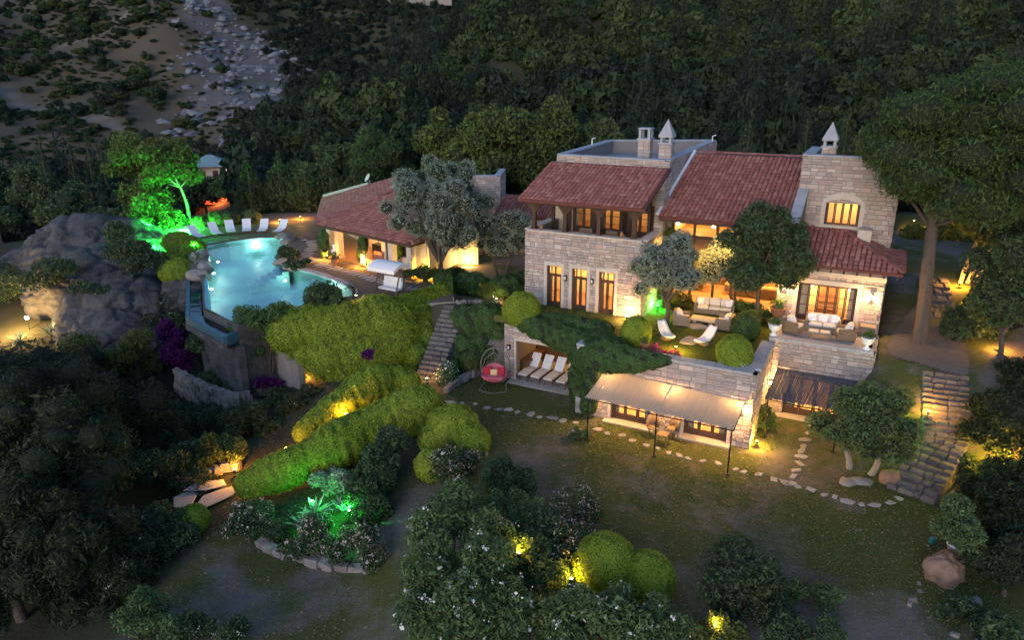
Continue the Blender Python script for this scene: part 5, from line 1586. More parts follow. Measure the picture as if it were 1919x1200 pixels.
# ---- bougainvillea
bush('bougainvillea', 'vivid purple bougainvillea below the pool overflow wall', (-20.39, 42.02, -1.8), [(*(-20.21, 41.82, 0), .9, .8, .8), (*(-19.46, 40.58, -0.7), 1.0, .9, .8), (*(-20.66, 42.31, 0.5), .6)], 4200, 'flower_purple', .12, 73, 'flower_purple', 1500, .1)
bush('bougainvillea', 'small purple bougainvillea spray on the broad hedge', (-7.87, 38.12, 0.5), [(*(-7.19, 34.59, 2), .32, .25, .3)], 260, 'flower_purple', .09, 74, 'flower_purple', 160, .08)
bush('bougainvillea', 'dark purple bougainvillea at the foot of the plastered wall', (-13.37, 37.41, -1), [(*(-13.11, 36.77, -0.5), .7, .5, .4)], 1200, 'flower_purple', .09, 75, 'flower_purple', 300, .07)
bush('dark_shrub', 'dark small tree-like shrub under the pool overflow', (-18.61, 42.02, -1.8), [(*(-17.83, 40.65, 0.1), .8, .7, .6), (*(-18.41, 41.01, 0.3), .6)], 3200, 'dark_leaf', .10, 76)
bush('dark_shrub', 'dark greenery below the concrete pool wall', (-15.98, 39.6, -1.8), [(*(-16.59, 38.28, -0.9), 1.1, 1.0, .7), (*(-14.98, 37.9, -0.9), 1.0, .9, .6), (*(-12.3, 35.81, -0.9), 1.0, .8, .5)], 6500, 'dark_leaf', .10, 77)
bush('hanging_bush', 'dark creeper covering the left face of the overflow wall', (-17.24, 39.96, 0.2), [(*(-17.35, 39.66, 0.8), .9, .8, .9), (*(-16.36, 39.28, 0.3), .9, .8, .9), (*(-15.59, 39.06, -0.1), .8, .7, 1.0)], 9000, 'dark_leaf', .10, 84)
bush('hanging_bush', 'dark creeper covering the wall between overflow and hedge', (-15.18, 39.91, -0.6), [(*(-14.6, 37.88, 1), .6, .5, .8), (*(-14.39, 38.13, -0.2), .8, .7, 1.0), (*(-13.43, 37.67, -0.8), .9, .8, .6)], 7500, 'olive_leaf', .09, 85)
bush('agave_bed_shrub', 'grey-green shrub behind the agaves in the stone-edged bed', (-6.79, 26.85, -1), [(*(-6.71, 26.64, -0.5), .8, .7, .7), (*(-7.68, 27.01, -0.6), .7, .6, .55)], 5200, 'olive_leaf', .085, 86)
bush('agave_bed_shrub', 'dark shrub right of the small agave near the oleander', (-5.26, 24.39, -1), [(*(-5.23, 24.35, -0.5), .7, .65, .75), (*(-5.59, 25.35, -0.2), .8, .7, .7)], 5600, 'dark_leaf', .085, 87)
bush('agave_bed_shrub', 'grassy dark tuft between the daisy bushes', (-8.82, 23.95, -1.4), [(*(-8.82, 24.02, -1.1), .6, .5, .4), (*(-8.18, 23.18, -1.2), .5, .45, .35)], 3000, 'dark_leaf', .09, 88)
bush('dark_shrub', 'reddish shrub below the plastered wall', (-11.07, 34.82, -1.2), [(*(-11.12, 34.18, -0.6), .8, .7, .6), (*(-10.22, 34.93, -0.5), .7)], 4200, 'cypress_leaf', .09, 78, 'flower_pink', 90, .05)
bush('dark_shrub', 'dark flowering scrub on the slope under the boulder', (-22.4, 48.74, -1), [(*(-22.72, 46.55, 0.3), 1.6, 1.4, .9), (*(-21.43, 45.02, -0.1), 1.2, 1.0, .8)], 5200, 'cypress_leaf', .10, 79, 'flower_pink', 160, .05)
bush('dark_shrub', 'green pointed shrub below the big boulder', (-24.21, 43.96, -2.6), [(*(-22.03, 40.4, 0.2), 1.1, 1.0, 1.4), (*(-22.19, 40.56, -1.2), 1.3, 1.2, 1.3)], 6500, 'tree_leaf', .12, 80)
bush('dark_shrub', 'brownish shrub left of the pointed shrub below the boulder', (-27.27, 43.96, -2.6), [(*(-25.29, 41.45, -0.2), 1.4, 1.2, 1.1), (*(-24.98, 41.04, -1.4), 1.3)], 6000, 'tree_leaf', .12, 81)
bush('dark_shrub', 'dark clump growing on top of the big boulder', (-28.74, 55.01, 2.4), [(*(-25.89, 49.55, 3.7), 1.7, 1.4, 1.0), (*(-27.78, 51.89, 4.3), 1.3, 1.1, .9), (*(-24.79, 49.08, 3), 1.2, 1.1, .9)], 6500, 'cypress_leaf', .13, 82)
bush('dark_shrub', 'scrubby growth on the upper left of the big boulder', (-31.51, 50.72, 1.5), [(*(-29.83, 47.63, 2.9), 1.8, 1.4, .8), (*(-32.14, 48.24, 2), 1.8, 1.4, .9), (*(-25.78, 43.93, 2.7), 1.2, 1, .5)], 6000, 'cypress_leaf', .12, 83)

# ---- agaves
def agave(label, loc, r, n, seed):
    rng = random.Random(seed)
    t = thing('agave', label, 'agave', loc)
    for i in range(n):
        a = i * 2.399; el = R(rng.uniform(18, 78)); ln = r * rng.uniform(.75, 1.1)
        d = Vector((math.cos(a) * math.cos(el), math.sin(a) * math.cos(el), math.sin(el)))
        s = Vector((-math.sin(a), math.cos(a), 0)); w = ln * .085
        pts = []
        for k, (q, ww) in enumerate(((0, .8), (.3, 1.0), (.65, .75), (1.0, .03))):
            c = d * ln * q + Vector((0, 0, -.18 * ln * q * q)) + d.cross(s) * 0
            pts += [c - s * w * ww + Vector((0, 0, .03 * ww)), c + Vector((0, 0, -.02 * ww)), c + s * w * ww + Vector((0, 0, .03 * ww))]
        fs = []
        for k in range(3):
            for j in range(2): fs.append((k * 3 + j, k * 3 + j + 1, k * 3 + j + 4, k * 3 + j + 3))
        link('leaf', new_mesh('leaf', pts, fs, [M['agave_leaf']]), t)
    return t
agave('variegated agave lit green beside the daisy bushes', (-7.63, 24.95, -0.9), .95, 20, 1)
agave('pale grey agave in front of the green lit one', (-7.9, 24.36, -1.1), .95, 20, 2)
agave('small agave next to the green lamp', (-6.6, 24.99, -0.8), .75, 16, 3)
agave('agave lit amber by the bright lamp on the left slope', (-31.0, 47.3, float(ground_z(np.array([-31.0]), np.array([47.3]))[0])), 1.4, 24, 4)
agave('second agave beside the bare floodlight on the left slope', (-32.6, 46.4, float(ground_z(np.array([-32.6]), np.array([46.4]))[0])), 1.0, 18, 6)
# small palm at the pool
t = thing('palm', 'small palm beside the dark round bush at the pool', 'palm', (-9, 40.75, 2.8))
mb = MB(); mb.tube([(0, 0, -.1), (.03, 0, .4), (0, 0, .8)], [.12, .11, .1], 8); mb.build('trunk', M['bark'], t)
rngp = random.Random(3)
for i in range(22):
    a = i * 2.399; el = rngp.uniform(.1, 1.2); ln = rngp.uniform(.8, 1.15)
    V, F = [], []
    for k in range(9):
        q = k / 8
        c = Vector((math.cos(a) * ln * q * math.cos(el), math.sin(a) * ln * q * math.cos(el), .8 + ln * q * math.sin(el) - .55 * ln * q * q))
        s = Vector((-math.sin(a), math.cos(a), -.25)) * (.02 + .16 * math.sin(math.pi * min(1, q + .12)))
        b = len(V); f = Vector((math.cos(a), math.sin(a), -.2)) * .1
        V += [c - f * .2, c + s + f, c + f * .3, c - s + f]
        F += [(b, b + 1, b + 2), (b, b + 2, b + 3)]
    link('frond', new_mesh('frond', V, F, [M['dark_leaf']]), t)
# ------------------------------------------------------------------ trees of the garden
def gz1(x, y):
    return float(ground_z(np.array([x]), np.array([y]))[0])

OL = dict(leaf='olive_leaf', size=.105, aspect=.34, shell=.5)
tree('olive_tree', 'big rounded grey-green olive tree between pool house and villa', 'tree', (-4.56, 45.76, 2.8), 1.3, .30, (0, .1, 4.4, 3.6, 3.1, 3.5), 90, 52000, seed=101, sub=(.15, .25), k=16, **OL)
tree('olive_tree', 'olive tree nearest the villa wall on the small patio', 'tree', (-0.26, 46.66, 2.8), 1.2, .13, (.1, .2, 2.75, 1.6, 1.4, 1.7), 15, 8000, seed=102, lean=(.3, 0), **OL)
tree('olive_tree', 'slender leaning olive tree on the patio beside its twin', 'tree', (-0.95, 46.79, 2.8), 1.1, .11, (-.2, .1, 2.4, 1.3, 1.2, 1.5), 12, 5500, seed=103, lean=(-.25, 0), **OL)
tree('olive_tree', 'silvery olive tree rising from the terrace lawn in front of the villa corner', 'tree', (7.55, 35.21, 3.3), 1.4, .16, (.05, .15, 3.0, 2.1, 1.8, 1.9), 60, 28000, seed=104, sub=(.13, .27), k=12, bumps=.2, **OL)
tree('evergreen_oak', 'dark leafy tree with thin trunk in front of the annex', 'tree', (11.91, 34.26, 3.3), 2.1, .12, (.15, .2, 3.9, 2.4, 2.0, 2.5), 46, 26000, .13, 'dark_leaf', seed=105, sub=(.18, .30), aspect=.5, lean=(-.1, .2))
tree('evergreen_oak', 'smaller tree with warm lit foliage in front of the big glazing', 'tree', (12.08, 37.36, 3.3), 1.9, .10, (-1.1, .0, 2.9, 1.6, 1.2, 1.5), 15, 9000, .13, 'olive_leaf', seed=106, lean=(-.6, 0), aspect=.4)
# the umbrella pine
pl_ = (18.72, 32.23, 3.5)
rng = np.random.RandomState(77)
ex_ = []
for i in range(105):
    a = rng.uniform(0, 6.283); q = rng.uniform(.1, 1) ** .55
    x_, y_ = math.cos(a) * q * 3.7, math.sin(a) * q * 3.6
    top_ = 3.3 * (1 - q ** 2.2)
    z_ = 9.2 + rng.uniform(-2.7, top_)
    s_ = rng.uniform(.65, 1.2)
    ex_.append((x_ + .9, y_ + .2, z_ + .1, s_ * 1.1, s_ * 1.1, s_ * .8))
tp = thing('umbrella_pine', 'huge umbrella pine towering over the annex on the right', 'tree', pl_)
mb = MB()
path = smooth_line([(0, 0, -.4), (-.05, 0, 1.5), (-.2, .1, 4.0), (-.35, .2, 6.8)], 4)
mb.tube(path, [.50, .36, .31, .29, .28, .28, .27, .27, .26, .25, .24, .23, .22][:len(path)], 12)
for l in ex_[::2]:
    e_ = Vector(l[:3]); s0 = Vector((-.3, .15, 5.2 + random.Random(int(e_.x * 99)).uniform(0, 1.2)))
    mb.tube(smooth_line([s0, s0.lerp(e_, .5) + Vector((0, 0, -.25)), e_], 3), [.10, .085, .07, .06, .05, .035, .02], 6)
mb.build('trunk', M['bark'], tp, True)
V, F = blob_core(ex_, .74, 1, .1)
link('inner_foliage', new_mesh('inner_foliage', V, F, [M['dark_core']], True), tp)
p, nn = lobe_points(ex_, 95000, rng, .4, .65, -.9, .15, .6)
link('crown', quad_mesh('crown', leaf_faces(p, nn, .15, rng, .26, .8, .3, up_=1.2), len(p), [M['pine_leaf']]), tp)

# right-hand trees
tree('broadleaf_tree', 'bushy green tree in front of the dark awning', 'tree', (13.97, 26.5, 0), 1.0, .16, (.1, 0, 2.2, 2.15, 1.8, 2.0), 40, 24000, .11, 'oleander_leaf', 'bark_pale', seed=111, sub=(.19, .31), stems=2)
tree('broadleaf_tree', 'dark tree at the right edge above the stone steps', 'tree', (21.53, 30.95, 2.5), 2.0, .16, (.2, 0, 4.0, 2.4, 2.2, 2.2), 20, 13000, .16, 'dark_leaf', seed=112, sub=(.3, .45))
tree('broadleaf_tree', 'dense tree overhanging the upper right edge below the pine', 'tree', (25.76, 37.47, 4), 2.2, .16, (.4, .4, 3.6, 2.6, 2.4, 2.2), 18, 12000, .17, 'dark_leaf', seed=113, sub=(.3, .46))
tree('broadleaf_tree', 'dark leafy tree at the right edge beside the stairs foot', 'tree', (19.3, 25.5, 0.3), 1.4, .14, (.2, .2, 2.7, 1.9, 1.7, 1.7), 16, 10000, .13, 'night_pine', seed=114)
tree('broadleaf_tree', 'small tree lit yellow beside the lower stairs', 'tree', (18.3, 24.5, .1), .8, .08, (0, -.1, 1.2, .75, .7, .6), 8, 3600, .10, 'tree_leaf', seed=115)
tree('broadleaf_tree', 'lemon tree in a white pot at the right of the lawn', 'tree', (14.35, 20.33, 0.55), .5, .07, (0, 0, 1.15, .95, .9, .75), 11, 6000, .10, 'oleander_leaf', seed=116)
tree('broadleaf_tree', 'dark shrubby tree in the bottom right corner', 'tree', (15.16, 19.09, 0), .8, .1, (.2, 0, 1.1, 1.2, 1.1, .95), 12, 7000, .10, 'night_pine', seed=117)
bush('dark_shrub', 'leafy shrub right of the bare stony patch', (13.78, 18.14, -0), [(*(13.33, 18.02, 0.3), .6, .55, .45), (*(13.64, 17.03, 0.4), .7)], 4200, 'dark_leaf', .09, 118)
bush('dark_shrub', 'green shrub covering the bank above the broadleaf tree', (16.8, 29.72, 1.5), [(*(16.65, 30.31, 2), .95, .9, .8), (*(17.01, 29.6, 1.3), .8), (*(16.25, 30.56, 1.5), .7)], 6000, 'dark_leaf', .11, 119)
bush('dark_shrub', 'shrubs lining the right side of the upper stairs', (20.62, 29.52, 1.6), [(*(20.37, 29.3, 2.2), 1.0, .9, .9), (*(19.61, 28.28, 1.2), .8), (*(20.62, 28.27, 1.2), 1.0)], 7500, 'dark_leaf', .11, 120)
bush('dark_shrub', 'low bush at the right of the pine trunk path', (21.24, 33.18, 3.2), [(*(20.78, 32.54, 3.7), 1.0, .9, .8), (*(21.92, 33.39, 4.2), 1.2, 1, 1)], 5500, 'dark_leaf', .12, 121)
bush('dark_shrub', 'dark bush at the foot of the lower stairs', (18.43, 26.49, 0.2), [(*(18.1, 26.25, 0.7), .8, .8, .7), (*(17.34, 24.04, 0.5), .9)], 5200, 'dark_leaf', .10, 122)

# left foreground pines and thicket
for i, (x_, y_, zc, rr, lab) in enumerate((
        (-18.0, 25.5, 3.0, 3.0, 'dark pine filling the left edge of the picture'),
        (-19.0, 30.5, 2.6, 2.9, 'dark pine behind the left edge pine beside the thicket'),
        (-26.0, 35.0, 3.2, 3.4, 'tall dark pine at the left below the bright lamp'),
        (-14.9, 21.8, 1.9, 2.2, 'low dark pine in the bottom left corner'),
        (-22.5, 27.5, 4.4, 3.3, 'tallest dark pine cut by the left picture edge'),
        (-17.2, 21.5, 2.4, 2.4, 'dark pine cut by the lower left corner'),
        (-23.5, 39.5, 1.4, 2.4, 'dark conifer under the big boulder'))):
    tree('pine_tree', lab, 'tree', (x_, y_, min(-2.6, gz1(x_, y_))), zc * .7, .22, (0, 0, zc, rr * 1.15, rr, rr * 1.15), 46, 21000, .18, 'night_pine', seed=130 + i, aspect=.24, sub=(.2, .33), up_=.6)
for i, (x_, y_, rr, lab) in enumerate(((-20.5, 35.5, 1.8, 'dark undergrowth right of the dark conifer'), (-16.8, 33.0, 1.5, 'dark thicket left of the dry stone wall'), (-15.0, 29.0, 1.4, 'dark thicket above the lower lawn on the left'), (-28.5, 41.8, 1.6, 'dark thicket under the amber lit agave'),
        (-16.2, 36.0, 1.3, 'dark shrubs at the foot of the overflow wall'), (-13.0, 33.6, 1.1, 'low dark shrubs right of the dry stone wall'), (-13.6, 24.2, 1.1, 'dark flowering cover left of the lower path'), (-38.0, 52.5, 2.4, 'dark scrub left of the big boulder'), (-36.0, 39.5, 2.4, 'dark scrub at the left edge below the lamp'))):
    z_ = gz1(x_, y_)
    bush('thicket', lab, (x_, y_, z_), [(x_, y_, z_ + rr * .55, rr, rr, rr * .8), (x_ + rr * .9, y_ - .4, z_ + rr * .4, rr * .85, rr * .8, rr * .6), (x_ - rr * .9, y_ + .3, z_ + rr * .45, rr * .85, rr * .8, rr * .7)], 12000, 'dark_leaf', .10, 140 + i, 'flower_pink' if i % 3 == 0 else None, 120, .05)

# behind the pool and the house: individual trees that stand out
def back_tree(name, lab, x, y, ztop, r, leaf, seed, n=5000, size=.30, group=None, zb=None, rz=None, aspect=.45):
    z0 = gz1(x, y) if zb is None else zb
    h = ztop - z0
    rz = rz or h * .42
    return tree(name, lab, 'tree', (x, y, z0), h * .35, .16 + h * .012, (0, 0, h - rz, r, r * .9, rz), 15, n, size, leaf, seed=seed, group=group, sub=(.3, .48), aspect=aspect)
back_tree('broadleaf_tree', 'tall yellow-green tree behind the gap between pool house and villa', -2.5, 69, 12.3, 4.0, 'tree_leaf', 201, 11000)
back_tree('broadleaf_tree', 'tall yellow-green tree left of the villa roof', 3.2, 71, 12.6, 4.0, 'tree_leaf', 202, 11000)
back_tree('broadleaf_tree', 'brownish green tree left of the tall yellow-green pair', -6.6, 74, 11.5, 3.0, 'tree_leaf', 203, 8000)
back_tree('broadleaf_tree', 'soft green tree directly behind the villa chimneys', 9.0, 73, 10.6, 3.0, 'scrub_leaf', 204, 7000)
back_tree('pine_tree', 'dark layered pine behind the pool house roof', -13.0, 74, 9.6, 3.2, 'pine_leaf', 205, 8000, .28, aspect=.25)
back_tree('pine_tree', 'dark pine left of the layered pine', -17.5, 77, 8.4, 3.0, 'scrub_leaf', 206, 6000)
back_tree('broadleaf_tree', 'pale green tree behind the pool house parapet', -19.5, 72, 7.2, 2.6, 'scrub_leaf', 207, 6000)
def cypress(label, x, y, ztop, r, seed, group=None, n=3600):
    z0 = gz1(x, y); h = ztop - z0
    rng = np.random.RandomState(seed)
    t = thing('cypress', label, 'tree', (x, y, z0), 0, group)
    lb = []
    for k in range(14):
        q = (k + .5) / 14
        rr = r * (.55 + .5 * math.sin(math.pi * min(1, q * 1.05 + .12))) * (1 - q ** 3)
        lb.append((rng.normal(0, .12), rng.normal(0, .12), h * (.06 + .9 * q), rr + .1, rr + .1, h * .07 + .15))
    mb = MB(); mb.tube([(0, 0, -.2), (0, 0, h * .5), (0, 0, h * .92)], [.14, .1, .03], 6); mb.build('trunk', M['bark'], t)
    p, nn = lobe_points(lb, n, rng, .4, .75, -1, .15, .5)
    link('crown', quad_mesh('crown', leaf_faces(p, nn, .24, rng, .3, .5, .3, up_=1.5), len(p), [M['cypress_leaf']]), t)
    return t
cypress('cypress directly right of the villa flat roof', 19.6, 63.5, 12.2, 1.15, 211)
cypress('cypress lit amber behind the villa ridge near the right spire', 24.4, 63.5, 11.9, 1.0, 212)
cypress('slim cypress behind the right spire', 27.0, 62.0, 12.6, 1.0, 213)
cypress('cypress left of the villa back roof corner', 14.8, 66.0, 10.6, 1.2, 214)
for i, (x, y, zt, r) in enumerate(((-24.5, 70, 7.6, 1.5), (-21.8, 70.5, 8.2, 1.3), (-19.2, 69.8, 7.2, 1.6), (-17.0, 70.5, 7.9, 1.2), (-14.6, 69.6, 6.8, 1.5))):
    cypress(['bushy conifer far left in the dark row behind the pool', 'second conifer from the left in the dark row behind the pool', 'middle conifer of the dark row behind the pool', 'fourth conifer in the dark row behind the pool', 'conifer at the pool house end of the dark row'][i], x, y, zt, r, 220 + i, 'conifer row behind the pool', 4200)
for i, (x, y, zt) in enumerate(((-60, 97, 8.6), (-57.5, 99, 7.2), (-54.6, 98, 8.4), (-52.4, 97, 7.8), (-50.0, 99, 7.4), (-48.2, 98, 6.6), (-62.5, 101, 7.0))):
    cypress(['tallest black cypress left in the distant group', 'second black cypress in the distant group', 'third black cypress in the distant group', 'fourth black cypress in the distant group', 'fifth black cypress in the distant group', 'shortest black cypress right in the distant group', 'black cypress at the outer left of the distant group'][i], x, y, zt, .75, 230 + i, 'cypresses on the far left', 2000)
for i, (x, y, zt, r, lf) in enumerate(((-34, 73, 4.6, 2.8, 'scrub_leaf'), (-39, 76, 5.2, 3.2, 'scrub_leaf'), (-45, 78, 4.8, 3.4, 'dark_leaf'), (-51, 80, 5.2, 3.4, 'scrub_leaf'), (-37, 68, 3.4, 2.4, 'dark_leaf'), (-57, 84, 5.0, 3.4, 'dark_leaf'), (-43, 70, 3.2, 2.6, 'scrub_leaf'), (-50, 72, 3.0, 2.6, 'dark_leaf'))):
    back_tree('broadleaf_tree', ['dim grey-green tree behind the green lit shrub', 'dim tree second left of the green lit tree', 'dark tree in the left grove above the boulder', 'dim tree near the left edge above the boulder', 'dark low tree just behind the boulder top', 'dark tree at the far left of the grove', 'low dim tree behind the boulder shoulder', 'low dark tree left of the boulder shoulder'][i], x, y, zt, r, lf, 240 + i, 4200, .26)
back_tree('broadleaf_tree', 'low round tree in front of the far orange lit house', -31.5, 84, 3.6, 2.6, 'scrub_leaf', 270, 4200, .26)
back_tree('broadleaf_tree', 'low dark tree left of the far orange lit house', -36.5, 88, 3.4, 2.8, 'dark_leaf', 271, 4200, .26)
# the green lit tree
gt = (-27.96, 64.07, 2.8)
tree('eucalyptus', 'tall sparse tree with trunk lit vivid green behind the pool', 'tree', gt, 3.2, .2, (-2.2, .3, 5.0, 4.3, 3.0, 3.0), 44, 15000, .26, 'tree_leaf', 'bark_pale', dense=False, seed=250, sub=(.18, .32), lean=(-.4, 0), shell=.7, k=12)
bush('green_shrub', 'leafy shrub glowing green in front of the dark grove', (-31.43, 61.68, 1.5), [(*(-31.23, 61.75, 2.4), 1.5, 1.2, 1.2), (*(-29.68, 60.48, 2), 1.2, 1.1, 1.0), (*(-33.68, 64.48, 3), 1.3, 1.1, 1.2)], 6500, 'tree_leaf', .16, 251)
bush('green_shrub', 'taller shrub lit dim green under the sparse tree', (-31.99, 66.12, 2.2), [(*(-30.46, 62.85, 4), 1.9, 1.5, 1.8), (*(-28.81, 62.56, 3.6), 1.4, 1.2, 1.4), (*(-32.7, 64.29, 4.2), 1.5, 1.3, 1.5)], 7000, 'tree_leaf', .18, 252)
# trees at the right behind the annex
for i, (x, y, zt, r, lf) in enumerate(((32.5, 43, 9.0, 2.6, 'dark_leaf'), (31, 50, 10.5, 3.2, 'scrub_leaf'), (34, 58, 12, 3.6, 'dark_leaf'), (25, 56, 9.5, 2.4, 'tree_leaf'), (39, 62, 13, 3.6, 'scrub_leaf'), (30, 62, 11, 2.8, 'scrub_leaf'))):
    back_tree('broadleaf_tree', ['dark tree with leaning trunks lit amber right of the pine', 'dim tree behind the pine crown on the right', 'dark tree at the upper right edge', 'tree behind the amber garden lamp', 'far right tree behind the pine', 'tree between the pine and the hillside'][i], x, y, zt, r, lf, 260 + i, 5500, .26)
bush('dark_shrub', 'shrub glowing yellow left of the pine trunk in the back garden', (28.52, 51.47, 4.2), [(*(27.62, 50.03, 4.7), 1.1, .8, .9)], 3000, 'tree_leaf', .12, 300)
bush('dark_shrub', 'shrub glowing amber right of the pine trunk in the back garden', (30.55, 51.47, 4.2), [(*(29.47, 49.62, 4.9), 1.5, .8, 1.2)], 3600, 'tree_leaf', .12, 301)
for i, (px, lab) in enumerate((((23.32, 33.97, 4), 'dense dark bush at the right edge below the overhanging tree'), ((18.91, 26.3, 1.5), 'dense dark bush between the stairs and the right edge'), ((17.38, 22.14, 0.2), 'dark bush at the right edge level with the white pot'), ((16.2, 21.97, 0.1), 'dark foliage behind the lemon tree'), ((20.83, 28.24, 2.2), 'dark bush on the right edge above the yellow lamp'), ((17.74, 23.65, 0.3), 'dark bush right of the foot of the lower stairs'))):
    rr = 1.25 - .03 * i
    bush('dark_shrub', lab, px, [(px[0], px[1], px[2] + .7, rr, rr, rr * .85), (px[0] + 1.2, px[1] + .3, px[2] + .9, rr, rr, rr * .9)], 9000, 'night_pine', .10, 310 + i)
# leaning multi-trunk lit amber
lt = thing('leaning_trunks', 'pair of leaning bare trunks lit amber from below', 'tree', (25.06, 40.31, 3.6))
for s in range(3):
    mb = MB(); a = s * 1.3
    mb.tube(smooth_line([(s * .35, 0, -.2), (s * .5 + .3, .1, 1.6), (s * .4 + .9, .2, 3.4)], 4), .12, 7); mb.build('trunk', M['bark_pale'], lt)
p, nn = lobe_points([(.9, .2, 3.8, 1.5, 1.3, .9), (1.8, .2, 4.2, 1.2, 1.2, .8)], 4200, rng, .6, .6, -1, .2, .6)
link('crown', quad_mesh('crown', leaf_faces(p, nn, .16, rng), len(p), [M['tree_leaf']]), lt)

# ------------------------------------------------------------------ hillside scrub (one mass)
lib = bpy.data.collections.new('scrub_library')
rng = np.random.RandomState(9)
for k in range(6):
    lb = cluster((0, 0, .42), (.5, .5, .42), 13, rng, (.28, .48))
    p, nn = lobe_points(lb, 1500, rng, .3, .75, -.8, .10, .3)
    me_ = quad_mesh('scrub_shape', leaf_faces(p, nn, .07, rng, .8, 1.6, tri=True), len(p), [M['wood_leaf']], 3)
    lib.objects.link(bpy.data.objects.new('scrub_shape_%d' % k, me_))
for k in range(2):
    lb = [(rng.normal(0, .03), rng.normal(0, .03), .15 + q * .8, .30 * (1 - q) + .07, .30 * (1 - q) + .07, .16) for q in np.linspace(0, 1, 8)]
    p, nn = lobe_points(lb, 1000, rng, .4, .7, -.9, .12, .2)
    me_ = quad_mesh('scrub_shape', leaf_faces(p, nn, .065, rng, .3, .6, up_=.8), len(p), [M['wood_dark']])
    lib.objects.link(bpy.data.objects.new('scrub_shape_%d' % (6 + k), me_))
for k, o_ in enumerate(sorted(lib.objects, key=lambda o: o.name)[:3]):
    for j, mt in enumerate(('wood_dark', 'wood_pale')):
        m2 = o_.data.copy(); m2.materials.clear(); m2.materials.append(M[mt])
        lib.objects.link(bpy.data.objects.new('scrub_shape_%s' % 'abcdef'[j * 3 + k], m2))

def scatter(name, label, cat, pts, scl, idx):
    me_ = bpy.data.meshes.new(name)
    me_.vertices.add(len(pts)); me_.vertices.foreach_set('co', np.asarray(pts, dtype=np.float32).ravel())
    a = me_.attributes.new('scl', 'FLOAT_VECTOR', 'POINT'); a.data.foreach_set('vector', np.asarray(scl, dtype=np.float32).ravel())
    a = me_.attributes.new('rz', 'FLOAT_VECTOR', 'POINT'); r = np.zeros((len(pts), 3)); r[:, 2] = rng.uniform(0, 6.28, len(pts)); a.data.foreach_set('vector', r.astype(np.float32).ravel())
    a = me_.attributes.new('pick', 'INT', 'POINT'); a.data.foreach_set('value', np.asarray(idx, dtype=np.int32))
    o = link(name, me_)
    ng = bpy.data.node_groups.new(name, 'GeometryNodeTree')
    ng.interface.new_socket('Geometry', in_out='INPUT', socket_type='NodeSocketGeometry')
    ng.interface.new_socket('Geometry', in_out='OUTPUT', socket_type='NodeSocketGeometry')
    N = ng.nodes; K = ng.links
    gi = N.new('NodeGroupInput'); go = N.new('NodeGroupOutput')
    ci = N.new('GeometryNodeCollectionInfo'); ci.inputs['Collection'].default_value = lib
    ci.inputs['Separate Children'].default_value = True; ci.inputs['Reset Children'].default_value = True
    ip = N.new('GeometryNodeInstanceOnPoints'); ip.inputs['Pick Instance'].default_value = True
    def na(nm, ty):
        n_ = N.new('GeometryNodeInputNamedAttribute'); n_.data_type = ty; n_.inputs['Name'].default_value = nm
        return n_.outputs['Attribute']
    K.new(gi.outputs[0], ip.inputs['Points']); K.new(ci.outputs[0], ip.inputs['Instance'])
    K.new(na('pick', 'INT'), ip.inputs['Instance Index']); K.new(na('scl', 'FLOAT_VECTOR'), ip.inputs['Scale'])
    K.new(na('rz', 'FLOAT_VECTOR'), ip.inputs['Rotation'])
    K.new(ip.outputs[0], go.inputs[0])
    md = o.modifiers.new('scatter', 'NODES'); md.node_group = ng
    return tag(o, label, cat, kind='stuff')

def pick_points(n, x0, x1, y0, y1, dens):
    X = rng.uniform(x0, x1, n); Y = rng.uniform(y0, y1, n)
    k = rng.uniform(0, 1, n) < dens(X, Y)
    X, Y = X[k], Y[k]
    return X, Y, ground_z(X, Y)
def dens_wood(X, Y):
    inframe = (np.abs(X) < Y * .74 + 6)
    return inframe * (1 - dry_mask(X, Y) * .97) * (1 - scar_mask(X, Y)) * (line_dist([(-41, 106), (-33, 82), (-30, 76)], X, Y) > 5) * sstep(70, 80, Y + np.where(X > 12, 8, 0)) * np.clip(150 / np.maximum(Y, 80), .25, 1)
X, Y, Z = pick_points(34000, -190, 200, 70, 290, dens_wood)
PXY = np.stack([X, Y, X * 0], -1)
keep = ~((wob(PXY, 26, 12) > 1.05) & (Y > 95))
X, Y, Z, PXY = X[keep], Y[keep], Z[keep], PXY[keep]
s = np.exp(rng.normal(0, .45, len(X))) * 2.6 * (1 + .3 * wob(PXY, 40, 5))
s = np.clip(s, .8, 6.5) * np.clip(1.25 - (Y - 80) / 200, .8, 1.25)
xr = -24 + (Y - 90) * 26 / 80
ru = rng.uniform(0, 1, len(X))
pk = rng.randint(0, 6, len(X))
conif = ru < .10
pk = np.where(conif, rng.randint(6, 8, len(X)), pk)
dark = ((X < xr - 3) & (ru < .95)) | ((Y < 108) & (ru < .45)) | (wob(PXY, 34, 14) > .55)
pk = np.where(dark & ~conif, rng.randint(8, 11, len(X)), pk)
pale = (X > xr - 3) & (X < xr + 22) & (Y > 96) & (ru > .5) | ((wob(PXY, 30, 17) > .5) & (Y > 110))
pk = np.where(pale & ~dark & ~conif, rng.randint(11, 14, len(X)), pk)
hz = np.where(conif, 1.7, rng.uniform(.7, 1.2, len(X)))
scatter('hillside_scrub', 'dense green wood and scrub covering the far hillside', 'scrub', np.stack([X, Y, Z - .15 * s], -1), np.stack([s, s, s * hz], -1), pk)

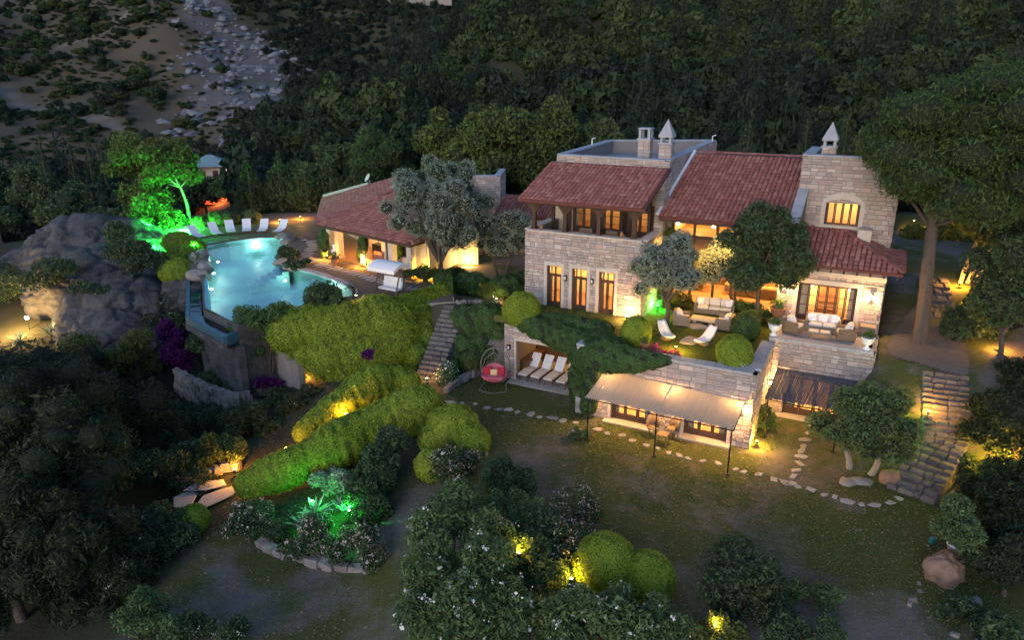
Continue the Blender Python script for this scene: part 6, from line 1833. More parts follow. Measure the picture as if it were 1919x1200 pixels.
# scattered dark bushes on the dry slope, each its own
X, Y, Z = pick_points(1500, -190, -40, 132, 262, lambda X, Y: dry_mask(X, Y) * (1 - scar_mask(X, Y) * .8) * (np.abs(X) < Y * .71) * (line_dist(TRACK, X, Y) > 2) * .5)
shapes = sorted(lib.objects, key=lambda o: o.name)
for i in range(min(len(X), 240)):
    ss = float(np.exp(rng.normal(0, .4)) * 3.0)
    o = link('scrub_bush', shapes[i % 6].data, None, (float(X[i]), float(Y[i]), float(Z[i]) - .1 * ss), (0, 0, float(rng.uniform(0, 6.28))), (ss, ss, ss * .85))
    tag(o, 'small dark bush scattered on the dry left hillside', 'bush', 'bushes on the dry hillside')
# low tufts on the dry slope
X, Y, Z = pick_points(12000, -200, -30, 128, 270, lambda X, Y: dry_mask(X, Y) * (np.abs(X) < Y * .72) * (line_dist(TRACK, X, Y) > 1.5) * (1 - .6 * scar_mask(X, Y)) * sstep(-.5, .5, wob(np.stack([X, Y, X * 0], -1), 22, 9)))
s = np.exp(rng.normal(0, .4, len(X))) * 1.0
scatter('dry_slope_tufts', 'low dry tufts and herbs on the left hillside', 'scrub', np.stack([X, Y, Z - .1 * s], -1), np.stack([s * 1.2, s * 1.2, s * .7], -1), rng.randint(0, 6, len(X)))
# rocks of the scar
def rock_mesh(seed, sub=2, amp=.3):
    bm = bmesh.new(); bmesh.ops.create_icosphere(bm, subdivisions=sub, radius=1.0)
    P0 = np.array([v.co[:] for v in bm.verts])
    rr = 1 + amp * wob(P0 + seed * 3.1, 1.6, seed) + amp * .5 * wob(P0 + seed, .6, seed + 3)
    for v, q in zip(bm.verts, rr): v.co = v.co * float(q)
    bm.verts.index_update()
    V = np.array([v.co[:] for v in bm.verts]); F = [[v.index for v in f.verts] for f in bm.faces]
    bm.free()
    return V, F
M['scar_rock'] = surf('scar_rock', [(.045, .045, .050), (.12, .12, .13), (.18, .18, .195), (.085, .085, .092)], .95, .35, .5, .6, 2)
RV = [rock_mesh(k, 2, .30) for k in range(5)]
X, Y, Z = pick_points(2600, -125, -35, 140, 250, lambda X, Y: scar_mask(X, Y) * .8)
V, F = [], []
for i in range(min(len(X), 1500)):
    v, f = RV[i % 5]; s = float(min(1.25, np.exp(rng.normal(0, .6)) * .6)); a = rng.uniform(0, 6.28)
    q = v * np.array([s * 1.3, s, s * .6]); q = np.stack([q[:, 0] * math.cos(a) - q[:, 1] * math.sin(a), q[:, 0] * math.sin(a) + q[:, 1] * math.cos(a), q[:, 2]], -1) + np.array([X[i], Y[i], Z[i]])
    b = len(V); V += q.tolist(); F += [[b + j for j in g_] for g_ in f]
o = link('rock_scree', new_mesh('rock_scree', V, F, [M['scar_rock']]))
tag(o, 'pale bluish rocky outcrop and scree on the left hillside', 'rocks', kind='stuff')
# pale boulders in the wood on the right hill
for i, (x, y, s_) in enumerate(((58, 118, 1.5), (62, 121, 1.1), (53, 123, 1.0), (49, 120, .8), (101, 150, 3.0), (96, 148, 2.0), (24, 150, 1.2), (88, 165, 1.4))):
    v, f = RV[i % 5]
    z_ = gz1(x, y)
    o = link('boulder', new_mesh('boulder', v * np.array([s_ * 1.2, s_, s_ * .9]), f, [M['scar_rock']]), None, (x, y, z_ + s_ * .9))
    tag(o, ['pale rock in the middle of the wooded hill', 'pale rock right beside the middle one on the wooded hill', 'small pale rock left of the middle ones on the wooded hill', 'smallest pale rock at the left of the wooded hill cluster', 'large grey outcrop high on the right of the wooded hill', 'grey outcrop beside the large one on the upper right hill', 'lone pale rock on the ridge left of centre', 'lone pale rock at the top right of the hill'][i], 'rock', 'rocks in the wooded hillside')
# ------------------------------------------------------------------ stairs, paths, walls, rocks
def flat_stone(r, seed, th=.09, n=8):
    q = random.Random(seed)
    pts = []
    ph_ = q.uniform(0, 6.28)
    for k in range(n):
        a = ph_ + 2 * math.pi * k / n
        rr = r * q.uniform(.62, 1.25)
        pts.append((rr * math.cos(a) * 1.15, rr * math.sin(a) * .85))
    V = [(p[0] * .94, p[1] * .94, th) for p in pts] + [(p[0], p[1], th * .55) for p in pts] + [(p[0] * 1.02, p[1] * 1.02, -.08) for p in pts]
    F = [list(range(n))]
    for a in (0, n):
        for k in range(n): F.append((a + k, a + n + k, a + n + (k + 1) % n, a + (k + 1) % n))
    return V, F
FLAT = []
for k in range(9):
    v, f = flat_stone(1.0, 40 + k, .3, [5, 4, 6, 5, 4, 6, 5, 4, 5][k])
    me_ = new_mesh('slab', v, f, [M['slab']]); FLAT.append(me_)
def slab_path(name, label, pts, z=None, size=(.20, .30), jitter=.03, squash=1.0, along=False, seed=1):
    q = random.Random(seed)
    t = thing(name, label, 'path', (pts[0][0], pts[0][1], pts[0][2]))
    for i, p in enumerate(pts):
        s_ = q.uniform(*size)
        zz = (p[2] if z is None else z)
        if along:
            a, b = pts[max(i - 1, 0)], pts[min(i + 1, len(pts) - 1)]
            rz = math.atan2(b[1] - a[1], b[0] - a[0]) + math.pi / 2 + q.uniform(-.08, .08)
        else: rz = q.uniform(0, 6.28)
        link('slab', FLAT[q.randrange(9)], t, (p[0] - pts[0][0] + q.uniform(-jitter, jitter), p[1] - pts[0][1] + q.uniform(-jitter, jitter), zz - pts[0][2] + .004), (0, 0, rz), (s_, s_ * squash, .09))
    return t
lawn_pts = [(-2.98, 33.21, 0), (-2.38, 33.1, -0), (-1.8, 33.03, 0), (-1.22, 32.61, 0), (-0.62, 32.37, 0), (-0.11, 32.43, 0), (0.31, 32.14, 0), (0.82, 31.92, 0), (1.26, 31.62, 0), (1.9, 31.47, -0), (2.38, 31.19, 0), (2.91, 31.02, 0),
            (3.87, 30.33, -0), (4.25, 29.96, 0), (4.83, 29.76, 0), (5.29, 29.31, 0), (5.76, 28.87, 0), (6.28, 28.58, -0), (6.62, 28.17, 0), (7.02, 27.94, 0), (7.38, 27.75, 0), (7.9, 27.49, 0), (8.48, 27.27, 0), (9.13, 26.84, 0), (9.41, 26.63, 0), (9.89, 26.42, 0),
            (10.36, 26.04, 0), (10.71, 25.76, 0), (11.14, 25.49, 0), (11.54, 25.3, 0), (11.91, 24.92, 0), (12.28, 24.76, 0), (12.63, 24.47, 0), (13.08, 24.25, 0), (13.55, 24.18, 0), (14.19, 24.36, 0), (14.66, 24.62, 0)]
slab_path('stepping_stones', 'line of pale stepping stones crossing the lower lawn', lawn_pts, size=(.15, .26), seed=2)
slab_path('stepping_stones', 'short row of stepping stones leading to the dark awning', [(13.59, 30.7, -0), (13.32, 30.07, 0), (12.89, 29.36, 0), (12.6, 28.82, -0), (12.36, 28.35, 0), (12.15, 27.85, 0), (11.86, 27.31, 0), (11.55, 26.71, 0), (11.23, 26.21, 0), (10.95, 25.69, 0)], size=(.26, .34), squash=.62, along=False, seed=3)
cv = smooth_line([(-17.07, 58.84, 2.8), (-15.94, 57.46, 2.8), (-14.95, 54.7, 2.8), (-14.65, 52.02, 2.8), (-13.54, 49.86, 2.8), (-11.9, 48.28, 2.8), (-10.24, 47.06, 2.8), (-8.55, 45.38, 2.8), (-7.02, 44.05, 2.8), (-5.43, 43.01, 2.8)], 5)
slab_path('stepping_stones', 'curving path of narrow slabs between pool and pool house', [tuple(p) for p in cv], size=(.42, .52), squash=.42, along=True, jitter=.02, seed=4)
slab_path('stone_slabs', 'two large grey slabs in front of the lower path', [(-13.57, 27.13, -1.55), (-12.38, 27.24, -1.5), (-12.97, 27.92, -1.45)], size=(.75, .95), squash=.7, seed=5)

# stone stairs
BLK = []
for k in range(8):
    v, f = [], []
    q = random.Random(300 + k)
    mbk = MB(); mbk.rbox((0, 0, 0), (1, 1, 1), .08, seg=1)
    vv = [(x + q.uniform(-.05, .05), y + q.uniform(-.06, .06), z + q.uniform(-.05, .05)) for x, y, z in mbk.v]
    BLK.append(new_mesh('stone', vv, mbk.f, [M['rubble']]))
BLKS = []
for m_ in BLK:
    c_ = m_.copy(); c_.materials.clear(); c_.materials.append(M['step_stone']); BLKS.append(c_)
def stairs(name, label, a, b, width, n, per=3, seed=1, depth=None, mat=None):
    q = random.Random(seed)
    a, b = Vector(a), Vector(b)
    t = thing(name, label, 'stairs', a)
    d = Vector((b.x - a.x, b.y - a.y, 0)); run = d.length / n; d.normalize()
    s = Vector((d.y, -d.x, 0)); rz = math.atan2(s.y, s.x)
    for i in range(n):
        c = a + (b - a) * ((i + .5) / n)
        zt = max(a.z + (b.z - a.z) * (i + 1) / n, gz1(c.x, c.y) + .04)
        st = link('step', None, t, (c.x - a.x, c.y - a.y, zt - a.z), (0, 0, rz))
        cuts = sorted([0, 1] + [(k + q.uniform(.7, 1.3)) / (per + 1) for k in range(per)])
        for x0, x1 in zip(cuts[:-1], cuts[1:]):
            w = (x1 - x0) * width * q.uniform(.97, 1.0)
            link('stone', BLKS[q.randrange(8)], st, ((x0 + x1 - 1) / 2 * width, -.02 + q.uniform(-.03, .03), -.18 + q.uniform(-.02, .015)), (0, 0, q.uniform(-.04, .04)), (w - .02, run * 1.18, .42))
            link('riser', BLKS[q.randrange(8)], st, ((x0 + x1 - 1) / 2 * width, .0, -.7), (0, 0, 0), (w, run * 1.05, .75))
    return t
stairs('garden_stairs', 'narrow stone stairs climbing between hedge and ivy bank', (-4.46, 35.35, 0), (-3.13, 39.99, 2.85), 1.35, 17, 2, 7)
stairs('garden_stairs', 'lower flight of rough stone steps on the right of the lawn', (15.19, 24.84, 0), (17.5, 27.04, 1.3), 1.75, 9, 3, 8)
stairs('garden_stairs', 'upper flight of rough stone steps lit amber below the pine', (17.4, 26.77, 1.2), (18.23, 29.05, 3.3), 1.75, 13, 3, 9)
stairs('garden_stairs', 'shallow brick-like steps behind the pine trunk', (21.32, 35.1, 3.62), (23.88, 40.94, 4.2), 1.5, 7, 3, 10)
M['gravel'] = surf('gravel', [(.07, .06, .052), (.14, .12, .10), (.10, .085, .072)], .95, 3, 0, .5, 30)
def ground_sheet(name, label, poly, mat, lift=.03, step=.14):
    poly = smooth_poly([(p[0], p[1]) for p in poly], 4)
    pa = np.array(poly); X, Y = np.meshgrid(np.arange(pa[:, 0].min(), pa[:, 0].max() + step, step), np.arange(pa[:, 1].min(), pa[:, 1].max() + step, step))
    Z = ground_z(X, Y) + lift
    ok = inside_dist(poly, X, Y) > -.05
    idx_ = np.arange(X.size).reshape(X.shape); F = []
    for i in range(X.shape[0] - 1):
        for j in range(X.shape[1] - 1):
            if ok[i, j] and ok[i + 1, j] and ok[i, j + 1] and ok[i + 1, j + 1]: F.append((idx_[i, j], idx_[i, j + 1], idx_[i + 1, j + 1], idx_[i + 1, j]))
    o = link(name, new_mesh(name, np.stack([X, Y, Z], -1).reshape(-1, 3), F, [M[mat]], True))
    return tag(o, label, 'path', kind='structure')
ground_sheet('gravel_path', 'trodden gravel landing at the top of the right stairs', [(16.76, 31.27, 3.4), (17.84, 29.69, 3.4), (19.04, 28.81, 3.4), (20.57, 31.68, 3.5), (21.88, 35.16, 3.6), (22.79, 38.12, 3.8), (21.93, 38.12, 3.8), (19.37, 35.16, 3.6)], 'gravel')
# rubble walls
def rubble_line(name, label, pts, h, size, seed, rows=1, cat='wall', mat='rubble'):
    q = random.Random(seed)
    line = smooth_line(pts, 6)
    t = thing(name, label, cat, tuple(line[0]))
    dist = 0; acc = [0]
    for a, b in zip(line[:-1], line[1:]): acc.append(acc[-1] + (b - a).length)
    for r_ in range(rows):
        x = q.uniform(0, size)
        while x < acc[-1]:
            k = max(i for i in range(len(acc)) if acc[i] <= x); k = min(k, len(line) - 2)
            f = (x - acc[k]) / max(1e-6, acc[k + 1] - acc[k]); p = line[k].lerp(line[k + 1], f)
            w = size * q.uniform(.6, 1.4)
            zz = p.z + h / rows * (r_ + .5)
            link('stone', BLK[q.randrange(8)], t, (p.x - line[0].x + q.uniform(-.04, .04), p.y - line[0].y + q.uniform(-.05, .05), zz - line[0].z),
                 (q.uniform(-.15, .15), q.uniform(-.15, .15), math.atan2(line[k + 1].y - line[k].y, line[k + 1].x - line[k].x) + q.uniform(-.1, .1)), (w, size * q.uniform(.7, 1.1), h / rows * q.uniform(.85, 1.1)))
            x += w * .97
    return t
rubble_line('dry_stone_wall', 'curved dry stone wall below the pool terrace', [(-19.17, 39.37, -2.2), (-17.51, 37.92, -2.2), (-15.68, 36.57, -2.2), (-14.37, 35.73, -2.1), (-13.69, 35.84, -2)], 1.5, .36, 21, 5)
rubble_line('bed_edging', 'row of rough stones edging the agave bed', [(-9.69, 24.06, -1.6), (-8.41, 23.19, -1.55), (-6.88, 22.5, -1.5), (-5.27, 22.11, -1.5), (-4.21, 21.99, -1.45)], .35, .38, 22, 1, 'edging')
rubble_line('dry_stone_wall', 'low stones beside the path left of the hanging chair', [(-3.32, 34.15, 0), (-2.73, 35.37, 0.05), (-2.08, 36.09, 0.1), (-1.55, 36.66, 0.1)], .35, .34, 23, 1)
rubble_line('dry_stone_wall', 'broken stones at the edge of the slope above the lower path', [(-15.85, 31.28, -2), (-14.41, 28.8, -1.8), (-12.75, 29.2, -1.5), (-12.03, 29.17, -1.4)], .4, .42, 24, 1)
rubble_line('dry_stone_wall', 'rough stone kerb at the top of the left stairs', [(-2.93, 40.01, 2.75), (-2.1, 40.31, 2.75), (-0.88, 39.85, 2.8)], .3, .4, 25, 1)
# the rendered wall under the broad hedge
gwl = thing('garden_wall', 'sloping rendered wall under the left end of the broad hedge', 'wall', (-14.4, 42.5, -2))
wl = [(-14.17, 38.54, 0.9), (-12.89, 37.8, 0.5), (-11.74, 36.66, 0.1), (-11.13, 36.03, -0.3)]
mb = MB(); o0 = (-14.4, 42.5, -2)
ln = [(p[0] - o0[0], p[1] - o0[1]) for p in wl]
for i in range(3):
    a, b = Vector(ln[i]), Vector(ln[i + 1]); nn_ = Vector((-(b - a).y, (b - a).x)).normalized() * .35
    za, zb = wl[i][2] - o0[2], wl[i + 1][2] - o0[2]
    vs = [(*a, -1.5), (*b, -1.5), (*(b + nn_), -1.5), (*(a + nn_), -1.5), (*a, za + 1.1), (*b, zb + 1.1), (*(b + nn_), zb + 1.1), (*(a + nn_), za + 1.1)]
    mb.add(vs, [(0, 1, 2, 3), (7, 6, 5, 4), (0, 4, 5, 1), (1, 5, 6, 2), (2, 6, 7, 3), (3, 7, 4, 0)])
mb.build('wall', M['rubble'], gwl)
# earth face with rocks under the annex path on the right
rubble_line('stone_bank', 'rough earth and stone bank between the annex terrace and the right stairs', [(17.5, 33.28, 2.4), (17.99, 32.47, 2.4), (18.34, 31.43, 2.3), (18.27, 30.18, 1.8)], 1.0, .5, 26, 3)

# boulders
def big_rock(name, label, parts, mat='rock', seed=1, sub=5, rough=.0):
    o0 = parts[0][:3]
    t = thing(name, label, 'boulder', o0)
    for i, (x, y, z, rx, ry, rz, ang) in enumerate(parts):
        bm = bmesh.new(); bmesh.ops.create_icosphere(bm, subdivisions=sub, radius=1.0)
        P0 = np.array([v.co[:] for v in bm.verts])
        sc = np.array([rx, ry, rz])
        Q = P0 * sc
        d = .20 * wob(P0 + i * 3, 1.5, seed + i) + .09 * wob(P0 + i, .5, seed + i + 3) + .035 * wob(P0, .17, seed + 5) + .05 * np.abs(wob(Q * np.array([.4, .4, 1.6]) + i, 1.1, seed + 7))
        if rough:
            rg = np.array([mnoise.ridged_multi_fractal(Vector(q_) * .42 + Vector((i * 7, 0, 0)), .9, 2.1, 5, 1.0, 2.0) for q_ in Q])
            ck = np.array([mnoise.voronoi(Vector((q_[0] * .5, q_[1] * .5, q_[2] * .9)) + Vector((i * 3, 1, 2)))[0] for q_ in Q])
            d = .12 * wob(P0 + i * 3, 1.5, seed + i) + .06 * (rg - 1.2) - .07 * np.clip(1 - (ck[:, 1] - ck[:, 0]) * 7, 0, 1) + .012 * wob(Q, .9, 3) + .006 * wob(Q, .35, 9)
        Q = Q * (1 + d)[:, None]
        for v, q in zip(bm.verts, Q): v.co = q
        me_ = bpy.data.meshes.new('rock_mass'); bm.to_mesh(me_); bm.free()
        me_.materials.append(M[mat])
        me_.polygons.foreach_set('use_smooth', np.ones(len(me_.polygons), dtype=bool))
        link('rock_mass', me_, t, (x - o0[0], y - o0[1], z - o0[2]), (0, 0, ang))
    return t
big_rock('boulder', 'massive weathered grey boulder left of the pool', [(-33.6, 57.5, .2, 6.8, 5.4, 4.0, .35), (-29.8, 53.2, -.3, 5.8, 4.6, 3.4, .2), (-27.0, 49.0, -1.2, 5.0, 4.0, 3.4, -.35), (-25.6, 45.6, -2.0, 3.6, 2.8, 2.6, .1)], seed=2, sub=6, rough=1.0)
big_rock('boulder', 'dark rock bank carrying the shrubs along the left pool edge', [(-22.5, 49.4, .4, 1.7, 2.8, 2.0, .35), (-24.3, 54.0, .9, 1.7, 2.8, 1.7, .4)], seed=14, sub=5, rough=1.0)
big_rock('boulder', 'brown rounded boulder at the right end of the lawn', [(*(13.8, 20.05, 0.25), .62, .55, .62, .4)], 'brown_rock', seed=5, sub=4)
big_rock('boulder', 'pale rock at the pool edge by the overflow', [(*(-20.42, 47, 2.6), .75, .6, .45, .2), (*(-20.69, 48.77, 2.6), .5, .6, .4, 0)], 'rubble', seed=6, sub=3)
big_rock('boulder', 'pale rocks on the pool edge below the spreading shrub', [(*(-22.33, 52.43, 2.7), .5, .9, .35, .2), (*(-21.15, 49.81, 2.7), .4, .6, .3, 0)], 'rubble', seed=7, sub=3)
big_rock('boulder', 'pale rocks at the far right corner of the pool', [(*(-17.26, 56.51, 2.8), .5, .8, .35, -.3), (*(-18.12, 58.04, 2.8), .6, .5, .35, 0)], 'rubble', seed=8, sub=3)
big_rock('boulder', 'grey rocks beside the small palm', [(*(-8.29, 40.35, 2.8), .7, .6, .4, .3), (*(-8.56, 39.67, 2.7), .5, .5, .35, 0)], 'rubble', seed=9, sub=3)
big_rock('boulder', 'rocks carrying the pool peninsula behind the steps', [(*(-14.82, 48.9, 2.75), .8, .5, .3, -.5), (*(-15.94, 50.25, 2.7), .5, .5, .3, 0)], 'rubble', seed=10, sub=3)
big_rock('boulder', 'small rocks at the foot of the broadleaf tree', [(*(13.78, 25.81, 0), .4, .3, .2, 0), (*(13.25, 25.81, 0), .35, .3, .18, .4)], 'rubble', seed=11, sub=3)
big_rock('boulder', 'rock lit amber at the foot of the lower stairs', [(*(14.83, 25.76, 0.2), .35, .3, .38, 0)], 'brown_rock', seed=12, sub=3)
big_rock('boulder', 'flat grey rock between the two white lounge seats', [(*(8.39, 32.86, 3.32), .55, .4, .12, .4), (*(9.22, 35, 3.32), .5, .4, .12, 0)], 'rubble', seed=13, sub=3)
q = random.Random(8)
for i in range(14):
    x, y = 14.0 + q.uniform(-2.2, 2.5), 18.2 + q.uniform(-1.2, 1.6)
    s_ = q.uniform(.08, .22)
    o = link('loose_stone', BLK[i % 8], None, (x, y, gz1(x, y) + s_ * .2), (q.uniform(-.3, .3), q.uniform(-.3, .3), q.uniform(0, 6)), (s_ * 1.5, s_, s_ * .8))
    tag(o, 'small loose stone on the bare patch at the bottom right', 'stone', 'loose stones at the bottom right')

# glass fence at the top of the bank
gf = thing('glass_fence', 'frameless glass balustrade between the stairs and the villa corner', 'fence', (-3.33, 40.55, 2.8))
o0 = Vector((-3.33, 40.55, 2.8))
fl_ = [Vector((-3.33, 40.55, 2.8)), Vector((-2.26, 40.55, 2.8)), Vector((-1.04, 40.25, 2.8)), Vector((0.07, 39.54, 2.9))]
fl2 = [Vector((-3.87, 47.06, 2.8)), Vector((-3.58, 43.58, 2.8)), Vector((-3.33, 40.55, 2.8))]
for line in (fl_, fl2):
    for a, b in zip(line[:-1], line[1:]):
        d = b - a; c = (a + b) / 2 - o0
        mb = MB(); mb.box((c.x, c.y, c.z + .68), (d.length - .05, .014, 1.15), math.atan2(d.y, d.x)); mb.build('pane', M['fence_glass'], gf)
        for e in (.2, .8):
            p = a.lerp(b, e) - o0
            mb = MB(); mb.box((p.x, p.y, p.z + .08), (.1, .06, .2), math.atan2(d.y, d.x)); mb.build('clamp', M['coping'], gf)

# grass blades on the lawns
rng = np.random.RandomState(21)
def blades(name, label, poly, z, n, mask=None, local=False, size=.075):
    poly = np.array(poly)
    X = rng.uniform(poly[:, 0].min(), poly[:, 0].max(), n); Y = rng.uniform(poly[:, 1].min(), poly[:, 1].max(), n)
    k = inside_dist(poly, X, Y) > .05
    if mask is not None: k &= mask(X, Y)
    X, Y = X[k], Y[k]
    Z = ground_z(X, Y) if z is None else np.full(len(X), z)
    p = np.stack([X, Y, Z + size * .3], -1)
    nn_ = rng.normal(size=p.shape); nn_[:, 2] *= .2
    o = link(name, quad_mesh(name, leaf_faces(p, nn_, size, rng, .22, 1.2, .3, up_=3.0), len(p), [M['grass_blade']]))
    tag(o, label, 'grass', kind='stuff')
def lawn_patch(X, Y):
    w = wob(np.stack([X, Y, X * 0], -1), 5.5, 6) + .5 * wob(np.stack([X, Y, X * 0], -1), 1.7, 2)
    return (w > .05)
blades('lawn_grass', 'patchy grass of the lower lawn', [(-2.5, 24), (-1, 19), (10, 16), (16, 19), (16, 25), (17, 29), (13, 31.5), (10.5, 30), (3.8, 33.4), (-.5, 37), (-4, 34), (-2.5, 30)], None, 100000, lawn_patch, size=.085)
M['dry_leaf'] = leafm('dry_leaf', [(.10, .06, .03), (.20, .14, .07), (.26, .20, .11)], .1, 2)
X = rng.uniform(-12, 17, 22000); Y = rng.uniform(17, 36, 22000)
k = (to_local(X, Y)[1] < -5.6) | (to_local(X, Y)[0] < .3)
X, Y = X[k], Y[k]
p = np.stack([X, Y, ground_z(X, Y) + .015], -1); nn_ = np.tile(np.array([[0, 0, 1.0]]), (len(p), 1))
o = link('leaf_litter', quad_mesh('leaf_litter', leaf_faces(p, nn_, .075, rng, .6, 4.0), len(p), [M['dry_leaf']]))
tag(o, 'dry leaf litter strewn over lawn and paths', 'litter', kind='stuff')
blades('terrace_grass', 'green grass of the upper terrace', tl, 3.3, 16000, None)
# ------------------------------------------------------------------ furniture
def lounger_white(label, loc, rotz, group):
    t = thing('sun_lounger', label, 'sun lounger', loc, rotz, group)
    mb = MB()
    # sling: seat then raised back, gently curved
    prof = [(-.95, .30), (-.6, .27), (-.2, .28), (.15, .34), (.45, .58), (.8, .95)]
    V = []
    for y, z in prof:
        for x in (-.33, .33):
            V += [(x, y, z), (x, y, z - .035)]
    F = []
    for i in range(len(prof) - 1):
        a = i * 4; b = a + 4
        F += [(a, a + 2, b + 2, b), (a + 1, b + 1, b + 3, a + 3), (a, b, b + 1, a + 1), (a + 2, a + 3, b + 3, b + 2)]
    F += [(0, 1, 3, 2), (20, 22, 23, 21)]
    mb.add(V, F); mb.build('sling', M['white_fabric'], t)
    mb = MB()
    for x in (-.33, .33):
        mb.tube([(x, y, z - .03) for y, z in prof], .022, 6)
    mb.tube([(-.33, -.95, .27), (.33, -.95, .27)], .02); mb.tube([(-.33, .8, .92), (.33, .8, .92)], .02)
    mb.build('frame', M['wood_warm'], t)
    for x in (-.3, .3):
        for y0, y1 in ((-.7, -.75), (.3, .5)):
            mb = MB(); mb.tube([(x, y0, .27), (x, y1, .0)], .022); mb.build('leg', M['wood_warm'], t)
    return t
pc = Vector((-19.5, 53.0))
for (p, lab) in (((-24.5, 57.14, 2.87), 'white pool lounger at the left end of the row'), ((-23.52, 58.31, 2.87), 'second white pool lounger from the left'), ((-22.59, 59.12, 2.87), 'third white pool lounger from the left'),
                 ((-21.43, 59.53, 2.87), 'fourth white pool lounger from the left'), ((-20.1, 59.53, 2.87), 'fifth white pool lounger from the left'), ((-18.61, 59.32, 2.87), 'white pool lounger at the right end of the row')):
    d = Vector(p[:2]) - pc
    lounger_white(lab, p, math.atan2(d.y, d.x) - math.pi / 2, 'white loungers round the pool')
def lounger_cushion(label, loc, rotz, group):
    t = thing('sun_lounger', label, 'sun lounger', loc, rotz, group, (.8, 1, 1))
    mb = MB()
    for x in (-.32, .32): mb.bx(x - .03, x + .03, -1.0, .55, .24, .31)
    for y in (-.97, -.3, .35): mb.bx(-.29, .29, y - .03, y + .03, .25, .30)
    mb.build('frame', M['wood_grey'], t)
    for x in (-.3, .3):
        for y in (-.9, .5):
            mb = MB(); mb.bx(x - .03, x + .03, y - .03, y + .03, 0, .24); mb.build('leg', M['wood_grey'], t)
    mb = MB(); mb.rbox((0, -.4, .36), (.64, 1.2, .10), .035); mb.build('seat_cushion', M['cream_fabric'], t)
    mb = MB(); mb.rbox((0, .50, .66), (.64, .85, .10), .035, Matrix.Rotation(R(52), 3, 'X')); mb.build('back_cushion', M['white_fabric'], t)
    return t
for u_, lab in ((1.42, 'leftmost cushioned lounger in the alcove'), (2.14, 'second cushioned lounger from the left in the alcove'), (2.86, 'third cushioned lounger from the left in the alcove'), (3.58, 'cushioned lounger in the alcove half hidden by ivy')):
    lounger_cushion(lab, hw(u_, -2.15, .05), -HA + R(-3), 'cushioned loungers in the alcove')

def wicker_seat(label, loc, rotz, width, ncush, name='wicker_sofa', cat='sofa', mat='wicker_grey', cush='cream_fabric', pillows=0, pil='white_fabric', group=None, hb=.72):
    t = thing(name, label, cat, loc, rotz, group)
    d = .8
    mb = MB(); mb.rbox((0, 0, .17), (width, d, .26), .04); mb.build('seat_base', M[mat], t)
    mb = MB(); mb.rbox((0, d / 2 - .07, .42), (width, .15, hb - .1), .05, Matrix.Rotation(R(-6), 3, 'X')); mb.build('backrest', M[mat], t)
    for s in (-1, 1):
        mb = MB(); mb.rbox((s * (width / 2 - .06), -.03, .34), (.13, d - .1, .5), .05); mb.build('arm', M[mat], t)
        for y in (-d / 2 + .08, d / 2 - .08):
            mb = MB(); mb.bx(s * (width / 2 - .1) - .03, s * (width / 2 - .1) + .03, y - .03, y + .03, 0, .06); mb.build('leg', M['wood'], t)
    w = (width - .28) / ncush
    for k in range(ncush):
        x = -width / 2 + .14 + w * (k + .5)
        mb = MB(); mb.rbox((x, -.08, .37), (w - .015, d - .22, .15), .05); mb.build('seat_cushion', M[cush], t)
        mb = MB(); mb.rbox((x, d / 2 - .22, .60), (w - .02, .16, .40), .06, Matrix.Rotation(R(-12), 3, 'X')); mb.build('back_cushion', M[cush], t)
    for k in range(pillows):
        x = -width / 2 + .26 + (width - .52) * (k / max(1, pillows - 1) if pillows > 1 else .5)
        mb = MB(); mb.rbox((x, .05, .60), (.38, .13, .36), .06, Matrix.Rotation(R(-25), 3, 'X') @ Matrix.Rotation(R(rs.uniform(-12, 12)), 3, 'Y')); mb.build('pillow', M[pil], t)
    return t
wicker_seat('long wicker sofa with cream cushions on the grass in front of the glazing', (10.56, 37.09, 3.3), -HA + R(8), 2.0, 3, pillows=2)
wicker_seat('wicker armchair at the left of the lawn sofa group', (8.48, 35.37, 3.3), R(75), .85, 1, 'wicker_armchair', 'armchair', pillows=1)
wicker_seat('wicker armchair at the right of the lawn sofa group', (10.45, 34.73, 3.3), R(-120), .85, 1, 'wicker_armchair', 'armchair', pillows=1)
wicker_seat('wicker loveseat with white pillows in front of the annex doors', (14.74, 33.51, 3.62), -HA + R(4), 1.55, 2, pillows=3, pil='white_fabric')
wicker_seat('wicker armchair on the left of the annex terrace', (13.31, 33.36, 3.62), R(45), .82, 1, 'wicker_armchair', 'armchair', pillows=1, mat='wicker')
wicker_seat('wicker armchair on the right of the annex terrace facing away', (15.34, 32.33, 3.62), R(-105), .82, 1, 'wicker_armchair', 'armchair', pillows=1, mat='wicker')
# low stone coffee table on the lawn
t = thing('coffee_table', 'low round-edged stone coffee table in the lawn sofa group', 'table', (9.58, 35.38, 3.3), -HA)
mb = MB(); mb.rbox((0, 0, .28), (1.25, .75, .09), .04); mb.build('table_top', M['slab'], t)
for x in (-.4, .4):
    mb = MB(); mb.rbox((x, 0, .12), (.2, .5, .23), .03); mb.build('leg', M['rubble'], t)
t = thing('coffee_table', 'wicker coffee table with two glass tops on the annex terrace', 'table', (14.19, 32.48, 3.62), -HA + R(3))
mb = MB(); mb.rbox((0, 0, .30), (1.0, .55, .08), .02); mb.build('table_top', M['wicker_grey'], t)
for s in (-.24, .24):
    mb = MB(); mb.rbox((s, 0, .35), (.4, .42, .015), .005); mb.build('glass_top', M['cream_fabric'], t)
for x in (-.44, .44):
    for y in (-.22, .22):
        mb = MB(); mb.bx(x - .035, x + .035, y - .035, y + .035, 0, .27); mb.build('leg', M['wicker_grey'], t)
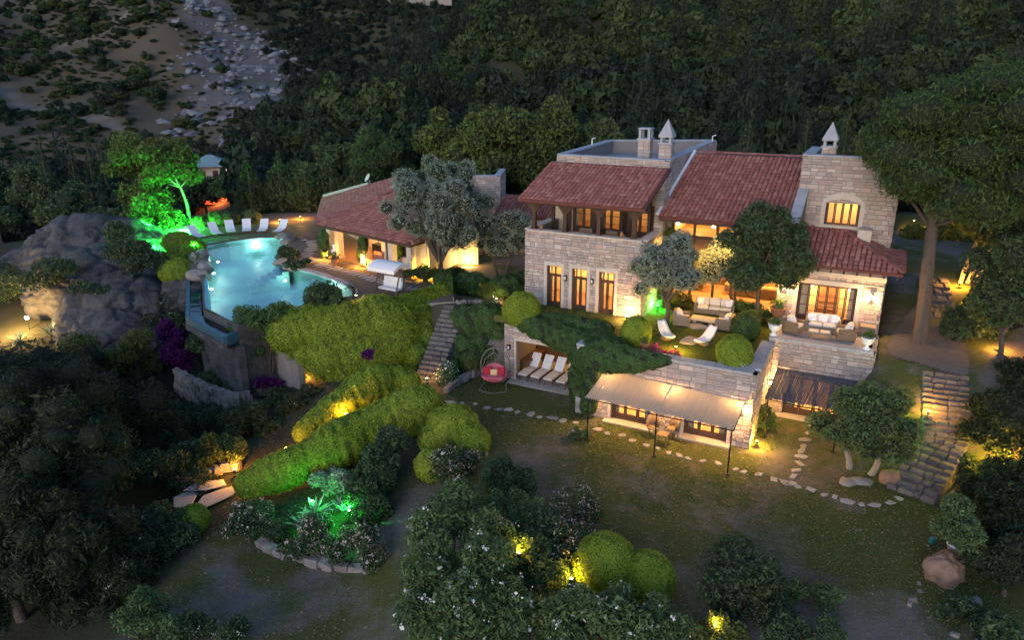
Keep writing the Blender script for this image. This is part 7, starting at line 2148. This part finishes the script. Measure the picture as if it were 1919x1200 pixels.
# white lounge seats on the terrace edge
def shell_lounge(label, loc, rotz):
    t = thing('lounge_chair', label, 'lounge chair', loc, rotz, 'white lounge chairs on the terrace', (.8, .8, .72))
    mb = MB()
    prof = [(-.75, .38, .22), (-.4, .30, .3), (0, .28, .33), (.35, .5, .33), (.7, .9, .28), (.82, 1.0, .2)]
    V, F = [], []
    for y, z, w in prof:
        for k in range(5):
            s_ = (k - 2) / 2
            V.append((s_ * w, y, z + .07 * s_ * s_ + .05)); 
        for k in range(5):
            s_ = (k - 2) / 2
            V.append((s_ * w * .98, y + .01, z + .07 * s_ * s_ - .05))
    for i in range(len(prof) - 1):
        a = i * 10; b = a + 10
        for k in range(4):
            F += [(a + k, a + k + 1, b + k + 1, b + k), (a + 5 + k, b + 5 + k, b + 6 + k, a + 6 + k)]
        F += [(a, b, b + 5, a + 5), (a + 4, a + 9, b + 9, b + 4)]
    F += [(0, 5, 6, 1), (1, 6, 7, 2), (2, 7, 8, 3), (3, 8, 9, 4)]; e = (len(prof) - 1) * 10
    F += [(e, e + 1, e + 6, e + 5), (e + 1, e + 2, e + 7, e + 6), (e + 2, e + 3, e + 8, e + 7), (e + 3, e + 4, e + 9, e + 8)]
    mb.add(V, F); mb.build('cushion', M['white_fabric'], t, True)
    mb = MB(); mb.lathe([(.3, 0), (.34, .1), (.26, .26), (.1, .3)], (0, 0, 0), 14); mb.build('base', M['wicker'], t, True)
shell_lounge('white padded lounge chair on the left by the terrace edge', (7.29, 33.21, 3.3), R(15))
shell_lounge('white padded lounge chair on the right by the terrace edge', (8.93, 32.49, 3.3), R(-50))
# urns and pots
def urn(label, loc, plant='ivy_leaf', s=1.0, seed=1, n=380, mat='white_paint', pr=.26):
    t = thing('urn_planter', label, 'planter', loc, 0, None, (s, s, s))
    mb = MB(); mb.lathe([(.0, 0), (.18, 0), (.18, .05), (.09, .1), (.08, .18), (.2, .28), (.27, .42), (.27, .5), (.31, .54), (.31, .58), (.25, .58), (.22, .5), (0, .48)], (0, 0, 0), 16); mb.build('urn', M[mat], t, True)
    rg = np.random.RandomState(seed)
    p, nn = lobe_points([(0, 0, .7, pr, pr, pr * .95)], n, rg, .8, .5, -.6, .2, .3)
    link('foliage', quad_mesh('foliage', leaf_faces(p, nn, .11, rg, .35, .5, up_=.8), len(p), [M[plant]]), t)
    return t
urn('white urn on the left end of the annex terrace wall', hw(13.15, -.74, 3.745), s=.95, seed=1)
urn('white urn on the right corner of the annex terrace wall', hw(17.08, -.76, 3.745), s=.95, seed=2)
urn('terracotta urn beside the annex wall behind the left white urn', (13.06, 34.94, 3.62), s=1.2, seed=3, mat='terracotta', pr=.3)
urn('shallow terracotta bowl with a clipped ball on the terrace edge', (6.02, 31.66, 3.3), s=.7, seed=4, mat='terracotta', pr=.3)
urn('pot at the left foot of the pool house veranda', (-11.89, 48.7, 2.8), s=1.0, seed=5, mat='terracotta', pr=.4)
t = thing('plant_pot', 'white pot holding the lemon tree', 'pot', (14.81, 21.02, 0))
mb = MB(); mb.lathe([(0, 0), (.26, 0), (.36, .5), (.39, .5), (.39, .58), (.33, .58), (.3, .5), (0, .5)], (0, 0, 0), 18); mb.build('pot', M['white_paint'], t, True)
mb = MB(); mb.lathe([(0, .52), (.31, .52)], (0, 0, 0), 14); mb.build('soil', M['soil'], t)
t = thing('stone_trough', 'stone planter trough beside the right annex wall', 'planter', hw(17.0, 1.55, 3.62), -HA)
mb = MB(); mb.rbox((0, 0, .22), (.6, .5, .44), .04); mb.rbox((0, 0, .46), (.68, .58, .08), .02); mb.build('trough', M['wicker_grey'], t)
t = thing('statue', 'pale bust on a pedestal beside the pool house veranda', 'statue', (-12.15, 49.87, 2.8))
mb = MB(); mb.rbox((0, 0, .3), (.32, .32, .6), .03); mb.build('pedestal', M['pale_stone'], t)
mb = MB(); mb.lathe([(.12, .6), (.2, .72), (.22, .85), (.09, .95), (.08, 1.0), (.12, 1.06), (.13, 1.16), (.09, 1.27), (0, 1.3)], (0, 0, 0), 12); mb.build('bust', M['white_paint'], t, True)

# wicker tub chairs under the awning
def tub_chair(label, loc, rotz):
    t = thing('wicker_chair', label, 'chair', loc, rotz, 'wicker chairs under the reed awning')
    mb = MB(); mb.lathe([(0, .40), (.24, .40), (.26, .43), (.24, .46), (0, .46)], (0, 0, 0), 14); mb.build('seat', M['wicker'], t, True)
    V, F = [], []
    n = 13
    for i in range(n):
        a = math.pi * (-.05 + 1.1 * i / (n - 1)); h = .62 + .34 * math.sin(math.pi * i / (n - 1))
        for (r_, z) in ((.26, .42), (.31, h), (.28, h), (.235, .45)):
            V.append((r_ * math.cos(a), r_ * math.sin(a), z))
    for i in range(n - 1):
        for k in range(4):
            F.append((i * 4 + k, i * 4 + (k + 1) % 4, (i + 1) * 4 + (k + 1) % 4, (i + 1) * 4 + k))
    F += [(0, 1, 2, 3), tuple((n - 1) * 4 + k for k in (3, 2, 1, 0))]
    mb = MB(); mb.add(V, F); mb.build('backrest', M['wicker'], t, True)
    mb = MB(); mb.tube([(.30 * math.cos(math.pi * (-.05 + 1.1 * i / 12)), .30 * math.sin(math.pi * (-.05 + 1.1 * i / 12)), .62 + .34 * math.sin(math.pi * i / 12)) for i in range(13)], .028, 6); mb.build('rim', M['wicker'], t, True)
    for a in (45, 135, 225, 315):
        mb = MB(); mb.tube([(.19 * math.cos(R(a)), .19 * math.sin(R(a)), .42), (.24 * math.cos(R(a)), .24 * math.sin(R(a)), 0)], .02, 6); mb.build('leg', M['wicker'], t)
    return t
tub_chair('wicker chair behind the middle awning post', (6.21, 29.71, 0), R(-20))
tub_chair('wicker chair at the right of the small wicker table', (7.08, 29.61, -0), R(-75))
t = thing('side_table', 'small square wicker table between the awning chairs', 'table', (6.55, 29.11, 0), -HA)
mb = MB(); mb.rbox((0, 0, .42), (.48, .48, .05), .015); mb.build('table_top', M['wicker'], t)
for x in (-.2, .2):
    for y in (-.2, .2):
        mb = MB(); mb.bx(x - .02, x + .02, y - .02, y + .02, 0, .4); mb.build('leg', M['wicker'], t)

# awnings made of reeds
def awning(name, label, back0, back1, front0, front1, n, mat, posts, gap=.12, ztie=None, sag=.06, seed=1):
    """corner points in the house frame"""
    q = random.Random(seed)
    t = thing(name, label, 'awning', (HO[0], HO[1], 0), -HA)
    b0, b1, f0, f1 = map(Vector, (back0, back1, front0, front1))
    mb = MB()
    for i in range(n):
        w = (1 - gap * q.uniform(.2, 1.6)) / n
        c = (i + .5) / n + q.uniform(-.15, .15) / n * min(1, gap * 8)
        lift = q.uniform(0, .006)
        V = []
        ov = q.uniform(-.01, .05)
        for k in range(6):
            s_ = k / 5 * (1 + ov)
            for e in (-.5, .5):
                x = c + e * w
                p = b0.lerp(b1, x).lerp(f0.lerp(f1, x), s_) + Vector((0, 0, -sag * math.sin(math.pi * min(1, s_)) + lift))
                V.append(p)
            V.append((V[-1] + V[-2]) / 2 + Vector((0, 0, .018)))
        F = []
        for k in range(5):
            a = k * 3; b = a + 3
            F += [(a, a + 2, b + 2, b), (a + 2, a + 1, b + 1, b + 2)]
        mb.add(V, F)
    o = mb.build('reed_mat', M[mat], t); o['kind'] = 'stuff'
    for (a, b) in ((b0, b1), (f0, f1), (b0, f0), (b1, f1), (b0.lerp(b1, .5), f0.lerp(f1, .5))):
        dz = Vector((0, 0, -.06))
        mb = MB(); mb.tube([a + dz, (a + b) / 2 + dz - Vector((0, 0, sag * .9)), b + dz], .028, 6); mb.build('rail', M['black_metal'], t)
    for p in posts:
        mb = MB(); mb.tube([(p[0], p[1], -.05), (p[0], p[1], p[2])], .03, 8); mb.build('post', M['black_metal'], t)
        mb = MB(); mb.lathe([(.0, .05), (.09, .05), (.1, .0)], (p[0], p[1], 0), 10); mb.build('post_foot', M['black_metal'], t)
awning('reed_awning', 'pale reed awning on thin posts in front of the garden cottage', (6.62, -5.3, 2.46), (12.85, -5.3, 2.2), (6.70, -7.85, 2.18), (12.92, -7.85, 2.08), 260, 'reed', [(6.76, -7.62, 2.14), (9.78, -7.65, 2.08), (12.84, -7.75, 2.04)], .0, seed=3)
awning('slat_awning', 'dark slatted awning fixed to the retaining wall', (13.55, -1.06, 2.32), (17.0, -1.06, 2.30), (13.5, -3.95, 1.98), (16.55, -3.95, 1.95), 80, 'reed_dark', [(13.6, -3.85, 1.92), (16.45, -3.85, 1.9)], .06, seed=4)

# hanging egg chair
t = thing('hanging_chair', 'hanging basket chair with red cushions on the lawn', 'swing chair', (-0.93, 34.81, 0), R(-8))
mb = MB()
mb.tube([(.75 * math.cos(a), .55 + .0, 1.05 + 1.0 * math.sin(a)) for a in np.linspace(R(-60), R(240), 18)], .03, 6)
mb.tube([(-.55, .55, .12), (-.7, -.3, .03), (0, -.65, .03), (.7, -.3, .03), (.55, .55, .12)], .03, 6)
mb.tube([(0, .55, 2.05), (0, .2, 2.2), (0, 0, 2.05)], .03, 6)
mb.build('stand', M['wicker_grey'], t)
V, F = [], []
nu, nv = 16, 8
for i in range(nv + 1):
    el = R(-85 + 85 * i / nv)
    for j in range(nu):
        a = 2 * math.pi * j / nu
        r_ = math.cos(el)
        back = max(0, math.sin(a)) * .45 * (i / nv) ** 1.5
        V.append((.68 * r_ * math.cos(a), .42 * r_ * math.sin(a) + .1, .78 + .42 * math.sin(el) + back))
for i in range(nv):
    for j in range(nu):
        F.append((i * nu + j, i * nu + (j + 1) % nu, (i + 1) * nu + (j + 1) % nu, (i + 1) * nu + j))
mb = MB(); mb.add(V, F); mb.build('basket', M['pink_fabric'], t, True)
mb = MB()
for s in (-1, 1):
    mb.tube([(s * .62, .12, .82), (s * .5, .3, 1.5), (0, .1, 2.0)], .015, 5)
for k in range(7):
    a = R(20 + k * 23); mb.tube([(.68 * math.cos(a), .1 + .42 * math.sin(a), 1.0), (.45 * math.cos(a), .1 + .3 * math.sin(a), 1.6), (0, .1, 1.95)], .008, 4)
mb.build('cage', M['wicker_grey'], t)
mb = MB(); mb.rbox((0, .0, .66), (1.0, .55, .16), .07); mb.build('seat_cushion', M['pink_fabric'], t)
for x in (-.34, .34):
    mb = MB(); mb.rbox((x, .22, .92), (.42, .16, .4), .07, Matrix.Rotation(R(-12), 3, 'X')); mb.build('back_cushion', M['red_fabric'], t)
mb = MB(); mb.rbox((0, .12, .88), (.36, .13, .32), .06, Matrix.Rotation(R(-16), 3, 'X')); mb.build('pillow', M['yellow_fabric'], t)

# canopy swing by the pool house
t = thing('canopy_swing', 'garden swing seat under a white scalloped canopy', 'swing', (-7.06, 41.8, 2.8), R(-32))
for s in (-1, 1):
    mb = MB(); mb.tube([(s * .8, -.65, 0), (s * .8, 0, 1.75)], .045, 7); mb.tube([(s * .8, .65, 0), (s * .8, 0, 1.75)], .045, 7); mb.build('side_frame', M['wood_grey'], t)
mb = MB(); mb.tube([(-.85, 0, 1.75), (.85, 0, 1.75)], .045, 7); mb.build('top_rail', M['wood_grey'], t)
V, F = [], []
for i in range(9):
    s_ = (i - 4) / 4
    for x in (-1.0, 1.0): V.append((x, s_ * .8, 2.12 - .28 * s_ * s_))
for i in range(8): F.append((i * 2, i * 2 + 1, i * 2 + 3, i * 2 + 2))
mb = MB(); mb.add(V, F)
nq = 10
for y in (-.8, .8):
    V = []
    for k in range(nq * 4 + 1):
        x = -1 + 2 * k / (nq * 4); V += [(x, y, 1.84), (x, y, 1.66 - .06 * abs(math.sin(math.pi * k / 4)))]
    mb.add(V, [(2 * k, 2 * k + 2, 2 * k + 3, 2 * k + 1) for k in range(nq * 4)])
for x in (-1.0, 1.0):
    V = []
    for k in range(17):
        s_ = (k - 8) / 8; z = 2.12 - .28 * s_ * s_; V += [(x, s_ * .8, z), (x, s_ * .8, z - .17 - .05 * abs(math.sin(math.pi * k / 4)))]
    mb.add(V, [(2 * k, 2 * k + 2, 2 * k + 3, 2 * k + 1) for k in range(16)])
mb.build('canopy', M['white_fabric'], t)
mb = MB(); mb.rbox((0, -.05, .52), (1.4, .55, .14), .05); mb.build('seat_cushion', M['white_fabric'], t)
mb = MB(); mb.rbox((0, .25, .85), (1.4, .14, .6), .05, Matrix.Rotation(R(-14), 3, 'X')); mb.build('back_cushion', M['white_fabric'], t)
mb = MB()
for s in (-1, 1):
    mb.tube([(s * .68, -.25, .5), (s * .68, 0, 1.75)], .012, 5); mb.tube([(s * .68, .3, .6), (s * .68, 0, 1.75)], .012, 5); mb.tube([(s * .7, -.3, .45), (s * .7, .3, .45)], .025, 5)
mb.build('hanger', M['black_metal'], t)
# balcony chairs and vases
for u_, lab in ((2.95, 'wicker chair on the balcony between the middle posts'), (4.5, 'wicker chair on the balcony by the right posts')):
    wicker_seat(lab, hw(u_, 1.6, 6.6), -HA + R(180 if u_ < 3 else 160), .75, 1, 'balcony_chair', 'chair', mat='wicker', hb=.95)
for u_, lab in ((.85, 'clay vase on the left balcony parapet'), (5.3, 'clay vase on the right balcony parapet')):
    t = thing('vase', lab, 'vase', hw(u_, .14, 7.395))
    mb = MB(); mb.lathe([(0, 0), (.06, 0), (.11, .1), (.1, .2), (.05, .26), (.07, .3), (.05, .3), (0, .26)], (0, 0, 0), 12); mb.build('body', M['terracotta'], t, True)
# green bucket-like box at the right of the lawn
t = thing('plastic_crate', 'small turquoise box lying on the grass near the white pot', 'box', (14.45, 21.87, 0), R(20))
mb = MB(); mb.rbox((0, 0, .1), (.22, .16, .2), .02); mb.build('box', M['solar'], t)

# ------------------------------------------------------------------ distant buildings
fh = thing('distant_house', 'far house with pale green roof glowing orange below', 'house', (-42.0, 105, -2.8), R(14), None, (.72, .72, .85))
mb = MB(); mb.bx(-2.8, 2.6, 0, 6, 0, 3.0); mb.build('wall', M['terracotta'], fh)
mb = MB(); mb.bx(-2.2, 2.4, .6, 5.6, 3.0, 6.2); mb.build('upper_wall', M['pale_stone'], fh)
mb = MB(); mb.add([(-4.2, -1.6, 6.3), (3.8, -1.6, 6.3), (3.8, 6.4, 6.3), (-4.2, 6.4, 6.3), (-.6, 2.4, 7.9), (.4, 2.4, 7.9)], [(0, 1, 5, 4), (1, 2, 5), (2, 3, 4, 5), (3, 0, 4), (3, 2, 1, 0)])
mb.build('roof', surf('green_roof', [(.16, .24, .25), (.24, .34, .34)], .7, 3, 0, .2), fh)
for x in (-3.6, 3.2):
    mb = MB(); mb.tube([(x, -1.0, 3.0), (x, -1.0, 6.3)], .14, 8); mb.build('column', M['white_paint'], fh)
mb = MB(); mb.bx(-3.9, 3.7, -1.5, 0, 2.8, 3.0); mb.build('balcony', M['pale_stone'], fh)
mb = MB(); mb.bx(2.7, 5.4, -1, 2.5, 3.5, 3.7); mb.tube([(5.1, -.7, 0), (5.1, -.7, 3.5)], .12, 8); mb.build('porch_roof', M['white_paint'], fh)
for x in (-1.4, .9):
    mb = MB(); mb.bx(x - .5, x + .5, .56, .6, 3.6, 5.4); mb.build('window', M['wood'], fh)
lamp_light(fh, (1.0, -2.2, 1.2), 600, (1, .22, .06), .2)
fv = thing('distant_villa', 'far villa with glass doors at the top of the valley', 'house', (-26, 232, gz1(-26, 232) + 1.5))
mb = MB(); mb.bx(-7, 7, 0, 8, -3, 3.2); mb.build('wall', M['pale_stone'], fv)
mb = MB(); mb.bx(-7.6, 7.6, -.6, 8.6, 3.2, 3.6); mb.build('roof', M['concrete'], fv)
for k in range(5):
    mb = MB(); mb.bx(-4.5 + k * 2.2, -3.0 + k * 2.2, -.06, .0, .3, 2.6); mb.build('window', M['solar'], fv)
mb = MB(); mb.bx(-10, 9, -4, -.2, -3, -.2); mb.build('terrace_wall', M['rubble'], fv)
for i, (x, y) in enumerate(((-57.5, 88), (-62.0, 90), (-50.0, 84))):
    t = thing('parked_car', ['white car half hidden by the left grove', 'white car at the far left edge behind the grove', 'silver car nearest the cypress group'][i], 'car', (x, y, gz1(x, y)), R(15 + 30 * i))
    mb = MB()
    prof = [(-2.1, .35), (-2.1, .8), (-1.5, .95), (-1.0, 1.45), (.7, 1.45), (1.3, .95), (2.1, .8), (2.1, .35)]
    V = [(x_, s * (.85 if z_ < 1 else .7), z_) for s in (-1, 1) for x_, z_ in prof]; n_ = len(prof)
    mb.add(V, [tuple(range(n_)), tuple(range(n_, 2 * n_))[::-1]] + [(k, (k + 1) % n_, n_ + (k + 1) % n_, n_ + k) for k in range(n_)]); mb.build('body', M['white_paint'], t)
    for wx in (-1.3, 1.3):
        for wy in (-.8, .8):
            mb = MB(); mb.tube([(wx, wy - .1, .32), (wx, wy + .1, .32)], .32, 12); mb.build('wheel', M['black_metal'], t)
    mb = MB(); mb.box((-.15, 0, 1.2), (1.9, 1.56, .34)); mb.build('window', M['solar'], t)
# ------------------------------------------------------------------ garden lamps
AMB = (1, .43, .06); WARM = (1, .52, .17); GRN = (.04, 1, .12); YEL = (1, .58, .05)
LP = 6.5
def garden_lamp(label, p, power, col=AMB, lens='lamp_amber', h=.14, radius=.05, off=(0, 0, .22), aim=None):
    p = (p[0], p[1], max(p[2], gz1(p[0], p[1]) + .02))
    t = thing('garden_spotlight', label, 'garden lamp', p)
    mb = MB(); mb.tube([(0, 0, min(-.15, surface_z(p[0], p[1]) - p[2] - .05)), (0, 0, h)], .015, 5); mb.lathe([(.02, h - .02), (.055, h), (.07, h + .12), (.055, h + .12)], (0, 0, 0), 10); mb.build('housing', M['black_metal'], t)
    mb = MB(); mb.lathe([(0, h + .125), (.05, h + .118), (.062, h + .10)], (0, 0, 0), 10); mb.build('lens', M[lens], t)
    lamp_light(t, (off[0], off[1], h + off[2]), power * LP, col, radius)
    return t
for p, pw, col, ln, lab in (
    ((-24.84, 63.14, 2.8), 25, AMB, 'lamp_amber', 'amber spotlight under the low dome bush behind the pool loungers'),
    ((-20.07, 63.83, 2.8), 22, AMB, 'lamp_amber', 'amber spotlight behind the right end pool lounger'),
    ((-18.67, 65.27, 2.8), 25, AMB, 'lamp_amber', 'amber spotlight by the dark conifers left of the pool house'),
    ((-12.91, 50.77, 2.8), 22, AMB, 'lamp_amber', 'amber spotlight at the first veranda column'),
    ((-10.06, 48.7, 2.8), 26, AMB, 'lamp_amber', 'amber spotlight at the second veranda column'),
    ((-5.44, 46.01, 2.8), 26, YEL, 'lamp_amber', 'yellow spotlight in the shrub left of the big olive trunk'),
    ((-4.97, 47.59, 2.8), 14, GRN, 'lamp_green', 'green spotlight at the big olive trunk'),
    ((-0.89, 40.54, 2.8), 9, WARM, 'lamp_warm', 'warm spotlight in front of the glass fence'),
    ((1.18, 36.04, 3.3), 20, WARM, 'lamp_warm', 'warm spotlight at the left corner of the villa front'),
    ((5.81, 35.87, 3.3), 20, WARM, 'lamp_white', 'bright spotlight at the right corner of the villa front'),
    ((7.7, 37.63, 3.3), 20, GRN, 'lamp_green', 'green spotlight between the villa wall and the terrace olive'),
    ((5.78, 32.91, 3.3), 12, YEL, 'lamp_amber', 'yellow spotlight under the dome behind the purple flowers'),
    ((7.4, 31.53, 3.3), 14, YEL, 'lamp_amber', 'yellow spotlight among the magenta flowers on the terrace edge'),
    ((11.23, 30.64, 0), 16, YEL, 'lamp_amber', 'upper yellow spotlight at the side wall of the garden cottage'),
    ((10.52, 28.73, -0), 18, YEL, 'lamp_amber', 'lower yellow spotlight at the cottage corner'),
    ((14.62, 25.81, 0), 9, AMB, 'lamp_amber', 'amber spotlight shining on the rock at the foot of the lower stairs'),
    ((15.87, 27.61, 0.6), 8, GRN, 'lamp_green', 'green spotlight in the broadleaf tree'),
    ((16.92, 27.55, 2), 15, AMB, 'lamp_amber', 'amber spotlight lighting the upper stone steps'),
    ((28.09, 50.61, 4.2), 70, YEL, 'lamp_amber', 'yellow spotlight left of the pine trunk in the back garden'),
    ((29.85, 50.29, 4.2), 110, AMB, 'lamp_amber', 'amber spotlight right of the pine trunk in the back garden'),
    ((24.66, 39.62, 3.8), 45, AMB, 'lamp_amber', 'amber spotlight under the leaning trunks'),
    ((22.3, 34.62, 4), 12, YEL, 'lamp_amber', 'small yellow spotlight in the bushes right of the pine path'),
    ((21.72, 31.11, 3), 18, AMB, 'lamp_amber', 'amber spotlight in the shrubs at the right edge'),
    ((18.44, 25.1, 1), 26, YEL, 'lamp_amber', 'yellow spotlight in the small tree beside the lower stairs'),
    ((5.75, 17.19, 0.3), 14, YEL, 'lamp_amber', 'yellow spotlight in the bush on the bottom edge'),
    ((0.21, 19.18, 1.3), 7, YEL, 'lamp_amber', 'yellow spotlight deep inside the tall oleander'),
    ((1.81, 19.13, 0.4), 6, YEL, 'lamp_amber', 'yellow spotlight at the left foot of the topiary domes'),
    ((-7.64, 31.05, 0.2), 16, AMB, 'lamp_amber', 'amber spotlight between the two lower hedge strands'),
    ((-9.74, 28.71, -0.3), 16, AMB, 'lamp_amber', 'amber spotlight at the lower end of the narrow hedge strand'),
    ((-12.06, 28.63, -1.3), 14, AMB, 'lamp_amber', 'amber spotlight beside the big grey slabs'),
    ((-11.3, 37.43, -0.6), 26, AMB, 'lamp_amber', 'amber spotlight at the foot of the rendered wall'),
    ((-6.22, 24.69, -0.8), 16, GRN, 'lamp_green', 'green spotlight beside the small agave'),
    ((-7.82, 25.36, -0.8), 9, GRN, 'lamp_green', 'green spotlight behind the variegated agave'),
    ((-26.8, 60.49, 2.8), 280, GRN, 'lamp_green', 'green spotlight at the foot of the tall sparse tree'),
    ((-27.34, 56.69, 2), 90, GRN, 'lamp_green', 'green spotlight under the glowing green shrub'),
    ((-31.13, 59.07, 2.4), 80, GRN, 'lamp_green', 'green spotlight in the left part of the green shrub'),
    ((-23.27, 53.59, 2.9), 9, GRN, 'lamp_green', 'green spotlight on the spreading shrub near the pool'),
    ((-29.74, 60.06, 3.2), 90, GRN, 'lamp_green', 'green spotlight in front of the taller dim green shrub'),
    ((-8.48, 38.9, 3.5), 3, WARM, 'lamp_warm', 'small warm lamp in the palm'),
    ((-4.33, 34.93, 0.3), 5, WARM, 'lamp_warm', 'warm lamp at the foot of the left stairs'),
    ((28.39, 52.2, 5), 12, WARM, 'lamp_warm', 'small lamp post light behind the annex roof'),
):
    garden_lamp(lab, p, pw, col, ln)
# cypress flood and the bare bright lamp on the left slope
garden_lamp('amber spotlight at the foot of the amber lit cypress', (23.9, 61.6, gz1(23.9, 61.6)), 90)
FX, FY = -33.0, 48.2
t = thing('floodlight', 'bare bright floodlight on a stake beside the amber agave', 'floodlight', (FX, FY, gz1(FX, FY)))
mb = MB(); mb.tube([(0, 0, -.3), (0, 0, .75)], .025, 6); mb.rbox((0, .02, .85), (.3, .1, .22), .02); mb.build('housing', M['black_metal'], t)
mb = MB(); mb.rbox((0, -.045, .85), (.26, .02, .18), .005); mb.build('lens', M['lamp_white'], t)
lamp_light(t, (-.3, -1.0, 1.2), 900, (1, .60, .2), .12)
# pool lamps on the basin walls
pl = pool
for (x, y, pw) in ((-20.0, 57.2, 70), (-21.3, 52.6, 55), (-20.4, 49.4, 55), (-19.1, 45.6, 55), (-11.4, 45.2, 60), (-17.4, 54.2, 35), (-15.0, 47.6, 16), (-14.6, 38.2, 30), (-12, 41, 40)):
    e = Vector((x + 16, y - 46, 2.15))
    mb = MB(); mb.lathe([(0, .03), (.09, .03), (.1, 0), (.1, -.03)], tuple(e), 12); mb.build('pool_lamp', M['lamp_pool'], pl)
    lamp_light(pl, tuple(e + Vector((0, 0, .08))), pw * .7, (.95, .95, .80), .1)
